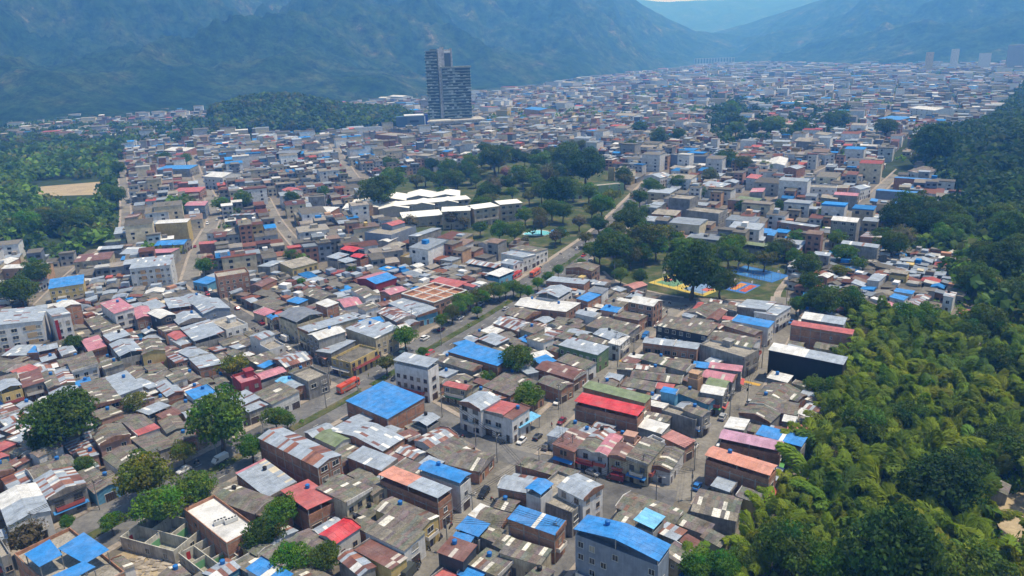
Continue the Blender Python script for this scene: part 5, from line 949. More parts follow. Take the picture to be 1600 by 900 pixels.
    if not flat_ and not open_ and R.random() < 0.5 and near and kn in ('house', 'townhouse', 'shed'):               # party wall standing a little above the roof edge, pale cap
        pw = MB(); sd_ = R.choice((-1, 1)); up_ = R.uniform(0.2, 0.5); seg = 6
        for k in range(seg):
            if ridge_y: x0, x1 = -hx + b_ * k / seg, -hx + b_ * (k + 1) / seg; y_ = sd_ * (hy + 0.38); q = [(x0, y_ - 0.09), (x1, y_ - 0.09), (x1, y_ + 0.09), (x0, y_ + 0.09)]
            else: y0, y1 = -hy + a * k / seg, -hy + a * (k + 1) / seg; x_ = sd_ * (hx + 0.38); q = [(x_ - 0.09, y0), (x_ + 0.09, y0), (x_ + 0.09, y1), (x_ - 0.09, y1)]
            pw.hexa([(px, py, h - 0.45) for px, py in q] + [(px, py, zf(px, py) + up_) for px, py in q])
        obj('party_wall', pw.mesh('party_wall', [M['concrete']]), root, color=R.choice([(0.5, 0.49, 0.47), (0.30, 0.27, 0.25), (0.62, 0.61, 0.6), (0.3, 0.17, 0.12)]))
    # concrete frame showing in brick walls
    if wall == 'B' and D < 420 and hb > 2.5:
        cf = MB(); p = 0.04
        for zz in np.arange(3.0, hb + 0.1, 3.0):
            zz = min(zz, hb - 0.15); cf.box(-hx - p, hx + p, -hy - p, -hy + 0.05, zz - 0.15, zz + 0.1); cf.box(-hx - p, -hx + 0.05, -hy + 0.05, hy + p, zz - 0.15, zz + 0.1)
        nx, ny = max(1, round(b_ / 3.6)), max(1, round(a / 3.6))
        for k in range(nx + 1): xx = -hx + b_ * k / nx; cf.box(xx - 0.13, xx + 0.13, -hy - p - 0.01, -hy + 0.04, -0.1, hb - 0.1)
        for k in range(1, ny + 1): yy = -hy + a * k / ny; cf.box(-hx - p - 0.01, -hx + 0.04, yy - 0.13, yy + 0.13, -0.1, hb - 0.1)
        obj('concrete_frame', cf.mesh('concrete_frame', [M['concrete']]), root, color=(0.36, 0.33, 0.30))
    # windows and doors on the two sides that face this way
    c, s = math.cos(ang), math.sin(ang)
    for side, ln, flag in (('x', a, 'w1'), ('y', b_, 'w2')):
        if hb < 2.3: break
        ox, oy = (-hx - 2.2, 0) if side == 'x' else (0, -hy - 2.2)
        gap = float(street_gap(x + ox * c - oy * s, y + ox * s + oy * c)); street = gap < 0.6 or flag in fl
        if 'w0' in fl: street = False
        nst = max(1, int((hb + 0.6) / 3)); fr = R.choice([(0.6, 0.6, 0.6), (0.5, 0.5, 0.5), (0.12, 0.12, 0.12), (0.3, 0.24, 0.2), (0.6, 0.58, 0.52)])
        wide = R.random() < 0.35 and ln > 5; key0 = (2.0, 1.35) if wide else (1.2, 1.25)
        nwin = max(1, int((ln - 0.8) / (3.1 if wide else 2.5))) if street else (1 if ln > 4 and R.random() < 0.5 else 0)
        if D > 420: nwin = min(nwin, 5)
        for k in range(nst):
            z = k * 3.0 + 1.0
            for q in range(nwin):
                off = -ln / 2 + ln * (q + 0.5) / nwin; key = key0 if street else (0.7, 0.7)
                if not street: off += R.uniform(-0.25, 0.25) * ln; 
                if not street and (k == 0 or R.random() < 0.3): continue
                if street and R.random() < (0.4 if wall == 'S' else 0.1): continue
                loc = (-hx - 0.002, -off, z) if side == 'x' else (off, -hy - 0.002, z); rz = -math.pi / 2 if side == 'x' else 0
                if k == 0 and street and (q % 2 == 0 or R.random() < 0.3):
                    g = 'garage' if ln / nwin > 3.0 and R.random() < 0.7 else 'door'
                    obj('door', DOOR[g], root, (loc[0], loc[1], 0.02), rz, fr); continue
                if z + key[1] > hb - 0.15: continue
                if near and D < 300:
                    wo_ = obj('window', WIN[key][0], root, loc, rz, fr); obj('pane', WIN[key][1], wo_)
                else: obj('window', WIN[key][2], root, loc, rz, fr)
        if street and nst >= 2 and near:
            if R.random() < 0.45 and wall != 'B' or R.random() < 0.2:       # balcony over the street
                bl = MB(); L2 = ln * R.uniform(0.5, 0.95) / 2; bl.box(-L2, L2, -0.95, -0.002, 2.85, 3.0)
                bl.box(-L2, L2, -0.95, -0.88, 3.0, 3.85); bl.box(-L2, -L2 + 0.07, -0.88, -0.002, 3.0, 3.85); bl.box(L2 - 0.07, L2, -0.88, -0.002, 3.0, 3.85)
                obj('balcony', bl.mesh('balcony', [M['plain']]), root, (-hx, 0, 0) if side == 'x' else (0, -hy, 0), -math.pi / 2 if side == 'x' else 0, R.choice([wc, (0.6, 0.58, 0.55), (0.4, 0.1, 0.09)]))
            if 'aw' in fl or R.random() < 0.2:
                aw = MB(); L2 = ln * 0.46; aw.hexa([(-L2, -1.15, 2.35), (L2, -1.15, 2.35), (L2, -0.003, 2.72), (-L2, -0.003, 2.72), (-L2, -1.15, 2.43), (L2, -1.15, 2.43), (L2, -0.003, 2.8), (-L2, -0.003, 2.8)])
                obj('awning', aw.mesh('awning', [M['plain']]), root, (-hx, 0, 0) if side == 'x' else (0, -hy, 0), -math.pi / 2 if side == 'x' else 0, R.choice([(0.4, 0.04, 0.06), (0.42, 0.09, 0.08), (0.1, 0.3, 0.1), (0.35, 0.35, 0.36), (0.04, 0.2, 0.5)]))
    take(x, y, a, b_, ang)
    if near and hb > 2.5 and R.random() < 0.16: TANKS.append((x, y, hx, hy, ang, (hb - 0.83) if (flat_ and not open_) else zf(hx * 0.4, hy * 0.4) + 0.02, R.random(), label or what, zf if not flat_ else None))
    return root
for k_, row in enumerate(HOUSES): house(row, k_)
# ------------------------------------------------------------------ low houses that fill the blocks between the recorded ones
NEAR = [(h[0], h[1], math.radians(h[4])) for h in HOUSES]
NX = np.array([(n[0], n[1]) for n in NEAR]); NA = np.array([n[2] for n in NEAR])
fill = []; n_house = sum(1 for h in HOUSES if not h[9] and h[5] <= 7.5)
def blocked(x, y):
    return inside(POLYS['grove'], x, y) | inside(POLYS['sports'], x, y) | inside(POLYS['park'], x, y) | inside(POLYS['woods'], x, y) | inside(POLYS['hillwood'], x, y) | inside(POLYS['spiral'], x, y)
RESERVED = [RUIN, RUINB, LOT]
cand = [(x, y) for y in np.arange(128, 372, 2.6) for x in np.arange(-250, 245, 2.6) if abs(x) < 0.74 * y + 22]
CX = np.array([c[0] for c in cand]); CY = np.array([c[1] for c in cand])
okc = (street_gap(CX, CY) > 1.0) & ~blocked(CX, CY) & inside(TOWN, CX, CY)
for P_ in RESERVED: okc &= ~inside(P_, CX, CY)
for x, y in np.stack([CX, CY], 1)[okc]:
    i = int(np.argmin((NX[:, 0] - x) ** 2 + (NX[:, 1] - y) ** 2)); ang = NA[i]
    for a, b_ in ((11, 8), (8, 9), (8, 6), (5.5, 6), (5, 4)):
        a *= random.uniform(0.9, 1.15); b_ *= random.uniform(0.9, 1.15)
        if share_taken(x, y, a, b_, ang) > 0.07: continue
        X, Y = cells(x, y, a, b_, ang)
        if (street_gap(X, Y) < 0.2).any() or blocked(X, Y).any() or any(inside(P_, X, Y).any() for P_ in RESERVED): continue
        k = random.random(); roof = 'g' if k < 0.55 else 'u' if k < 0.67 else 'z' if k < 0.84 else 't' if k < 0.9 else 'w' if k < 0.94 else 'b' if k < 0.97 else 'r'
        wall = random.choice('BBBGGGWWCYPU'); h = random.choice((3.6, 3.8, 4.2, 4.4, 5.0, 6.2, 6.6))
        fill.append((x, y, a, b_, math.degrees(ang), h, roof, wall, '', '', '', '')); take(x, y, a, b_, ang); break
fill.sort(key=lambda r: math.hypot(r[0], r[1]))
FAR_EXTRA = []; n_shed = 0
for k_, row in enumerate(fill):
    if row[2] < 6.4: 
        n_shed += 1
        if n_shed < 300: house(row[:5] + (min(row[5], 4.4),) + row[6:9] + ('shed', '', ''), 1000 + k_)
        else: FAR_EXTRA.append(row)
    elif n_house < 325: house(row, 1000 + k_); n_house += 1
    else: FAR_EXTRA.append(row)
print('fill', len(fill), 'house', n_house, 'shed', n_shed, 'extra', len(FAR_EXTRA))
# ------------------------------------------------------------------ water tanks standing on roofs
tb = MB(); tb.tube([(0, 0, 0), (0, 0, 0.15), (0, 0, 1.0), (0, 0, 1.12), (0, 0, 1.2)], [0.5, 0.56, 0.62, 0.5, 0.3], 12); TANK = tb.mesh('water_tank', [M['plastic']])
for x, y, hx, hy, ang, z, r, host, zf_ in TANKS:
    u, w = hx * 0.4, hy * 0.4; c, s = math.cos(ang), math.sin(ang); X, Y = x + u * c - w * s, y + u * s + w * c
    blue = r < 0.75; o = obj('water_tank', TANK, None, (X, Y, z), 0, (0.02, 0.14, 0.42) if blue else (0.02, 0.02, 0.022)); o.scale = (0.95,) * 3
    tag(o, None, 'water tank', 'water tanks on the roofs'); later(o, f'{"blue" if blue else "black"} plastic water tank on a roof', X, Y)

# ------------------------------------------------------------------ the rest of the town: one object, thousands of small houses
def far_town():
    xs = []; out = []
    def add_field(x0, x1, y0, y1, ang, w, d, bw, bd, sel):
        c, s = math.cos(ang), math.sin(ang); R = max(x1 - x0, y1 - y0); mx, my = (x0 + x1) / 2, (y0 + y1) / 2
        u = np.arange(-R, R, w); v = np.arange(-R, R, d); U, V = np.meshgrid(u, v); U = U.ravel(); V = V.ravel()
        k = (np.mod(U, bw) > 7) & (np.mod(V, bd) > 7.5); U = U[k]; V = V[k]
        X = mx + U * c - V * s; Y = my + U * s + V * c
        k = (X > x0) & (X < x1) & (Y > y0) & (Y < y1) & (np.abs(X) < 0.78 * Y + 40); k &= sel(X, Y); X = X[k]; Y = Y[k]
        k = inside(TOWN, X, Y) & ~blocked(X, Y) & ~inside(POLYS['knoll'], X, Y) & ~inside(POLYS['treesA'], X, Y)
        X = X[k]; Y = Y[k]; k = street_gap(X, Y) > 3.2; X = X[k]; Y = Y[k]
        n = len(X); out.append(np.stack([X + rng.normal(0, 0.25, n), Y + rng.normal(0, 0.25, n), np.full(n, w * 0.99) * rng.uniform(0.9, 1.0, n), d * rng.uniform(0.78, 0.99, n), np.full(n, ang)], 1))
    west = lambda X, Y: X < -60 - 0.05 * (Y - 300); east = lambda X, Y: X >= -60 - 0.05 * (Y - 300)
    add_field(-700, 100, 330, 1000, math.radians(22), 7.6, 11.0, 82, 66, west)
    add_field(-100, 800, 345, 1000, math.radians(-32), 7.6, 11.0, 82, 66, east)
    add_field(-1200, 200, 1000, 1900, math.radians(18), 9.5, 13.0, 95, 85, lambda X, Y: X < -60)
    add_field(-100, 1600, 1000, 1900, math.radians(-28), 9.5, 13.0, 95, 85, lambda X, Y: X >= -60)
    add_field(-1400, 3200, 1900, 4200, math.radians(-20), 18, 22.0, 200, 150, lambda X, Y: X > -1e9)
    A = np.concatenate(out); X, Y = A[:, 0], A[:, 1]
    ok = np.ones(len(A), bool); near = Y < 900               # keep clear of the recorded houses
    i = ((Y - OY) * 2).astype(int); j = ((X - OX) * 2).astype(int); g = (i > 4) & (i < 1194) & (j > 4) & (j < 1234)
    for di, dj in ((0, 0), (5, 0), (-5, 0), (0, 5), (0, -5), (6, 6), (-6, 6), (6, -6), (-6, -6)):
        ok[g] &= ~OCC[np.clip(i[g] + di, 0, 1199), np.clip(j[g] + dj, 0, 1239)]
    big = [(h[0], h[1], max(h[2], h[3]) * 0.55 + 3) for h in HOUSES if h[1] > 500 or abs(h[0]) > 250] + SPECIAL_CLEAR
    for bx, by, r in big: ok &= np.hypot(X - bx, Y - by) > r
    ok &= ~((Y > 1900) & (rng.random(len(A)) < 0.25)); ok &= ~(rng.random(len(A)) < 0.06)
    A = A[ok]
    bigs = (rng.random(len(A)) < 0.11) & (A[:, 1] > 380); A[bigs, 2] *= rng.uniform(1.5, 2.6, bigs.sum()); A[bigs, 3] *= rng.uniform(1.2, 1.9, bigs.sum()); global BIGS; BIGS = A[bigs, :2].copy()
    E_ = np.array([(r[0], r[1], r[3], r[2], math.radians(r[4])) for r in FAR_EXTRA]).reshape(-1, 5)
    return np.concatenate([E_, A])
def fast_prisms(A, H_, rise, rp, wall, roof):
    """gabled boxes: walls 4 quads + 2 gable triangles, roof prism on top"""
    n = len(A); c, s = np.cos(A[:, 4]), np.sin(A[:, 4])
    def P(u, v, z): return np.stack([A[:, 0] + u * c - v * s, A[:, 1] + u * s + v * c, z], -1)
    w, d = A[:, 2] / 2, A[:, 3] / 2; zb = np.full(n, -0.2); o = 0.3
    V = [P(-w, -d, zb), P(w, -d, zb), P(w, d, zb), P(-w, d, zb), P(-w, -d, H_), P(w, -d, H_), P(w, d, H_), P(-w, d, H_)]
    yr = (rp * 2 - 1) * (d + o); z1 = H_ + 0.05
    V += [P(-w - o, -d - o, z1), P(w + o, -d - o, z1), P(w + o, d + o, z1), P(-w - o, d + o, z1), P(-w - o, yr, z1 + rise), P(w + o, yr, z1 + rise)]
    V = np.stack(V, 1)                                         # n x 14 x 3
    Q = np.array([(0, 1, 5, 4), (1, 2, 6, 5), (2, 3, 7, 6), (3, 0, 4, 7), (8, 9, 13, 12), (10, 11, 12, 13), (11, 10, 9, 8)]); T = np.array([(9, 10, 13), (11, 8, 12)])
    base = (np.arange(n) * 14)[:, None, None]
    fq = (Q[None] + base).reshape(-1, 4); ft = (T[None] + base).reshape(-1, 3)
    cq = np.concatenate([np.repeat(wall[:, None], 4, 1), np.repeat(roof[:, None], 3, 1)], 1).reshape(-1, 3); ct = np.repeat(roof[:, None], 2, 1).reshape(-1, 3)
    return V.reshape(-1, 3), fq, ft, cq, ct
def fast_boxes(X, Y, Z, ang, w, d, h, col):
    n = len(X); c, s = np.cos(ang), np.sin(ang)
    def P(u, v, z): return np.stack([X + u * c - v * s, Y + u * s + v * c, Z + z], -1)
    z0 = np.zeros(n)
    V = np.stack([P(-w / 2, -d / 2, z0), P(w / 2, -d / 2, z0), P(w / 2, d / 2, z0), P(-w / 2, d / 2, z0), P(-w / 2, -d / 2, h), P(w / 2, -d / 2, h), P(w / 2, d / 2, h), P(-w / 2, d / 2, h)], 1)
    Q = np.array([(0, 1, 5, 4), (1, 2, 6, 5), (2, 3, 7, 6), (3, 0, 4, 7), (4, 5, 6, 7)]); f = (Q[None] + (np.arange(n) * 8)[:, None, None]).reshape(-1, 4)
    return V.reshape(-1, 3), f, np.repeat(col[:, None], 5, 1).reshape(-1, 3)
def merge_mesh(name, parts, mats):
    vs = []; faces3 = []; faces4 = []; c3 = []; c4 = []; n = 0
    for V, fq, ft, cq, ct in parts:
        vs.append(V)
        if fq is not None: faces4.append(fq + n); c4.append(cq)
        if ft is not None: faces3.append(ft + n); c3.append(ct)
        n += len(V)
    V = np.concatenate(vs); me = bpy.data.meshes.new(name); me.vertices.add(len(V)); me.vertices.foreach_set('co', V.astype(np.float32).ravel())
    f4 = np.concatenate(faces4); f3 = np.concatenate(faces3) if faces3 else np.zeros((0, 3), int); c = np.concatenate(c4 + c3)
    flat_ = np.concatenate([f4.ravel(), f3.ravel()]).astype(np.int32); me.loops.add(len(flat_)); me.loops.foreach_set('vertex_index', flat_)
    me.polygons.add(len(f4) + len(f3)); st = np.concatenate([np.arange(len(f4)) * 4, len(f4) * 4 + np.arange(len(f3)) * 3]).astype(np.int32); me.polygons.foreach_set('loop_start', st)
    at = me.attributes.new('tint', 'FLOAT_COLOR', 'FACE'); cc = np.ones((len(c), 4), np.float32); cc[:, :3] = c; at.data.foreach_set('color', cc.ravel())
    for m_ in mats: me.materials.append(m_)
    me.update(calc_edges=True); me.polygons.foreach_set('use_smooth', np.zeros(len(me.polygons), bool)); return me
SPECIAL_CLEAR = [(TOWERPT[1][0] + 10, TOWERPT[1][1] + 25, 62), (OFFICE[1][0] + 15, OFFICE[1][1] + 15, 36)]
A = far_town(); n = len(A); Yd = np.hypot(A[:, 0], A[:, 1])
st = rng.choice([1, 2, 3, 4], n, p=[0.42, 0.36, 0.17, 0.05]); st[:len(FAR_EXTRA)] = 1
key_ = set(map(tuple, np.round(BIGS, 3))); isb = np.array([tuple(q) in key_ for q in np.round(A[:, :2], 3)]); st[isb] = rng.choice([2, 3, 4, 5], isb.sum(), p=[0.35, 0.35, 0.2, 0.1])
Hh = st * 3.0 + rng.uniform(0.3, 1.1, n); Hh *= np.where(Yd > 1500, 1.25, 1.0)
wallp = np.array([WALLS[k] for k in 'WWWWCCCGGGGGBBBYPOSS']); roofp = np.array([RCOL[k] for k in 'ggggggggggggggggzzzzzzzzzzwwtttbbrccc'] + [RUST[0], RUST[1], (0.24, 0.17, 0.14), (0.24, 0.17, 0.14), (0.3, 0.27, 0.24), (0.3, 0.27, 0.24)])
wc = wallp[rng.integers(0, len(wallp), n)] * rng.uniform(0.5, 0.95, (n, 1)); rc = roofp[rng.integers(0, len(roofp), n)] * rng.uniform(0.55, 1.05, (n, 1))
wc[isb] = wallp[rng.integers(0, 8, isb.sum())] * rng.uniform(0.75, 1.15, (isb.sum(), 1))
parts = [fast_prisms(A, Hh, rng.uniform(0.2, 1.3, n), rng.choice([0.5, 0.5, 0.0, 1.0], n), wc, rc)]
# window openings on the two walls that face this way, nearer than 800 m
for side in (0, 1):
    for q in range(2):
        for k in range(4):
            sel = (st > k) & (Yd < 800) & (rng.random(n) < 0.85); B_ = A[sel]; m_ = len(B_); c, s = np.cos(B_[:, 4]), np.sin(B_[:, 4])
            hw = B_[:, 2] / 2; hd = B_[:, 3] / 2
            u = (q - 0.5) * B_[:, 2] * 0.5 if side == 0 else (-hw if True else 0); v = -hd if side == 0 else (q - 0.5) * B_[:, 3] * 0.5
            if side == 1: u = np.where(c * 1 + s * 0 > 0, -hw, -hw)
            X = B_[:, 0] + u * c - v * s; Y = B_[:, 1] + u * s + v * c
            V, f, cc = fast_boxes(X, Y, np.full(m_, k * 3.0 + 0.9), B_[:, 4] + (0 if side == 0 else math.pi / 2), rng.uniform(1.2, 2.2, m_), np.full(m_, 0.12), rng.uniform(1.1, 1.7, m_), np.tile([[0.025, 0.03, 0.04]], (m_, 1)))
            parts.append((V, f, None, cc, None))
# set-back rooms, light sheets and tanks on some roofs
sel = (Yd < 1100) & (rng.random(n) < 0.35); B_ = A[sel]; m_ = len(B_)
V, f, cc = fast_boxes(B_[:, 0] + rng.uniform(-1.5, 1.5, m_), B_[:, 1] + rng.uniform(-1.5, 1.5, m_), Hh[sel], B_[:, 4], rng.uniform(2, 5, m_), rng.uniform(2, 5, m_), rng.uniform(0.7, 2.8, m_), np.concatenate([wallp, roofp])[rng.integers(0, len(wallp) + len(roofp), m_)])
parts.append((V, f, None, cc, None))
tag(obj('distant_houses', merge_mesh('distant_houses', parts, [M['far']])), 'thousands of small houses filling the valley towards the mountains', kind='stuff')

# ------------------------------------------------------------------ tower, office and other landmarks
def part_box(name, root, m_, color, *boxes):
    b = MB()
    for q in boxes: b.box(*q)
    return obj(name, b.mesh(name, [m_]), root, color=color)
def empty(name, x, y, rz, label, cat, group=None):
    r = bpy.data.objects.new(name, None); COL.objects.link(r); r.location = (x, y, 0); r.rotation_euler = (0, 0, rz); return tag(r, label, cat, group)
def tower():
    (lx, ly), (bx, by), (mx, my), (rx, ry) = TOWERPT; rz = math.radians(12); x, y = (lx + rx) / 2 + 4, 1150
    root = empty('tower', x, y, rz, 'dark glass twin-slab tower rising alone above the town', 'tower')
    # local: +x right, -y towards the camera. tall slab on the left, lower wide block on the right
    glass, slab, conc = M['towerglass'], M['plain'], M['concrete']
    def block(x0, x1, y0, y1, z0, nf, fh, nx, ny, R):
        zt = z0 + nf * fh; part_box('glass_core', root, glass, (0.035, 0.06, 0.058), (x0, x1, y0, y1, z0, zt))
        sb = MB(); sb.box(x0 - 1.2, x1 + 1.2, y0 - 1.2, y1 + 1.2, 0, 0.6); sm = sb.mesh('floor_slab', [slab])
        for k in range(nf + 1): obj('floor_slab', sm, root, (0, 0, z0 + k * fh - 0.25), color=(0.34, 0.37, 0.35))
        pn = MB(); LT = [(0.42, 0.47, 0.47), (0.26, 0.32, 0.33), (0.16, 0.22, 0.23)]; DK = [(0.03, 0.05, 0.048), (0.02, 0.03, 0.03), (0.05, 0.08, 0.075)]
        for k in range(nf):
            zb = z0 + k * fh
            for face, n_, (p0, p1) in (('f', nx, (x0, x1)), ('l', ny, (y0, y1)), ('r', ny, (y0, y1))):
                run = 0
                for i in range(n_):
                    if run <= 0: pale_pane = R.random() < (0.5 if face == 'l' or i < n_ * 0.4 else 0.22); run = R.choice((1, 1, 2)); cc = R.choice(LT if pale_pane else DK)  # paler panes picked at random, more often towards the left
                    run -= 1; u0_ = p0 + (p1 - p0) * i / n_ + 0.12; u1_ = p0 + (p1 - p0) * (i + 1) / n_ - 0.12; zt_ = zb + fh * R.choice((0.45, 0.5, 0.8)); dp = 0.2
                    if face == 'f': pn.box(u0_, u1_, y0 - dp, y0, zb + 0.35, zt_, 0, cc)
                    elif face == 'l': pn.box(x0 - dp, x0, u0_, u1_, zb + 0.35, zt_, 0, cc)
                    else: pn.box(x1, x1 + dp, u0_, u1_, zb + 0.35, zt_, 0, cc)
        for k in range(nf):                                                  # balconies of uneven length, one mesh for each floor
            bb = MB()
            for xx, sg in ((x0, -1), (x1, 1)):
                if R.random() < 0.7: e = R.uniform(1.0, 2.6); bb.box(min(xx, xx + sg * e), max(xx, xx + sg * e), y0 + R.uniform(0, 4), y1 - R.uniform(0, 6), z0 + k * fh + 0.4, z0 + k * fh + 1.3)
            for q in range(max(1, nx // 4)):
                u0_ = R.uniform(x0, x1 - 4); bb.box(u0_, u0_ + R.uniform(2.5, 6), y0 - R.uniform(1.3, 2.2), y0, z0 + k * fh + 0.35, z0 + k * fh + 1.3)
            obj('balcony', bb.mesh('balcony', [slab]), root, color=R.choice([(0.30, 0.34, 0.33), (0.2, 0.23, 0.22), (0.4, 0.43, 0.42)]))
        o = obj('window_panes', pn.mesh('window_panes', [M['far']], tint=True), root); o['kind'] = 'stuff'
    R = random.Random(3); z0 = 15
    block(-33, -17, -6, 8, z0, 22, 4.45, 5, 5, R)
    block(-11, 31, -10, 12, z0, 17, 4.3, 11, 6, R)
    part_box('concrete_shaft', root, conc, (0.66, 0.63, 0.62), (-15.5, -10.8, -5, 9, 0, 116))
    part_box('lift_block', root, conc, (0.52, 0.50, 0.52), (-10.8, -6.5, -5, 9, 86, 118), (-6.5, 4.0, -3, 9, 86, 114.5), (4.0, 6.0, -5, 9, 86, 116))
    part_box('lift_window', root, glass, (0.05, 0.07, 0.08), (-5.8, 3.2, -3.4, -3.0, 90, 109)); part_box('roof_canopy', root, slab, (0.75, 0.75, 0.75), (-6, 3.4, -4.4, -3, 110, 112.5))
    part_box('roof_parapet', root, conc, (0.30, 0.33, 0.28), (-13, 33, -11.5, 13.5, 88.3, 90)); part_box('roof_parapet', root, conc, (0.14, 0.16, 0.15), (-26, -17, -6, 8, 113, 115.5))
    part_box('podium', root, conc, (0.5, 0.48, 0.45), (-40, 48, -32, 18, -0.3, 5), (-39, 47, -31, 17, 8, 11), (-40, 48, -32, 18, 11, 13.2))
    part_box('podium_glazing', root, glass, (0.04, 0.05, 0.06), (-38, 46, -30, 16, 5, 8)); part_box('podium_roof', root, slab, (0.72, 0.70, 0.64), (-36, -4, -28, -14, 13.2, 14.2))
mt, t, b = mat('tower_glass', 0.25, 0.5); t.links.new(objcol(t), b.inputs['Base Color']); M['towerglass'] = mt
tower()
def office():
    x, y = OFFICE[1]; root = empty('office_building', x + 16, y + 14, math.radians(8), 'blue glass office block with white roof left of the tower', 'office block')
    part_box('blue_glazing', root, M['towerglass'], (0.06, 0.11, 0.19), (-24, -8, -10, 12, 0, 21.5)); part_box('glass_front', root, M['towerglass'], (0.09, 0.13, 0.18), (-8, 19, -12, 12, 0, 22))
    part_box('window_band', root, M['glass'], (0, 0, 0), (-4, 9, -12.3, -12, 13, 16)); part_box('roof', root, M['plain'], (0.72, 0.72, 0.72), (-12, 17, -11, 13, 22, 23.2))
    part_box('side_fin', root, M['plain'], (0.03, 0.06, 0.28), (19, 23, -6, 8, 0, 23)); part_box('white_column', root, M['plain'], (0.7, 0.7, 0.7), (17.5, 19, -13, -12, 0, 21))
office()
# school: zigzag white roofs, each gable its own part, and the long blocks
def school():
    root = empty('school_hall', ZIG[5][0], ZIG[5][1], math.radians(3), 'school hall under zigzag white gable roofs beside dark trees', 'school')
    for i, (dx, dy, w, d, h) in enumerate(((-38, -10, 26, 30, 6.5), (-18, 8, 22, 26, 6.8), (2, 14, 20, 26, 7), (22, 14, 22, 24, 6.8), (-14, -22, 22, 18, 6.2), (6, -16, 18, 18, 6.4), (24, -12, 16, 16, 6.3))):
        b = MB(); hx, hy = w / 2, d / 2
        b.hexa([(dx - hx, dy - hy, h - 0.2), (dx, dy - hy, h + 1.9), (dx, dy + hy, h + 1.9), (dx - hx, dy + hy, h - 0.2), (dx - hx, dy - hy, h), (dx, dy - hy, h + 2.1), (dx, dy + hy, h + 2.1), (dx - hx, dy + hy, h)])
        b.hexa([(dx + 0.01, dy - hy, h + 1.9), (dx + hx, dy - hy, h - 0.2), (dx + hx, dy + hy, h - 0.2), (dx + 0.01, dy + hy, h + 1.9), (dx + 0.01, dy - hy, h + 2.1), (dx + hx, dy - hy, h), (dx + hx, dy + hy, h), (dx + 0.01, dy + hy, h + 2.1)])
        obj('gable_roof', b.mesh('gable_roof', [M['plain']]), root, color=(0.80, 0.78, 0.73))
        w_ = MB(); n_ = 5; per = [(dx - hx + 0.5, h - 0.3), (dx, h + 1.7), (dx + hx - 0.5, h - 0.3)]
        w_.add([(px, yy, z) for yy in (dy - hy + 0.5, dy + hy - 0.5) for px, z in [(dx - hx + 0.5, -0.2), (dx + hx - 0.5, -0.2), (dx + hx - 0.5, h - 0.3), (dx, h + 1.7), (dx - hx + 0.5, h - 0.3)]],
               [(0, 1, 2, 3, 4), (9, 8, 7, 6, 5), (1, 6, 7, 2), (5, 0, 4, 9)])
        obj('wall', w_.mesh('wall', [M['paint']]), root, color=(0.40, 0.36, 0.30))
school()
def school_block(xl, yl, xr, yr, h, depth, label, nfl):
    L = math.hypot(xr - xl, yr - yl); rz = math.atan2(yr - yl, xr - xl); root = empty('school_block', xl, yl, rz, label, 'school')
    part_box('wall', root, M['paint'], (0.54, 0.45, 0.33), (0, L, 1.6, depth, -0.3, h - 0.1)); part_box('roof', root, M['plain'], (0.80, 0.78, 0.73), (-0.6, L + 0.6, -0.6, depth * 0.5, h, h + 0.25), (-0.6, L + 0.6, depth * 0.5 + 0.02, depth + 0.6, h + 0.02, h + 0.27))
    n = max(3, int(L / 4.5)); cm = MB(); cm.box(-0.2, 0.2, 0, 0.4, 0, h); cm = cm.mesh('column', [M['paint']])
    for k in range(n + 1): obj('column', cm, root, (L * k / n, 0, 0), color=(0.55, 0.50, 0.42))
    for f_ in range(nfl):
        z = f_ * h / nfl
        if f_: part_box('gallery_floor', root, M['paint'], (0.5, 0.45, 0.38), (0, L, 0.05, 1.6, z - 0.2, z)); part_box('gallery_rail', root, M['paint'], (0.48, 0.42, 0.34), (0, L, 0.1, 0.25, z, z + 1.0))
        for k in range(n): w_ = obj('window', WIN[(2.0, 1.35)][2], root, (L * (k + 0.5) / n, 1.59, z + 1.0), 0, (0.5, 0.48, 0.42))
for (xl, yl, xr, yr, h, dp, lb, nf) in SCHOOLS: school_block(xl, yl, xr, yr, h, dp, lb, nf)
# pool and kiosk
cx, cy = np.mean([p[0] for p in POOL]), np.mean([p[1] for p in POOL]); root = empty('swimming_pool', cx, cy, 0, 'kidney-shaped light blue swimming pool with pale rim', 'pool')
pts = [(math.cos(a) * (7.5 + 1.5 * math.cos(2 * a)), math.sin(a) * (7 + 2.0 * math.sin(a + 0.5))) for a in np.linspace(0, 2 * math.pi, 28, endpoint=False)]
b = MB(); b.add([(x, y, 0.10) for x, y in pts], [tuple(range(28))]); mt, t, b2 = mat('pool_water', 0.08, 0.5); b2.inputs['Base Color'].default_value = (0.18, 0.55, 0.62, 1); obj('water', b.mesh('water', [mt]), root)
b = MB(); n_ = 28; b.add([(x, y, 0.16) for x, y in pts] + [(x * 1.12, y * 1.12, 0.16) for x, y in pts] + [(x * 1.12, y * 1.12, -0.1) for x, y in pts] + [(x, y, 0.02) for x, y in pts],
     [(i, n_ + i, n_ + (i + 1) % n_, (i + 1) % n_) for i in range(n_)] + [(n_ + i, 2 * n_ + i, 2 * n_ + (i + 1) % n_, n_ + (i + 1) % n_) for i in range(n_)] + [(3 * n_ + i, i, (i + 1) % n_, 3 * n_ + (i + 1) % n_) for i in range(n_)])
obj('rim', b.mesh('rim', [M['paint']]), root, color=(0.55, 0.52, 0.48))
root = empty('kiosk', KIOSK[0][0], KIOSK[0][1], 0, 'round open kiosk under a blue conical roof by the pool', 'kiosk')
b = MB(); b.tube([(0, 0, 2.6), (0, 0, 2.75), (0, 0, 4.6)], [5.2, 5.2, 0.1], 12); obj('roof', b.mesh('roof', [M['plain']]), root, color=(0.03, 0.22, 0.58))
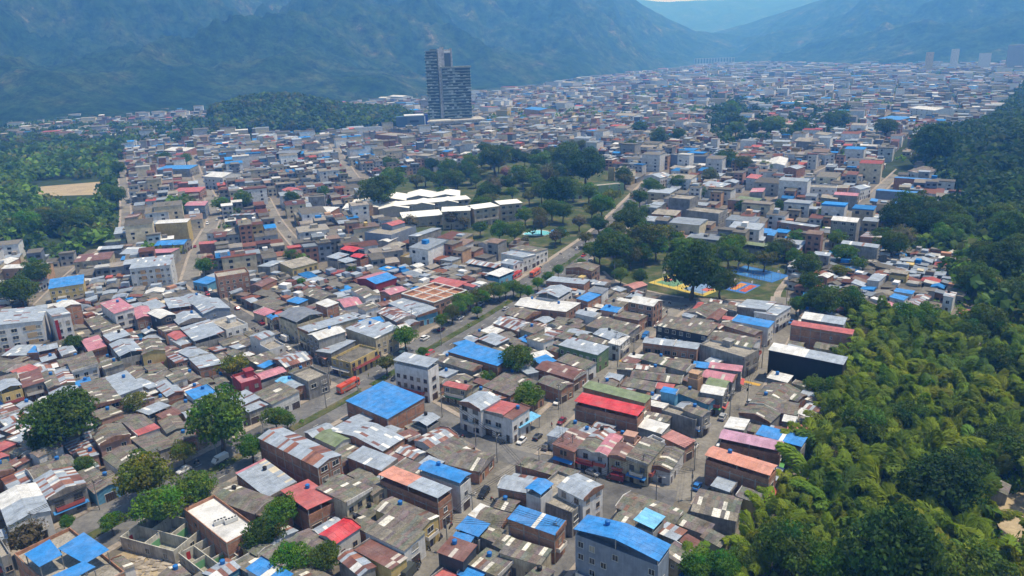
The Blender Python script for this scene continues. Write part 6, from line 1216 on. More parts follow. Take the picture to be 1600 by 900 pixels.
for k in range(6): a = k * math.pi / 3; p_ = obj('post', POST, root, (4.2 * math.cos(a), 4.2 * math.sin(a), 0), color=(0.5, 0.5, 0.5)); p_.scale = (1, 1, 3.0)
part_box('counter', root, M['paint'], (0.45, 0.4, 0.35), (-1.5, 1.5, -1.5, 1.5, 0, 1.1))
# ball courts
def court(pts, cols, label, name='ball_court'):
    P4 = [np.array(p) for p in pts]; c = sum(P4) / 4; e = P4[2] - P4[1]; rz = math.atan2(e[1], e[0]); L = np.hypot(*e); Wd = np.hypot(*(P4[1] - P4[0])) ; Wd = max(Wd, 16)
    root = empty(name, c[0], c[1], rz, label, 'sports court'); mts = [flat('court_paint', k, 0.8) for k in cols]
    b = MB(); b.box(-L / 2, L / 2, -Wd / 2, Wd / 2, 0.02, 0.06, 0)
    me = b.mesh('court_surface', [mts[0]]); obj('court_surface', me, root)
    def patch(nm, x0, x1, y0, y1, z, m_): b = MB(); b.box(x0, x1, y0, y1, z - 0.01, z, 0); obj(nm, b.mesh(nm, [m_]), root)
    for k, sx in enumerate((-1, 1)):
        patch('half_court', sx * L * 0.25 - L * 0.17, sx * L * 0.25 + L * 0.17, -Wd * 0.36, Wd * 0.36, 0.075, mts[1 + k % (len(mts) - 1)])
        patch('key_area', sx * L * 0.36 - L * 0.06, sx * L * 0.36 + L * 0.06, -Wd * 0.13, Wd * 0.13, 0.085, mts[-1])
        g = MB(); g.tube([(sx * L * 0.47, 0, 0), (sx * L * 0.47, 0, 3.0), (sx * L * 0.43, 0, 3.4)], 0.1); g.box(sx * L * 0.43 - 0.05, sx * L * 0.43 + 0.05, -0.9, 0.9, 2.9, 4.0); obj('hoop_stand', g.mesh('hoop_stand', [M['plain']]), root, color=(0.6, 0.6, 0.6))
    c_ = MB()
    c_.tube([(math.cos(a) * Wd * 0.12, math.sin(a) * Wd * 0.12, 0.09) for a in np.linspace(0, 2 * math.pi, 20)], 0.06, 4); obj('centre_circle', c_.mesh('centre_circle', [M['roadpaint']]), root)
    n_ = 7; fb = MB()
    for k in range(n_ + 1):
        for sy in (-1, 1): fb.tube([(-L / 2 + L * k / n_, sy * (Wd / 2 + 1), 0), (-L / 2 + L * k / n_, sy * (Wd / 2 + 1), 4.5)], 0.07, 5)
    for sy in (-1, 1):
        for z in (0.2, 2.3, 4.4): fb.tube([(-L / 2, sy * (Wd / 2 + 1), z), (L / 2, sy * (Wd / 2 + 1), z)], 0.05, 4)
    obj('fence_frame', fb.mesh('fence_frame', [M['plain']]), root, color=(0.25, 0.28, 0.27))
court(COURT, [(0.50, 0.38, 0.07), (0.12, 0.25, 0.14), (0.16, 0.26, 0.42), (0.48, 0.12, 0.10)], 'ball court painted yellow green and red in the park')
court(COURTB, [(0.03, 0.15, 0.42), (0.05, 0.22, 0.50), (0.04, 0.18, 0.46)], 'blue painted court behind the yellow ball court')
court(COURTG, [(0.04, 0.16, 0.45), (0.55, 0.22, 0.03), (0.45, 0.08, 0.03)], 'small blue and orange play court beside the yellow one')
# roofless house and its neighbour
def ruin(pts, label, hgt):
    P4 = [np.array(p) for p in pts]; root = empty('roofless_house', P4[1][0], P4[1][1], math.atan2(*(P4[2] - P4[1])[::-1]), label, 'ruin')
    L = np.hypot(*(P4[2] - P4[1])); D_ = np.hypot(*(P4[0] - P4[1])); w = MB(); th = 0.22
    w.box(0, L, 0, th, -0.2, hgt); w.box(0, L, D_ - th, D_, -0.2, hgt); w.box(0, th, th, D_ - th, -0.2, hgt); w.box(L - th, L, th, D_ - th, -0.2, hgt)
    w.box(L * 0.45, L * 0.45 + th, th, D_ - th, 0, hgt - 0.15); w.box(th, L * 0.45, D_ * 0.55, D_ * 0.55 + th, 0, hgt - 0.2); w.box(L * 0.45 + th, L - th, D_ * 0.35, D_ * 0.35 + th, 0, hgt - 0.3); w.box(L * 0.45 + th, L - th, D_ * 0.7, D_ * 0.7 + th, 0, hgt - 0.1)
    obj('wall', w.mesh('wall', [M['concrete']]), root, color=(0.56, 0.54, 0.47))
    part_box('floor_slab', root, M['concrete'], (0.42, 0.42, 0.36), (th, L - th, th, D_ - th, 0, 0.08)); part_box('green_tiled_wall', root, M['plain'], (0.14, 0.34, 0.18), (L * 0.5, L * 0.9, D_ * 0.35 - 0.06, D_ * 0.35 - 0.003, 0.1, 2.2)); part_box('green_tiled_wall', root, M['plain'], (0.14, 0.34, 0.18), (0.5, L * 0.4, D_ * 0.55 - 0.06, D_ * 0.55 - 0.003, 0.1, 2.0))
    part_box('red_door', root, M['plain'], (0.35, 0.03, 0.03), (L * 0.2, L * 0.2 + 0.9, D_ - th - 0.05, D_ - th - 0.003, 0.08, 2.2))
    for k in range(3): obj('window', WIN[(1.2, 1.25)][2], root, (-0.002, D_ * (k + 0.5) / 3, 1.0), -math.pi / 2, (0.5, 0.5, 0.45)); obj('window', WIN[(1.2, 1.25)][2], root, (L * (k + 0.5) / 3, -0.002, 1.0), 0, (0.5, 0.5, 0.45))
ruin(RUIN, 'gutted pale house without roof showing rooms and green tiles', 3.6); ruin(RUINB, 'second smaller gutted house in front of the roofless one', 3.0)
b = MB(); R = random.Random(5); c = np.mean(np.array(LOT), 0)
for k in range(260):
    x, y = c[0] + R.gauss(0, 4.5), c[1] + R.gauss(0, 4.0); s_ = R.uniform(0.15, 0.7)
    if not bool(inside(LOT, x, y)): continue
    g = R.uniform(0.6, 1.3); b.hexa([(x + dx * s_ * R.uniform(0.6, 1.3), y + dy * s_ * R.uniform(0.6, 1.3), z) for z in (0, s_ * R.uniform(0.2, 0.7)) for dx, dy in ((-1, -1), (1, -1), (1, 1), (-1, 1))], 0, (0.32 * g, 0.28 * g, 0.23 * g))
tag(obj('rubble', b.mesh('rubble', [M['far']], tint=True)), 'broken masonry strewn over the vacant lot', kind='stuff')
# cooling units on the flat white roof
h = next(r for r in HOUSES if r[11] == 'the flat white roof building')
for k, (u, v_) in enumerate(((-0.5, -1.0), (1.4, -2.6))):
    a = math.radians(h[4]); c, s = math.cos(a), math.sin(a); X, Y = h[0] + u * c - v_ * s, h[1] + u * s + v_ * c
    root = empty('cooling_unit', X, Y, a - 0.2, 'white rooftop cooling unit with four fans, ' + ('farther' if k == 0 else 'nearer') + ' of two', 'cooling unit', 'cooling units on the flat white roof'); root.location.z = h[5] - 0.9 + 0.07
    part_box('cabinet', root, M['plain'], (0.62, 0.62, 0.6), (-1.5, 1.5, -0.5, 0.5, 0.1, 1.1)); fm = MB(); fm.cyl(0, 0, 0, 0.06, 0.3, n=12); fm = fm.mesh('fan', [M['dark']])
    for q in range(4): obj('fan', fm, root, (-1.1 + q * 0.73, 0, 1.1))

def canopy_roofs():
    root = ROOTS['the twin blue canopy building']; inv = (Matrix.Translation(root.location) @ Matrix.Rotation(root.rotation_euler.z, 4, 'Z')).inverted()
    for q in CANOPIES:
        b = MB(); P4 = [inv @ Vector((x, y, 0)) for x, y in q]; zs = (11.2, 11.9, 11.9, 11.2); zs = zs[:len(P4)]
        if (P4[1] - P4[0]).cross(P4[2] - P4[1]).z < 0: P4 = P4[::-1]
        b.hexa([(p.x, p.y, z - 0.08) for p, z in zip(P4, zs)] + [(p.x, p.y, z) for p, z in zip(P4, zs)], 0, RCOL['b']); obj('canopy_roof', b.mesh('canopy_roof', [M['sheet']], tint=True), root)
        cm = sum(P4, Vector()) / 4
        for p in P4: p = cm + (p - cm) * 0.92; o = obj('post', POST, root, (p.x, p.y, 8.15), color=(0.2, 0.2, 0.2)); o.scale = (1, 1, 2.95)
canopy_roofs()

def panel(lm, name, side, u0, u1, z0, z1, col):
    root = ROOTS[lm]; h = next(r for r in HOUSES if r[11] == lm); hx, hy = h[3] / 2, h[2] / 2; b = MB()
    if side == 'x': b.box(-hx - 0.09, -hx - 0.003, -hy + h[2] * (1 - u1), -hy + h[2] * (1 - u0), z0, z1)
    else: b.box(-hx + h[3] * u0, -hx + h[3] * u1, -hy - 0.09, -hy - 0.003, z0, z1)
    obj(name, b.mesh(name, [M['plain']]), root, color=col)
for z in (3.6, 6.6, 9.6): panel('the white and tan apartments', 'tan_panel', 'x', 0.62, 0.84, z, z + 2.1, (0.45, 0.32, 0.18))
panel('the red-striped block', 'red_panel', 'x', 0.02, 0.22, 1.5, 12.5, (0.25, 0.02, 0.03))
for u in (0.25, 0.62):
    for z in (3.6, 6.6, 9.6): panel('the tan-panel apartments', 'tan_panel', 'x', u, u + 0.12, z, z + 2.0, (0.40, 0.25, 0.13))
# far housing slabs with vertical bays
for i, (p, q, hh, lb) in enumerate(((SLABS[0], SLABS[1], 34, 'wide beige housing slab at the foot of the mountain on the left'), (SLABS[2], SLABS[3], 20, 'pair of pale housing blocks left of the beige slab'), (SLABS[4], SLABS[5], 30, 'row of pale housing towers under the mountain gap'))):
    D_ = math.hypot(*p) if i != 1 else math.hypot(*SLABS[0]) * 1.05; L = (42, 25, 56)[i] * D_ / 1142; az = math.atan2(p[0], p[1]); p = (D_ * math.sin(az), D_ * math.cos(az)); root = empty('housing_block', p[0], p[1], -az + 0.05, lb, 'apartment block'); dp = min(L * 0.25, 22)
    part_box('wall', root, M['plain'], (0.50, 0.46, 0.36) if i != 1 else (0.5, 0.5, 0.5), (0, L, 0, dp, -1, hh)) if i != 1 else part_box('wall', root, M['plain'], (0.5, 0.5, 0.5), (0, L * 0.42, 0, dp, -1, hh), (L * 0.55, L, 0, dp, -1, hh))
    n_ = 9 if i == 0 else 4 if i == 1 else 14
    wb = MB()
    for k in range(n_): wb.box(L * (k + 0.3) / n_, L * (k + 0.62) / n_, -0.4, -0.02, 2, hh - 1.5)
    obj('window_bays', wb.mesh('window_bays', [M['plain']]), root, color=(0.12, 0.12, 0.11))
# ------------------------------------------------------------------ trees
def leaf_quads(P, N, size, R, elong=1.0, droop=None, jit=0.55):
    """small leaf-cluster faces at points P facing roughly N"""
    n = len(P); rv = R.normal(size=(n, 3)); N = N + jit * rv; N /= np.linalg.norm(N, axis=1)[:, None]
    T = np.cross(N, R.normal(size=(n, 3))) if droop is None else droop - N * (droop * N).sum(1)[:, None]
    T /= np.linalg.norm(T, axis=1)[:, None] + 1e-9; B = np.cross(N, T); s = size * R.uniform(0.65, 1.35, n)
    a, b = T * (s * elong)[:, None] * 0.5, B * s[:, None] * 0.5
    k = R.uniform(0.55, 0.95, (n, 1))
    V = np.stack([P - a * 0.9, P - b * k + a * 0.1, P + a + N * (s * 0.12)[:, None], P + b * k - a * 0.05], 1).reshape(-1, 3)
    return V, np.arange(4 * n).reshape(-1, 4)
def crown_mesh(seed, nclump, nleaf, flat_, gap, leaf, hue=0.16):
    """a crown of radius 1 about the origin: leaf clumps on an uneven shell, with gaps"""
    R = np.random.default_rng(seed); Vs, Fs, Cs = [], [], []; n0 = 0; g = math.pi * (3 - 5 ** 0.5)
    for k in range(nclump):
        zz = 1 - 1.55 * (k + 0.5) / nclump; r = math.sqrt(max(0, 1 - zz * zz)); th = g * k + R.normal(0, 0.25)
        rad = R.uniform(0.6, 0.88) * (1 + 0.22 * math.sin(3 * th + seed) * r); d = np.array([r * math.cos(th), r * math.sin(th), zz]); c = d * rad * np.array([1, 1, flat_])
        if R.random() < gap: continue
        cr = R.uniform(0.22, 0.36); m = int(nleaf * (cr / 0.29) ** 2)
        q = R.normal(size=(m, 3)); q /= np.linalg.norm(q, axis=1)[:, None]; q[:, 2] = np.where(R.random(m) < 0.75, np.abs(q[:, 2]), q[:, 2]); P = c + q * cr * R.uniform(0.7, 1.08, (m, 1)) * np.array([1, 1, 0.75])
        V, F_ = leaf_quads(P, q, leaf, R); Vs.append(V); Fs.append(F_ + n0); n0 += len(V)
        t_ = R.uniform(0.72, 1.25); col = np.ones((m, 3)) * t_ * R.uniform(0.75, 1.2, (m, 1)); col *= np.array([1 + hue * R.normal(), 1.0, 1 - hue * abs(R.normal())]); Cs.append(col)
    m = 160; q = R.normal(size=(m, 3)); q /= np.linalg.norm(q, axis=1)[:, None]; V, F_ = leaf_quads(q * np.array([0.6, 0.6, 0.5 * flat_]), q, 0.4, R); Vs.append(V); Fs.append(F_ + n0); Cs.append(np.full((m, 3), 0.8))
    return newmesh('crown', np.concatenate(Vs), np.concatenate(Fs), [M['leaf']], None, np.concatenate(Cs))
def trunk_mesh(seed, top, spread, rad):
    """trunk and limbs for a crown of radius 1 whose centre is at height 0; reaches down to -top"""
    R = random.Random(seed); b = MB(); fork = -0.55; b.tube([(R.uniform(-.06, .06), R.uniform(-.06, .06), -top), (0.03, 0, -top * 0.6), (0, 0, fork)], [rad * 1.5, rad, rad * 0.85], 7)
    for k in range(5):
        a = 2 * math.pi * k / 5 + R.uniform(-.4, .4); r = spread * R.uniform(0.6, 1); z = R.uniform(-0.1, 0.35)
        b.tube([(0, 0, fork - 0.02), (r * 0.5 * math.cos(a), r * 0.5 * math.sin(a), fork * 0.4), (r * math.cos(a), r * math.sin(a), z)], [rad * 0.7, rad * 0.45, rad * 0.15], 5)
        a2 = a + R.uniform(0.4, 0.9); b.tube([(r * 0.5 * math.cos(a), r * 0.5 * math.sin(a), fork * 0.4), (r * 1.1 * math.cos(a2), r * 1.1 * math.sin(a2), z - 0.1)], [rad * 0.4, rad * 0.12], 4)
    return b.mesh('trunk', [M['bark']])
CROWNS = [crown_mesh(s, 52, 78, f_, 0.12, 0.1) for s, f_ in ((1, 0.8), (2, 0.7), (3, 0.9))]; UMBREL = [crown_mesh(s, 38, 66, 0.5, 0.2, 0.1) for s in (11, 12)]; SPARSE = [crown_mesh(s, 34, 24, 0.85, 0.3, 0.085) for s in (21, 22)]; DENSE = [crown_mesh(s, 64, 84, 0.92, 0.0, 0.1) for s in (31, 32)]
TRUNKS = [trunk_mesh(s, 1.15, 0.6, 0.06) for s in (1, 2)]
LEAFCOL = {'d': (0.072, 0.125, 0.022), 'D': (0.042, 0.085, 0.02), 'm': (0.10, 0.175, 0.026), 'y': (0.15, 0.175, 0.025), 'o': (0.115, 0.13, 0.038), 's': (0.15, 0.135, 0.085), 'p': (0.33, 0.17, 0.17), 'b': (0.09, 0.19, 0.022)}
LEAFNAME = {'d': 'dark green tree', 'D': 'dense dark round tree', 'm': 'mid-green tree', 'y': 'yellow-green tree', 'o': 'olive green tree', 's': 'sparse grey-brown tree', 'p': 'pink-flowering tree', 'b': 'bright green tree'}
TREES_DONE = []
def tree(x, y, r, ty, label=None, group=None, z0=0.0, what=None):
    R = random; pool = {'D': DENSE, 's': SPARSE, 'y': CROWNS + UMBREL, 'o': CROWNS + UMBREL, 'm': CROWNS, 'd': CROWNS + DENSE, 'b': CROWNS, 'p': SPARSE}[ty]
    h = 1.15 * r + 1.0; root = bpy.data.objects.new('tree', None); COL.objects.link(root); root.location = (x, y, z0); root.rotation_euler = (0, 0, R.uniform(0, 6.28))
    tag(root, label, 'tree', group)
    t_ = obj('trunk', R.choice(TRUNKS), root, (0, 0, h)); t_.scale = (r, r, (h + 0.3) / 1.15)
    v = R.uniform(0.82, 1.2); c = tuple(q * v * R.uniform(0.93, 1.07) for q in LEAFCOL[ty]); o = obj('crown', R.choice(pool), root, (0, 0, h), color=c); o.scale = (r * R.uniform(0.92, 1.08), r * R.uniform(0.92, 1.08), r * R.uniform(0.9, 1.15))
    if not label: later(root, ('small ' if r < 3.2 else 'broad ' if r > 8 else '') + (what or LEAFNAME[ty]), x, y)
    TREES_DONE.append((x, y, r)); return root
for x, y, r, ty in TREES: tree(x, y, r, ty, None, 'trees of the town streets and parks', hill(x, y) - 0.1)
# woods: scattered by area, keeping apart
def scatter(poly, spacing, n, R, avoid=True):
    xs = [p[0] for p in poly]; ys = [p[1] for p in poly]; out = []
    for _ in range(n * 40):
        x, y = R.uniform(min(xs), max(xs)), R.uniform(min(ys), max(ys))
        if abs(x) > 0.75 * y + 25 or not bool(inside(poly, x, y)): continue
        if any((x - a) ** 2 + (y - b) ** 2 < spacing ** 2 for a, b in out): continue
        if avoid and any((x - a) ** 2 + (y - b) ** 2 < (0.7 * (r + spacing / 2)) ** 2 for a, b, r in TREES_DONE): continue
        out.append((x, y))
        if len(out) >= n: break
    return out
R = random.Random(11); n_tree = len(TREES)
woods = [(x, y) for x, y in scatter(POLYS['woods'], 10.5, 60, R) if not bool(inside(POLYS['clearing'], x, y))]
for x, y in woods:
    o_ = tree(x, y, R.uniform(6.5, 10), R.choice('ddmmboyds'), 'rounded green tree in the wood around the bare earth field', 'trees of the wood on the left'); n_tree += 1
PARKBLD = [(ZIG[5][0], ZIG[5][1], 52)] + [((s_[0] + s_[2]) / 2, (s_[1] + s_[3]) / 2, math.hypot(s_[2] - s_[0], s_[3] - s_[1]) / 2 + 6) for s_ in SCHOOLS] + [(POOL[0][0], POOL[0][1], 13), (KIOSK[0][0], KIOSK[0][1], 8)] + [(h_[0], h_[1], max(h_[2], h_[3]) * 0.6) for h_ in HOUSES if h_[1] > 340]
PARKBLD += [(q[0] * 0.93, q[1] * 0.93, q[2] * 0.9) for q in PARKBLD[1:1 + len(SCHOOLS)]]
PARKBLD += [(h_[0] * 0.94, h_[1] * 0.94, max(h_[2], h_[3]) * 0.5) for h_ in HOUSES if h_[11] == 'the dark school block']
for x, y in scatter(POLYS['park'], 7.5, 85, R):
    if any(math.hypot(x - a_, y - b_) < r_ for a_, b_, r_ in PARKBLD) or float(street_gap(x, y)) < 2: continue
    tree(x, y, R.uniform(5, 8.5), R.choice('ddDmosd'), None, 'trees of the school park'); n_tree += 1
for x, y in scatter(POLYS['sports'], 7, 26, R):
    if float(street_gap(x, y)) < 3 or min(math.hypot(x - p_[0], y - p_[1]) for p_ in COURT + COURTB) < 16: continue
    tree(x, y, R.uniform(4, 6.5), R.choice('dmom'), None, 'trees of the school park'); n_tree += 1
HW = [p for p in scatter(POLYS['hillwood'], 12, 400, R) if math.hypot(*p) < 620 and float(street_gap(p[0], p[1])) > 4]
HW.sort(key=lambda p: math.hypot(*p)); HWA = HW[:max(30, 318 - n_tree)]
for x, y in HWA: tree(x, y, R.uniform(6, 10.5), R.choice('DddDdmd'), 'dark green tree in the dense wood on the right-hand hillside', 'trees of the hillside wood on the right', hill(x, y) - 0.3)
# far woods and the trees between the far houses: two masses, low crowns of leaf faces
def mass(name, pts, label, cols, leafn=46):
    Vs, Fs, Cs = [], [], []; n0 = 0; Rg = np.random.default_rng(5); CACHE = []
    for k in range(6):
        q = Rg.normal(size=(leafn, 3)); q /= np.linalg.norm(q, axis=1)[:, None]; q[:, 2] = np.abs(q[:, 2]) * 1.0 - 0.25; a_ = np.arctan2(q[:, 1], q[:, 0]); rr = 1 + 0.25 * np.sin(3 * a_ + k) + Rg.normal(0, 0.1, leafn)
        V, F_ = leaf_quads(q * rr[:, None] * np.array([1, 1, 0.85]), q, 0.62, Rg); CACHE.append((V, F_))
    for i, (x, y, z, r) in enumerate(pts):
        V, F_ = CACHE[i % 6]; a = Rg.uniform(0, 6.28); c, s = math.cos(a), math.sin(a); W_ = V @ np.array([[c, s, 0], [-s, c, 0], [0, 0, 1]]) * r
        Vs.append(W_ + np.array([x, y, z + r * 0.75])); Fs.append(F_ + n0); n0 += len(V); cc = np.array(LEAFCOL[cols[Rg.integers(len(cols))] if x < 250 or name != 'distant_woods' else 'DDDd'[Rg.integers(4)]]) * Rg.uniform(0.95, 1.6) * (0.62 if (name == 'distant_woods' and (x > 250 or y > 1000)) else 1.0); Cs.append(cc * Rg.uniform(0.65, 1.3, (len(F_), 1)))  # right-hand wood: cloud shadow put into darker leaf colours; far knoll simply darker
    o = obj(name, newmesh(name, np.concatenate(Vs), np.concatenate(Fs), [M['leaf']], None, np.concatenate(Cs)), color=(1, 1, 1)); tag(o, label, kind='stuff')
Rg = np.random.default_rng(21); pts = []
for poly, n, sp in ((POLYS['knoll'], 1300, 1), (POLYS['treesA'], 40, 1), (POLYS['treesB'], 230, 1), (POLYS['mixwood'], 520, 1), (POLYS['woods'], 1600, 1), (POLYS['hillwood'], 7500, 1), (POLYS['spiral'], 14, 1)):
    P4 = np.array(poly); X = Rg.uniform(P4[:, 0].min(), P4[:, 0].max(), n * 3); Y = Rg.uniform(P4[:, 1].min(), P4[:, 1].max(), n * 3); k = inside(poly, X, Y) & (np.abs(X) < 0.8 * Y + 60)
    k &= ~inside(POLYS['clearing'], X, Y)
    if poly is POLYS['hillwood']: k &= (np.hypot(X, Y) > 330) & (street_gap(X, Y) > 4)
    if poly is POLYS['woods']: k &= (street_gap(X, Y) > 6)
    X, Y = X[k][:n], Y[k][:n]; far_ = np.hypot(X, Y) > 700
    for x, y, f_ in zip(X, Y, far_): pts.append((x, y, hill(x, y) - 0.5, (Rg.uniform(8, 13) if poly is POLYS['knoll'] else Rg.uniform(6, 10)) if f_ else Rg.uniform(4.5, 8)))
mass('distant_woods', pts, 'mass of wooded knoll and hillside beyond the nearer trees', 'dddDmmo')
pts = []; X = Rg.uniform(-1300, 2600, 26000); Y = Rg.uniform(390, 3800, 26000); k = inside(TOWN, X, Y) & (np.abs(X) < 0.78 * Y) & (street_gap(X, Y) > 2); X, Y = X[k], Y[k]
dens = np.array([noise.noise(Vector((x / 160, y / 160, 3))) + 0.5 * noise.noise(Vector((x / 45, y / 45, 8))) for x, y in zip(X, Y)])
k = dens > np.where(Y < 1000, 0.22, 0.05); X, Y = X[k], Y[k]; k = np.ones(len(X), bool)
for bx, by, r_ in [(h[0], h[1], max(h[2], h[3]) * 0.6) for h in HOUSES if h[1] > 380] + SPECIAL_CLEAR: k &= np.hypot(X - bx, Y - by) > r_
for x, y in zip(X[k], Y[k]): pts.append((x, y, 0, Rg.uniform(2.5, 5.0) * (1 if y < 1200 else 1.6)))
mass('distant_trees', pts, 'scattered tree crowns between the far houses', 'ddmmdob', 34)

# ------------------------------------------------------------------ bamboo grove
def bamboo(seed, nplume=5, nleaf=430):
    """a clump of height 1: feathery plumes arching outwards, leaf sprays round each arch"""
    R = np.random.default_rng(seed); Vs, Fs, Cs = [], [], []; n0 = 0; cb = MB(); a0 = R.uniform(0, 6.28)
    for k in range(nplume):
        a = a0 + 2 * math.pi * k / nplume * 0.72 + R.normal(0, 0.25); lean = R.uniform(0.35, 0.95) if k else 0.25; Lc = R.uniform(0.72, 1.0); d = np.array([math.cos(a), math.sin(a), 0.0]); sd_ = np.array([-d[1], d[0], 0.0])
        s = np.linspace(0, 1, 16); P = d[None] * (0.75 * lean * s ** 1.6)[:, None]; P = P + d * 0.06 + sd_ * R.normal(0, 0.05); P[:, 2] = Lc * (s - 0.34 * lean * s ** 3)
        for w_ in (-0.04, 0.0, 0.04): cb.tube([tuple(q + sd_ * w_ * s_) for q, s_ in zip(P[::4], s[::4])], [0.010, 0.009, 0.006, 0.003][:len(P[::4])], 4)
        t_ = 0.22 + 0.8 * R.random(nleaf) ** 0.75; t_ = np.minimum(t_, 1.0); C = np.stack([np.interp(t_, s, P[:, i]) for i in range(3)], 1); T = np.stack([np.interp(t_, s, np.gradient(P[:, i])) for i in range(3)], 1); T /= np.linalg.norm(T, axis=1)[:, None]
        B = np.tile(sd_, (nleaf, 1)); N = np.cross(T, B); N *= np.sign(N[:, 2] + 1e-6)[:, None]; ph = R.uniform(-0.35, math.pi + 0.35, nleaf); rad = (0.155 * np.sin(np.clip((t_ - 0.12) / 0.95, 0, 1) * math.pi) ** 0.7 + 0.015) * R.uniform(0.75, 1.08, nleaf)
        o_ = B * np.cos(ph)[:, None] + N * np.sin(ph)[:, None]; C2 = C + o_ * rad[:, None] * np.array([1, 1, 0.8]); dr = T * 0.9 + B * (np.cos(ph) * 0.9)[:, None] + np.array([0, 0, -0.35])
        n_ = o_ + np.array([0, 0, 0.35]); V, F_ = leaf_quads(C2, n_ * 1.3, 0.042, R, 2.6, dr, 0.3); Vs.append(V); Fs.append(F_ + n0); n0 += len(V)
        g = R.uniform(0.82, 1.18); Cs.append(np.ones((nleaf, 3)) * g * np.array([1 + 0.08 * R.normal(), 1, 0.9]) * R.uniform(0.8, 1.2, (nleaf, 1)))
    return newmesh('leaves', np.concatenate(Vs), np.concatenate(Fs), [M['leaf']], None, np.concatenate(Cs)), cb.mesh('canes', [M['cane']])
M['cane'] = flat('bamboo_cane', (0.13, 0.15, 0.045), 0.5)
BAM = [bamboo(s) for s in range(7)]
def bamboo_clump(x, y, h):
    root = bpy.data.objects.new('bamboo_clump', None); COL.objects.link(root); root.location = (x, y, hill(x, y) - 0.3); root.rotation_euler = (0, 0, random.uniform(0, 6.28))
    lf, cn = random.choice(BAM); v = random.uniform(0.8, 1.2); k = random.random()
    c = (0.165 * v, 0.225 * v, 0.02) if k < 0.62 else (0.11 * v, 0.18 * v, 0.022) if k < 0.8 else (0.20 * v, 0.235 * v, 0.022)
    o = obj('leaves', lf, root, color=c); o.scale = (h * 0.95, h * 0.95, h); o = obj('canes', cn, root); o.scale = (h * 0.95, h * 0.95, h)
    tag(root, 'arching yellow-green bamboo clump in the dense grove right of the houses', 'bamboo', 'bamboo clumps of the grove')
    if min(math.hypot(l[0] - x, l[1] - y) for l in LANDMARKS) < 17: later(root, 'arching bamboo clump', x, y)
    return root
R = random.Random(4); grove = scatter(POLYS['grove'], 4.3, 400, R, False)
keep = []
for x, y in grove:
    if bool(inside(SAND, x, y)) or bool(inside(POLYS['sandfront'], x, y)) or bool(inside(POLYS['shackfront'], x, y)): continue
    if any((x - a) ** 2 + (y - b) ** 2 < (r * 0.75) ** 2 for a, b, r in TREES_DONE): continue
    if any((x - h_[0]) ** 2 + (y - h_[1]) ** 2 < (max(h_[2], h_[3]) * 0.55 + 1.0) ** 2 for h_ in HOUSES if h_[0] > 40 and h_[1] < 330): continue
    if float(street_gap(x, y)) < 2: continue
    keep.append((x, y))
keep.sort(key=lambda p: math.hypot(p[0], p[1])); 
for x, y in keep[:298]: bamboo_clump(x, y, R.uniform(9, 14.5) if x > 75 else R.uniform(7, 10.5))
# undergrowth: weeds and low bushes along the grove and the median
Rg = np.random.default_rng(8); pts = []
X = Rg.uniform(20, 260, 5200); Y = Rg.uniform(90, 330, 5200); k = (inside(POLYS['grove'], X, Y) | inside(POLYS['hillwood'], X, Y)) & (street_gap(X, Y) > 1) & ~inside(SAND, X, Y)
for x, y in zip(X[k], Y[k]):
    if not any((x - h_[0]) ** 2 + (y - h_[1]) ** 2 < (max(h_[2], h_[3]) * 0.6) ** 2 for h_ in HOUSES if h_[0] > 40 and h_[1] < 330): pts.append((x, y, -0.3, Rg.uniform(0.8, 2.4)))
p = LINES['avenue']; n_ = normals(p)
for i in range(3, len(p) - 3):
    if Rg.random() < 0.4: q = p[i] + n_[i] * Rg.uniform(-0.9, 0.9); pts.append((q[0], q[1], 0.1, Rg.uniform(0.3, 0.9)))
mass('undergrowth', pts, 'low bushes and weeds under the bamboo and on the median', 'mbmdo', 30)

# ------------------------------------------------------------------ vehicles
CARCOL = {'white': (0.72, 0.72, 0.72), 'black': (0.015, 0.015, 0.018), 'silver': (0.42, 0.43, 0.44), 'grey': (0.13, 0.13, 0.14), 'blue': (0.03, 0.16, 0.45), 'maroon': (0.20, 0.02, 0.035), 'green': (0.35, 0.48, 0.38), 'red': (0.42, 0.03, 0.03), 'yellow': (0.65, 0.42, 0.02), 'dark': (0.05, 0.06, 0.06)}
wm_ = MB(); wm_.tube([(0, -0.11, 0), (0, 0.11, 0)], [0.32, 0.32], 12); WHEEL = wm_.mesh('wheel', [M['rubber']]); rm_ = MB(); rm_.tube([(0, -0.125, 0), (0, 0.125, 0)], [0.19, 0.19], 10); RIM = rm_.mesh('rim', [M['chrome']])
lm_ = MB(); lm_.box(-0.03, 0.03, -0.17, 0.17, -0.08, 0.08); LAMP = lm_.mesh('headlight', [M['lamp']]); tl_ = MB(); tl_.box(-0.03, 0.03, -0.14, 0.14, -0.09, 0.09); TAIL = tl_.mesh('tail_light', [M['taillamp']])
def loft(secs, m_, name):
    """secs: (x, half width low, half width high, z low, z mid, z high): body sections along x, closed at both ends"""
    b = MB(); rings = []
    for x, w0, w1, z0, z1, z2 in secs: rings.append([(x, -w0, z0), (x, w0, z0), (x, w0, z1), (x, w1, z2), (x, -w1, z2), (x, -w0, z1)])
    vs = [q for r in rings for q in r]; fs = []
    for i in range(len(rings) - 1):
        for k in range(6): fs.append((i * 6 + k, i * 6 + (k + 1) % 6, (i + 1) * 6 + (k + 1) % 6, (i + 1) * 6 + k))
    fs.append((5, 4, 3, 2, 1, 0)); e = (len(rings) - 1) * 6; fs.append(tuple(e + k for k in range(6))); fs = [q[::-1] for q in fs]; b.add(vs, fs); return b.mesh(name, [m_])
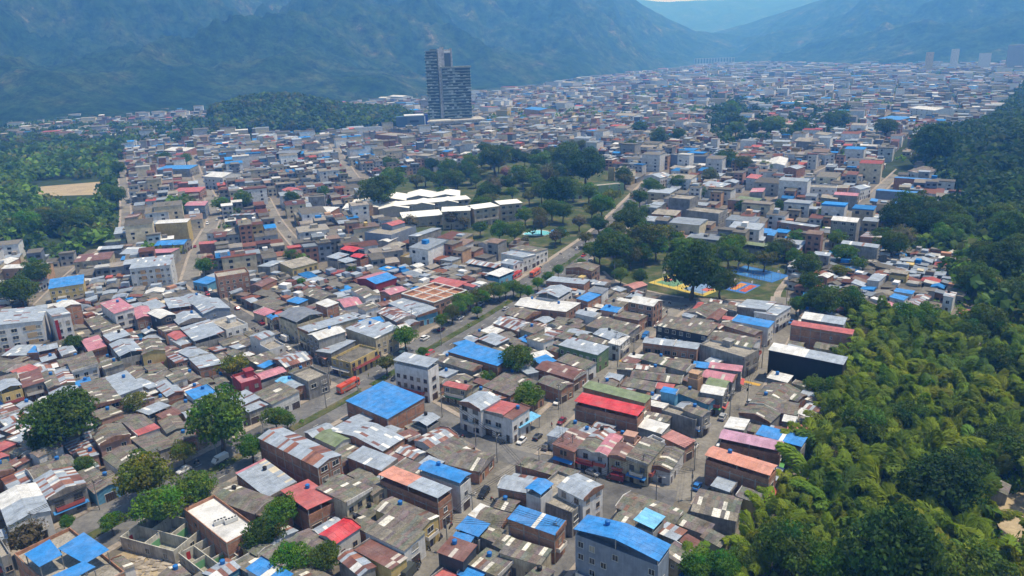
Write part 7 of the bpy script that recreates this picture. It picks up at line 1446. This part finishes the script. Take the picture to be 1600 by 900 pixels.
def car_parts(kind):
    if kind in ('car', 'taxi'):
        body = [(-2.0, .76, .70, .35, .6, .78), (-1.85, .82, .76, .28, .65, .92), (-0.9, .84, .78, .25, .68, .95), (0.8, .84, .78, .25, .68, .93), (1.75, .82, .72, .28, .62, .78), (2.02, .74, .66, .36, .55, .62)]
        glas = [(-1.7, .74, .70, .90, .95, .97), (-1.25, .74, .58, .90, 1.15, 1.40), (0.1, .74, .58, .90, 1.18, 1.42), (0.95, .74, .70, .88, .92, .95)]; roof = (-1.2, 0.15, .60, 1.40, 1.46); L, wb = 2.0, 1.25
    elif kind in ('suv', 'pickup'):
        body = [(-2.2, .84, .80, .45, .8, 1.0), (-2.05, .9, .84, .38, .85, 1.08), (0.8, .92, .86, .35, .85, 1.08), (1.9, .9, .8, .38, .8, .98), (2.2, .82, .74, .46, .7, .8)]
        glas = [(-2.0 if kind == 'suv' else -0.3, .82, .78, 1.05, 1.1, 1.12), (-1.8 if kind == 'suv' else -0.2, .82, .68, 1.05, 1.4, 1.68), (0.3, .82, .68, 1.05, 1.4, 1.7), (1.05, .82, .76, 1.03, 1.06, 1.08)]; roof = (-1.75 if kind == 'suv' else -0.2, 0.35, .70, 1.68, 1.75); L, wb = 2.2, 1.4
    else:
        lg = 3.0 if kind == 'truck' else 2.35; hh = 2.6 if kind == 'truck' else 2.0
        body = [(-lg, .92, .88, .5, hh - .4, hh), (0.9, .94, .9, .45, hh - .4, hh), (1.3, .94, .84, .42, 1.1, 1.95), (lg - .25, .92, .8, .42, .95, 1.15), (lg, .86, .76, .48, .8, .95)]
        glas = [(0.95, .955, .9, 1.15, 1.5, 1.9), (1.35, .955, .86, 1.12, 1.45, 1.93), (lg - .5, .93, .84, 1.05, 1.1, 1.32)]; roof = (-lg + .05, 0.85, .86, hh, hh + .05); L, wb = lg, lg * .62
    rb_ = MB(); rb_.box(roof[0], roof[1], -roof[2], roof[2], roof[3], roof[4])
    return loft(body, M['carpaint'], 'body'), loft(glas, M['glass'], 'windows'), rb_.mesh('roof', [M['carpaint']]), L, wb, body[0][1]
CARP = {k: car_parts(k) for k in ('car', 'suv', 'pickup', 'van', 'truck')}; CARP['taxi'] = CARP['car']
R = random.Random(77); PARKED = []
for st_, lo, hi, nn in (('avenue', 25, 150, 22), ('calle', 5, 70, 12), ('east', 3, 45, 9), ('cross', 3, 40, 7), ('cross2', 2, 30, 4), ('upstreet', 10, 110, 9), ('midleft', 2, 24, 4), ('eastup', 3, 60, 8), ('lane', 2, 16, 2)):
    p = LINES[st_]; n_ = normals(p); w_ = STREETS[st_][1]
    for _ in range(nn):
        i = R.randrange(min(lo, len(p) - 2), min(hi, len(p) - 1)); off = R.choice((-1, 1)) * (w_ / 2 - 1.15) if st_ != 'avenue' else R.choice((9.4, 9.4, 7.2, -7.0, 3.6, -3.6)); x, y = p[i] + n_[i] * off
        if any((x - q[0]) ** 2 + (y - q[1]) ** 2 < 42 for q in CARS + PARKED + BUSES) or any(float(seg_dist(STREETS[o_][0], x, y)) < STREETS[o_][1] / 2 + 2 for o_ in STREETS if o_ != st_): continue
        PARKED.append((x, y, R.choice(('car', 'car', 'car', 'suv', 'suv', 'van', 'taxi', 'pickup')), R.choice(('white', 'white', 'silver', 'grey', 'black', 'red', 'blue', 'maroon')), st_))
for x, y, kind, colr, st_ in CARS + PARKED:
    if kind == 'taxi': colr = 'yellow'
    bd, gl, rf, L, wb, hw = CARP[kind]; name = {'suv': 'parked_car', 'car': 'parked_car', 'taxi': 'taxi', 'van': 'van', 'truck': 'truck', 'pickup': 'pickup_truck'}[kind]
    rz = street_dir(x, y, st_) + (math.pi if (int(x * 7) % 2) else 0); root = bpy.data.objects.new(name, None); COL.objects.link(root); root.location = (x, y, 0.1); root.rotation_euler = (0, 0, rz)
    tag(root, None, {'suv': 'car', 'car': 'car', 'taxi': 'taxi', 'van': 'van', 'truck': 'truck', 'pickup': 'pickup'}[kind], 'vehicles on the streets'); later(root, f'{colr} {"sport utility car" if kind == "suv" else "pickup truck" if kind == "pickup" else kind}', x, y)
    c = CARCOL[colr]; obj('body', bd, root, color=c); obj('windows', gl, root); obj('roof', rf, root, color=c)
    for sx in (-wb, wb):
        for sy in (-1, 1): w_ = obj('wheel', WHEEL, root, (sx, sy * (hw - 0.02), 0.32)); obj('rim', RIM, w_)
    for sy in (-1, 1): obj('headlight', LAMP, root, (L - 0.02, sy * 0.55, 0.68)); obj('tail_light', TAIL, root, (-L, sy * 0.6, 0.78))
for k, (x, y, st_) in enumerate(BUSES):
    nm = 'bus' if k != 2 else 'lorry'; root = bpy.data.objects.new('bus', None); COL.objects.link(root); root.location = (x, y, 0.08); root.rotation_euler = (0, 0, street_dir(x, y, st_) + math.pi)
    tag(root, ['orange-red bus driving along the avenue in the foreground', 'red-orange bus farther up the avenue beside low shops', 'red open-fronted bus parked behind the farther avenue bus'][k], 'bus', 'buses on the avenue')
    Lb = 4.6; c = [(0.55, 0.075, 0.03), (0.55, 0.09, 0.03), (0.45, 0.05, 0.04)][k]
    obj('body', loft([(-Lb, 1.12, 1.05, .42, 2.2, 2.75), (-Lb + .3, 1.18, 1.08, .36, 2.3, 2.95), (Lb - .5, 1.18, 1.08, .36, 2.3, 2.95), (Lb - .05, 1.14, 1.0, .4, 1.7, 2.7), (Lb, 1.1, .95, .45, 1.5, 2.55)], M['carpaint'], 'body'), root, color=c)
    wn = MB(); wn.box(-1.0, 1.0, -0.012, 0.012, 0, 0.8); wn = wn.mesh('side_window', [M['glass']])
    for q in range(4):
        for sy in (-1, 1): o = obj('side_window', wn, root, (-3.3 + q * 2.1, sy * 1.185, 1.45)); 
    wsb = MB(); wsb.box(-0.02, 0.02, -1.0, 1.0, 0, 1.1); obj('windscreen', wsb.mesh('windscreen', [M['glass']]), root, (Lb - 0.005, 0, 1.35)); rw = MB(); rw.box(-0.02, 0.02, -0.9, 0.9, 0, 0.7); obj('rear_window', rw.mesh('rear_window', [M['glass']]), root, (-Lb - 0.005, 0, 1.7))
    hb_ = MB(); hb_.box(-1.6, 1.0, -0.75, 0.75, 2.94, 3.12); obj('roof_unit', hb_.mesh('roof_unit', [M['carpaint']]), root, color=tuple(q * 0.8 for q in c))
    st2 = MB(); st2.box(-Lb + .2, Lb - .4, -1.19, -1.175, 0.8, 1.0); st2.box(-Lb + .2, Lb - .4, 1.175, 1.19, 0.8, 1.0); obj('side_stripe', st2.mesh('side_stripe', [M['plain']]), root, color=(0.5, 0.35, 0.3))
    for sx in (-2.9, 3.0):
        for sy in (-1, 1): w_ = obj('wheel', WHEEL, root, (sx, sy * 1.12, 0.42)); w_.scale = (1.35, 1.2, 1.35); obj('rim', RIM, w_)
    for sy in (-1, 1): obj('headlight', LAMP, root, (Lb, sy * 0.8, 0.85)); obj('tail_light', TAIL, root, (-Lb, sy * 0.85, 1.0))
# motorcycles and riders
BIKES = []
def bike_root(x, y, rz, label, colr):
    root = bpy.data.objects.new('motorcycle', None); COL.objects.link(root); root.location = (x, y, 0.1); root.rotation_euler = (0, 0, rz); tag(root, label, 'motorcycle', 'motorcycles on the street')
    for sx in (-0.62, 0.62): w_ = obj('wheel', WHEEL, root, (sx, 0, 0.3)); w_.scale = (0.94, 0.5, 0.94)
    b = MB(); b.tube([(-0.62, 0, 0.3), (-0.2, 0, 0.5), (0.35, 0, 0.62), (0.55, 0, 0.85), (0.62, 0, 0.3)], 0.05, 6); obj('frame', b.mesh('frame', [M['dark']]), root)
    b = MB(); b.tube([(-0.05, 0, 0.72), (0.2, 0, 0.82), (0.42, 0, 0.78)], [0.08, 0.16, 0.08], 8); obj('tank', b.mesh('tank', [M['carpaint']]), root, color=colr)
    b = MB(); b.tube([(-0.75, 0, 0.76), (-0.4, 0, 0.74), (0.0, 0, 0.72)], [0.06, 0.13, 0.09], 8); obj('seat', b.mesh('seat', [M['rubber']]), root); b = MB(); b.tube([(0.42, -0.35, 1.0), (0.5, 0, 0.95), (0.42, 0.35, 1.0)], 0.025, 5); obj('handlebar', b.mesh('handlebar', [M['dark']]), root); return root
for k, (x, y, _) in enumerate(MOTOS): bike_root(x, y, street_dir(x, y, 'calle') + 1.2, ['parked motorcycle by the kerb next to the dark truck', 'parked motorcycle before the yellow-front house'][k], [(0.3, 0.03, 0.03), (0.03, 0.03, 0.04)][k])
R = random.Random(31)
for st_, lo, hi, nn in (('calle', 8, 60, 16), ('cross', 5, 40, 8), ('east', 3, 40, 9), ('avenue', 30, 110, 10), ('cross2', 3, 30, 6)):
    p = LINES[st_]; n_ = normals(p); w_ = STREETS[st_][1]
    for _ in range(nn):
        i = R.randrange(lo, min(hi, len(p) - 1)); off = R.choice((-1, 1)) * (w_ / 2 - 0.7) if st_ != 'avenue' else R.choice((10.0, -7.5)); x, y = p[i] + n_[i] * off
        if any((x - q[0]) ** 2 + (y - q[1]) ** 2 < 12 for q in CARS + PARKED + BUSES) or any((x - q[0]) ** 2 + (y - q[1]) ** 2 < 1.4 for q in BIKES) or any(float(seg_dist(STREETS[o_][0], x, y)) < STREETS[o_][1] / 2 + 1 for o_ in STREETS if o_ != st_): continue
        BIKES.append((x, y)); cn = R.choice((('red', (0.3, 0.03, 0.03)), ('black', (0.03, 0.03, 0.04)), ('blue', (0.03, 0.08, 0.3)))); later(bike_root(x, y, street_dir(x, y, st_) + 1.1, None, cn[1]), f'parked {cn[0]} motorcycle', x, y)
def person_mesh(pose):
    """one continuous body grown over a small skeleton"""
    if pose == 'ride': J = [(0, 0, .82), (.05, 0, 1.1), (.1, 0, 1.32), (.13, 0, 1.45), (.15, 0, 1.6), (.15, .19, 1.3), (.3, .26, 1.08), (.45, .3, 1.02), (.15, -.19, 1.3), (.3, -.26, 1.08), (.45, -.3, 1.02), (.02, .12, .8), (.38, .2, .72), (.2, .2, .36), (.3, .2, .33), (.02, -.12, .8), (.38, -.2, .72), (.2, -.2, .36), (.3, -.2, .33)]
    else: J = [(0, 0, .95), (0, 0, 1.2), (0, 0, 1.42), (.01, 0, 1.52), (.02, 0, 1.66), (0, .2, 1.4), (-.05, .25, 1.12), (.08, .25, .9), (0, -.2, 1.4), (.08, -.25, 1.12), (.18, -.23, .92), (0, .1, .9), (.14, .11, .5), (.1, .11, .07), (.22, .12, .03), (0, -.1, .9), (-.05, -.11, .5), (-.24, -.11, .1), (-.12, -.12, .03)]
    E = [(0, 1), (1, 2), (2, 3), (3, 4), (2, 5), (5, 6), (6, 7), (2, 8), (8, 9), (9, 10), (0, 11), (11, 12), (12, 13), (13, 14), (0, 15), (15, 16), (16, 17), (17, 18)]
    rad = [.14, .13, .13, .06, .105, .07, .05, .04, .07, .05, .04, .1, .07, .045, .04, .1, .07, .045, .04]
    me = bpy.data.meshes.new('person'); me.from_pydata(J, E, []); o = bpy.data.objects.new('tmp', me); COL.objects.link(o)
    o.modifiers.new('skin', 'SKIN'); me.skin_vertices[0].data[0].use_root = True
    for i, r in enumerate(rad): me.skin_vertices[0].data[i].radius = (r, r)
    sb = o.modifiers.new('sub', 'SUBSURF'); sb.levels = sb.render_levels = 1
    dg = bpy.context.evaluated_depsgraph_get(); m2 = bpy.data.meshes.new_from_object(o.evaluated_get(dg)); bpy.data.objects.remove(o); m2.name = 'person'
    m2.materials.clear(); m2.materials.append(M['skin']); m2.materials.append(M['shirt']); m2.materials.append(M['trousers'])
    for p_ in m2.polygons:
        c = p_.center; p_.material_index = 0 if c.z > 1.5 or abs(c.y) > 0.27 else 1 if c.z > (0.95 if pose != 'ride' else 0.9) else 2
    return m2
M['skin'] = flat('skin', (0.28, 0.16, 0.10), 0.6); M['shirt'] = painted_mat('shirt_cloth', 0.9); M['trousers'] = flat('trouser_cloth', (0.035, 0.045, 0.08), 0.9)
PM = {k: person_mesh(k) for k in ('walk', 'ride')}; hm = MB(); hm.tube([(0, 0, -0.1), (0, 0, -0.02), (0, 0, 0.08), (0, 0, 0.13)], [0.125, 0.135, 0.105, 0.04], 10); HELM = hm.mesh('helmet', [M['plain']])
for k, (x, y) in enumerate(RIDERS):
    rz = street_dir(x, y); bike_root(x, y, rz, ['motorcycle ridden up the middle of the foreground street', 'motorcycle ridden close to the white tin sheets', 'motorcycle ridden along the avenue by yellow-green trees'][k], [(0.03, 0.03, 0.04), (0.03, 0.1, 0.3), (0.3, 0.05, 0.03)][k])
    o = obj('person', PM['ride'], None, (x, y, 0.06), rz, [(0.05, 0.05, 0.06), (0.35, 0.05, 0.05), (0.5, 0.5, 0.5)][k]); tag(o, ['rider in a black shirt on a motorcycle in the foreground street', 'rider in a red shirt on a motorcycle in the foreground street', 'rider in a pale shirt on a motorcycle along the avenue'][k], 'person', 'people in the streets')
    obj('helmet', HELM, o, (0.15, 0, 1.62), color=(0.05, 0.05, 0.05))
hr = MB(); hr.tube([(0, 0, 0.0), (0, 0, 0.06), (0, 0, 0.11)], [0.108, 0.1, 0.04], 8); HAIR = hr.mesh('hair', [M['rubber']])
for k, (x, y, c, lb) in enumerate(PEOPLE):
    o = obj('person', PM['walk'], None, (x, y, 0.14), street_dir(x, y) + (0 if k % 2 else math.pi), c); tag(o, lb, 'person', 'people in the streets'); obj('hair', HAIR, o, (0.02, 0, 1.68))
# ------------------------------------------------------------------ poles and lamps
pb = MB(); pb.tube([(0, 0, -0.2), (0, 0, 9.0)], [0.16, 0.10], 8); POLE = pb.mesh('pole', [M['concrete']]); ab = MB(); ab.box(-0.9, 0.9, -0.05, 0.05, 8.3, 8.42)
for k in (-0.8, -0.4, 0.4, 0.8): ab.cyl(k, 0, 8.42, 8.6, 0.04, n=6)
ARM = ab.mesh('crossarm', [M['dark']]); lb_ = MB(); lb_.tube([(0, 0, 7.4), (0, -0.8, 7.8), (0, -1.6, 7.85)], 0.04, 5); lb_.box(-0.12, 0.12, -2.1, -1.5, 7.78, 7.9); LARM = lb_.mesh('lamp_arm', [M['chrome']]); tf = MB(); tf.cyl(0.3, 0, 6.3, 7.2, 0.25, n=10); TRF = tf.mesh('transformer', [M['dark']])
for k, (x, y) in enumerate(POLES):
    root = bpy.data.objects.new('utility_pole', None); COL.objects.link(root); root.location = (x, y, 0.1); root.rotation_euler = (0, 0, street_dir(x, y) + math.pi / 2)
    tag(root, None, 'utility pole', 'utility poles along the streets'); later(root, 'concrete utility pole', x, y)
    obj('pole', POLE, root, color=(0.34, 0.33, 0.31)); obj('crossarm', ARM, root)
    if k % 2 == 0: obj('lamp_arm', LARM, root)
    if k % 7 == 3: obj('transformer', TRF, root)
# cables sagging from pole to pole
done = set()
for i, (x, y) in enumerate(POLES):
    near_ = sorted(range(len(POLES)), key=lambda j: math.hypot(POLES[j][0] - x, POLES[j][1] - y))[1:3]
    for j in near_:
        L = math.hypot(POLES[j][0] - x, POLES[j][1] - y)
        if (min(i, j), max(i, j)) in done or not 9 < L < 60 or y > 330: continue
        done.add((min(i, j), max(i, j))); b = MB(); dx, dy = POLES[j][0] - x, POLES[j][1] - y; nx, ny = -dy / L, dx / L
        for o_ in (-0.7, 0.0, 0.7): b.tube([(dx * s_ + nx * o_, dy * s_ + ny * o_, 8.75 - 4 * 0.02 * L * s_ * (1 - s_)) for s_ in np.linspace(0, 1, 7)], 0.035, 4, cap=False)
        o = obj('power_cables', b.mesh('power_cables', [M['rubber']]), None, (x, y, 0.1)); tag(o, None, 'power cable', 'power cables between the poles'); later(o, 'sagging black power cables between two poles', x + dx / 2, y + dy / 2)
finish_labels()
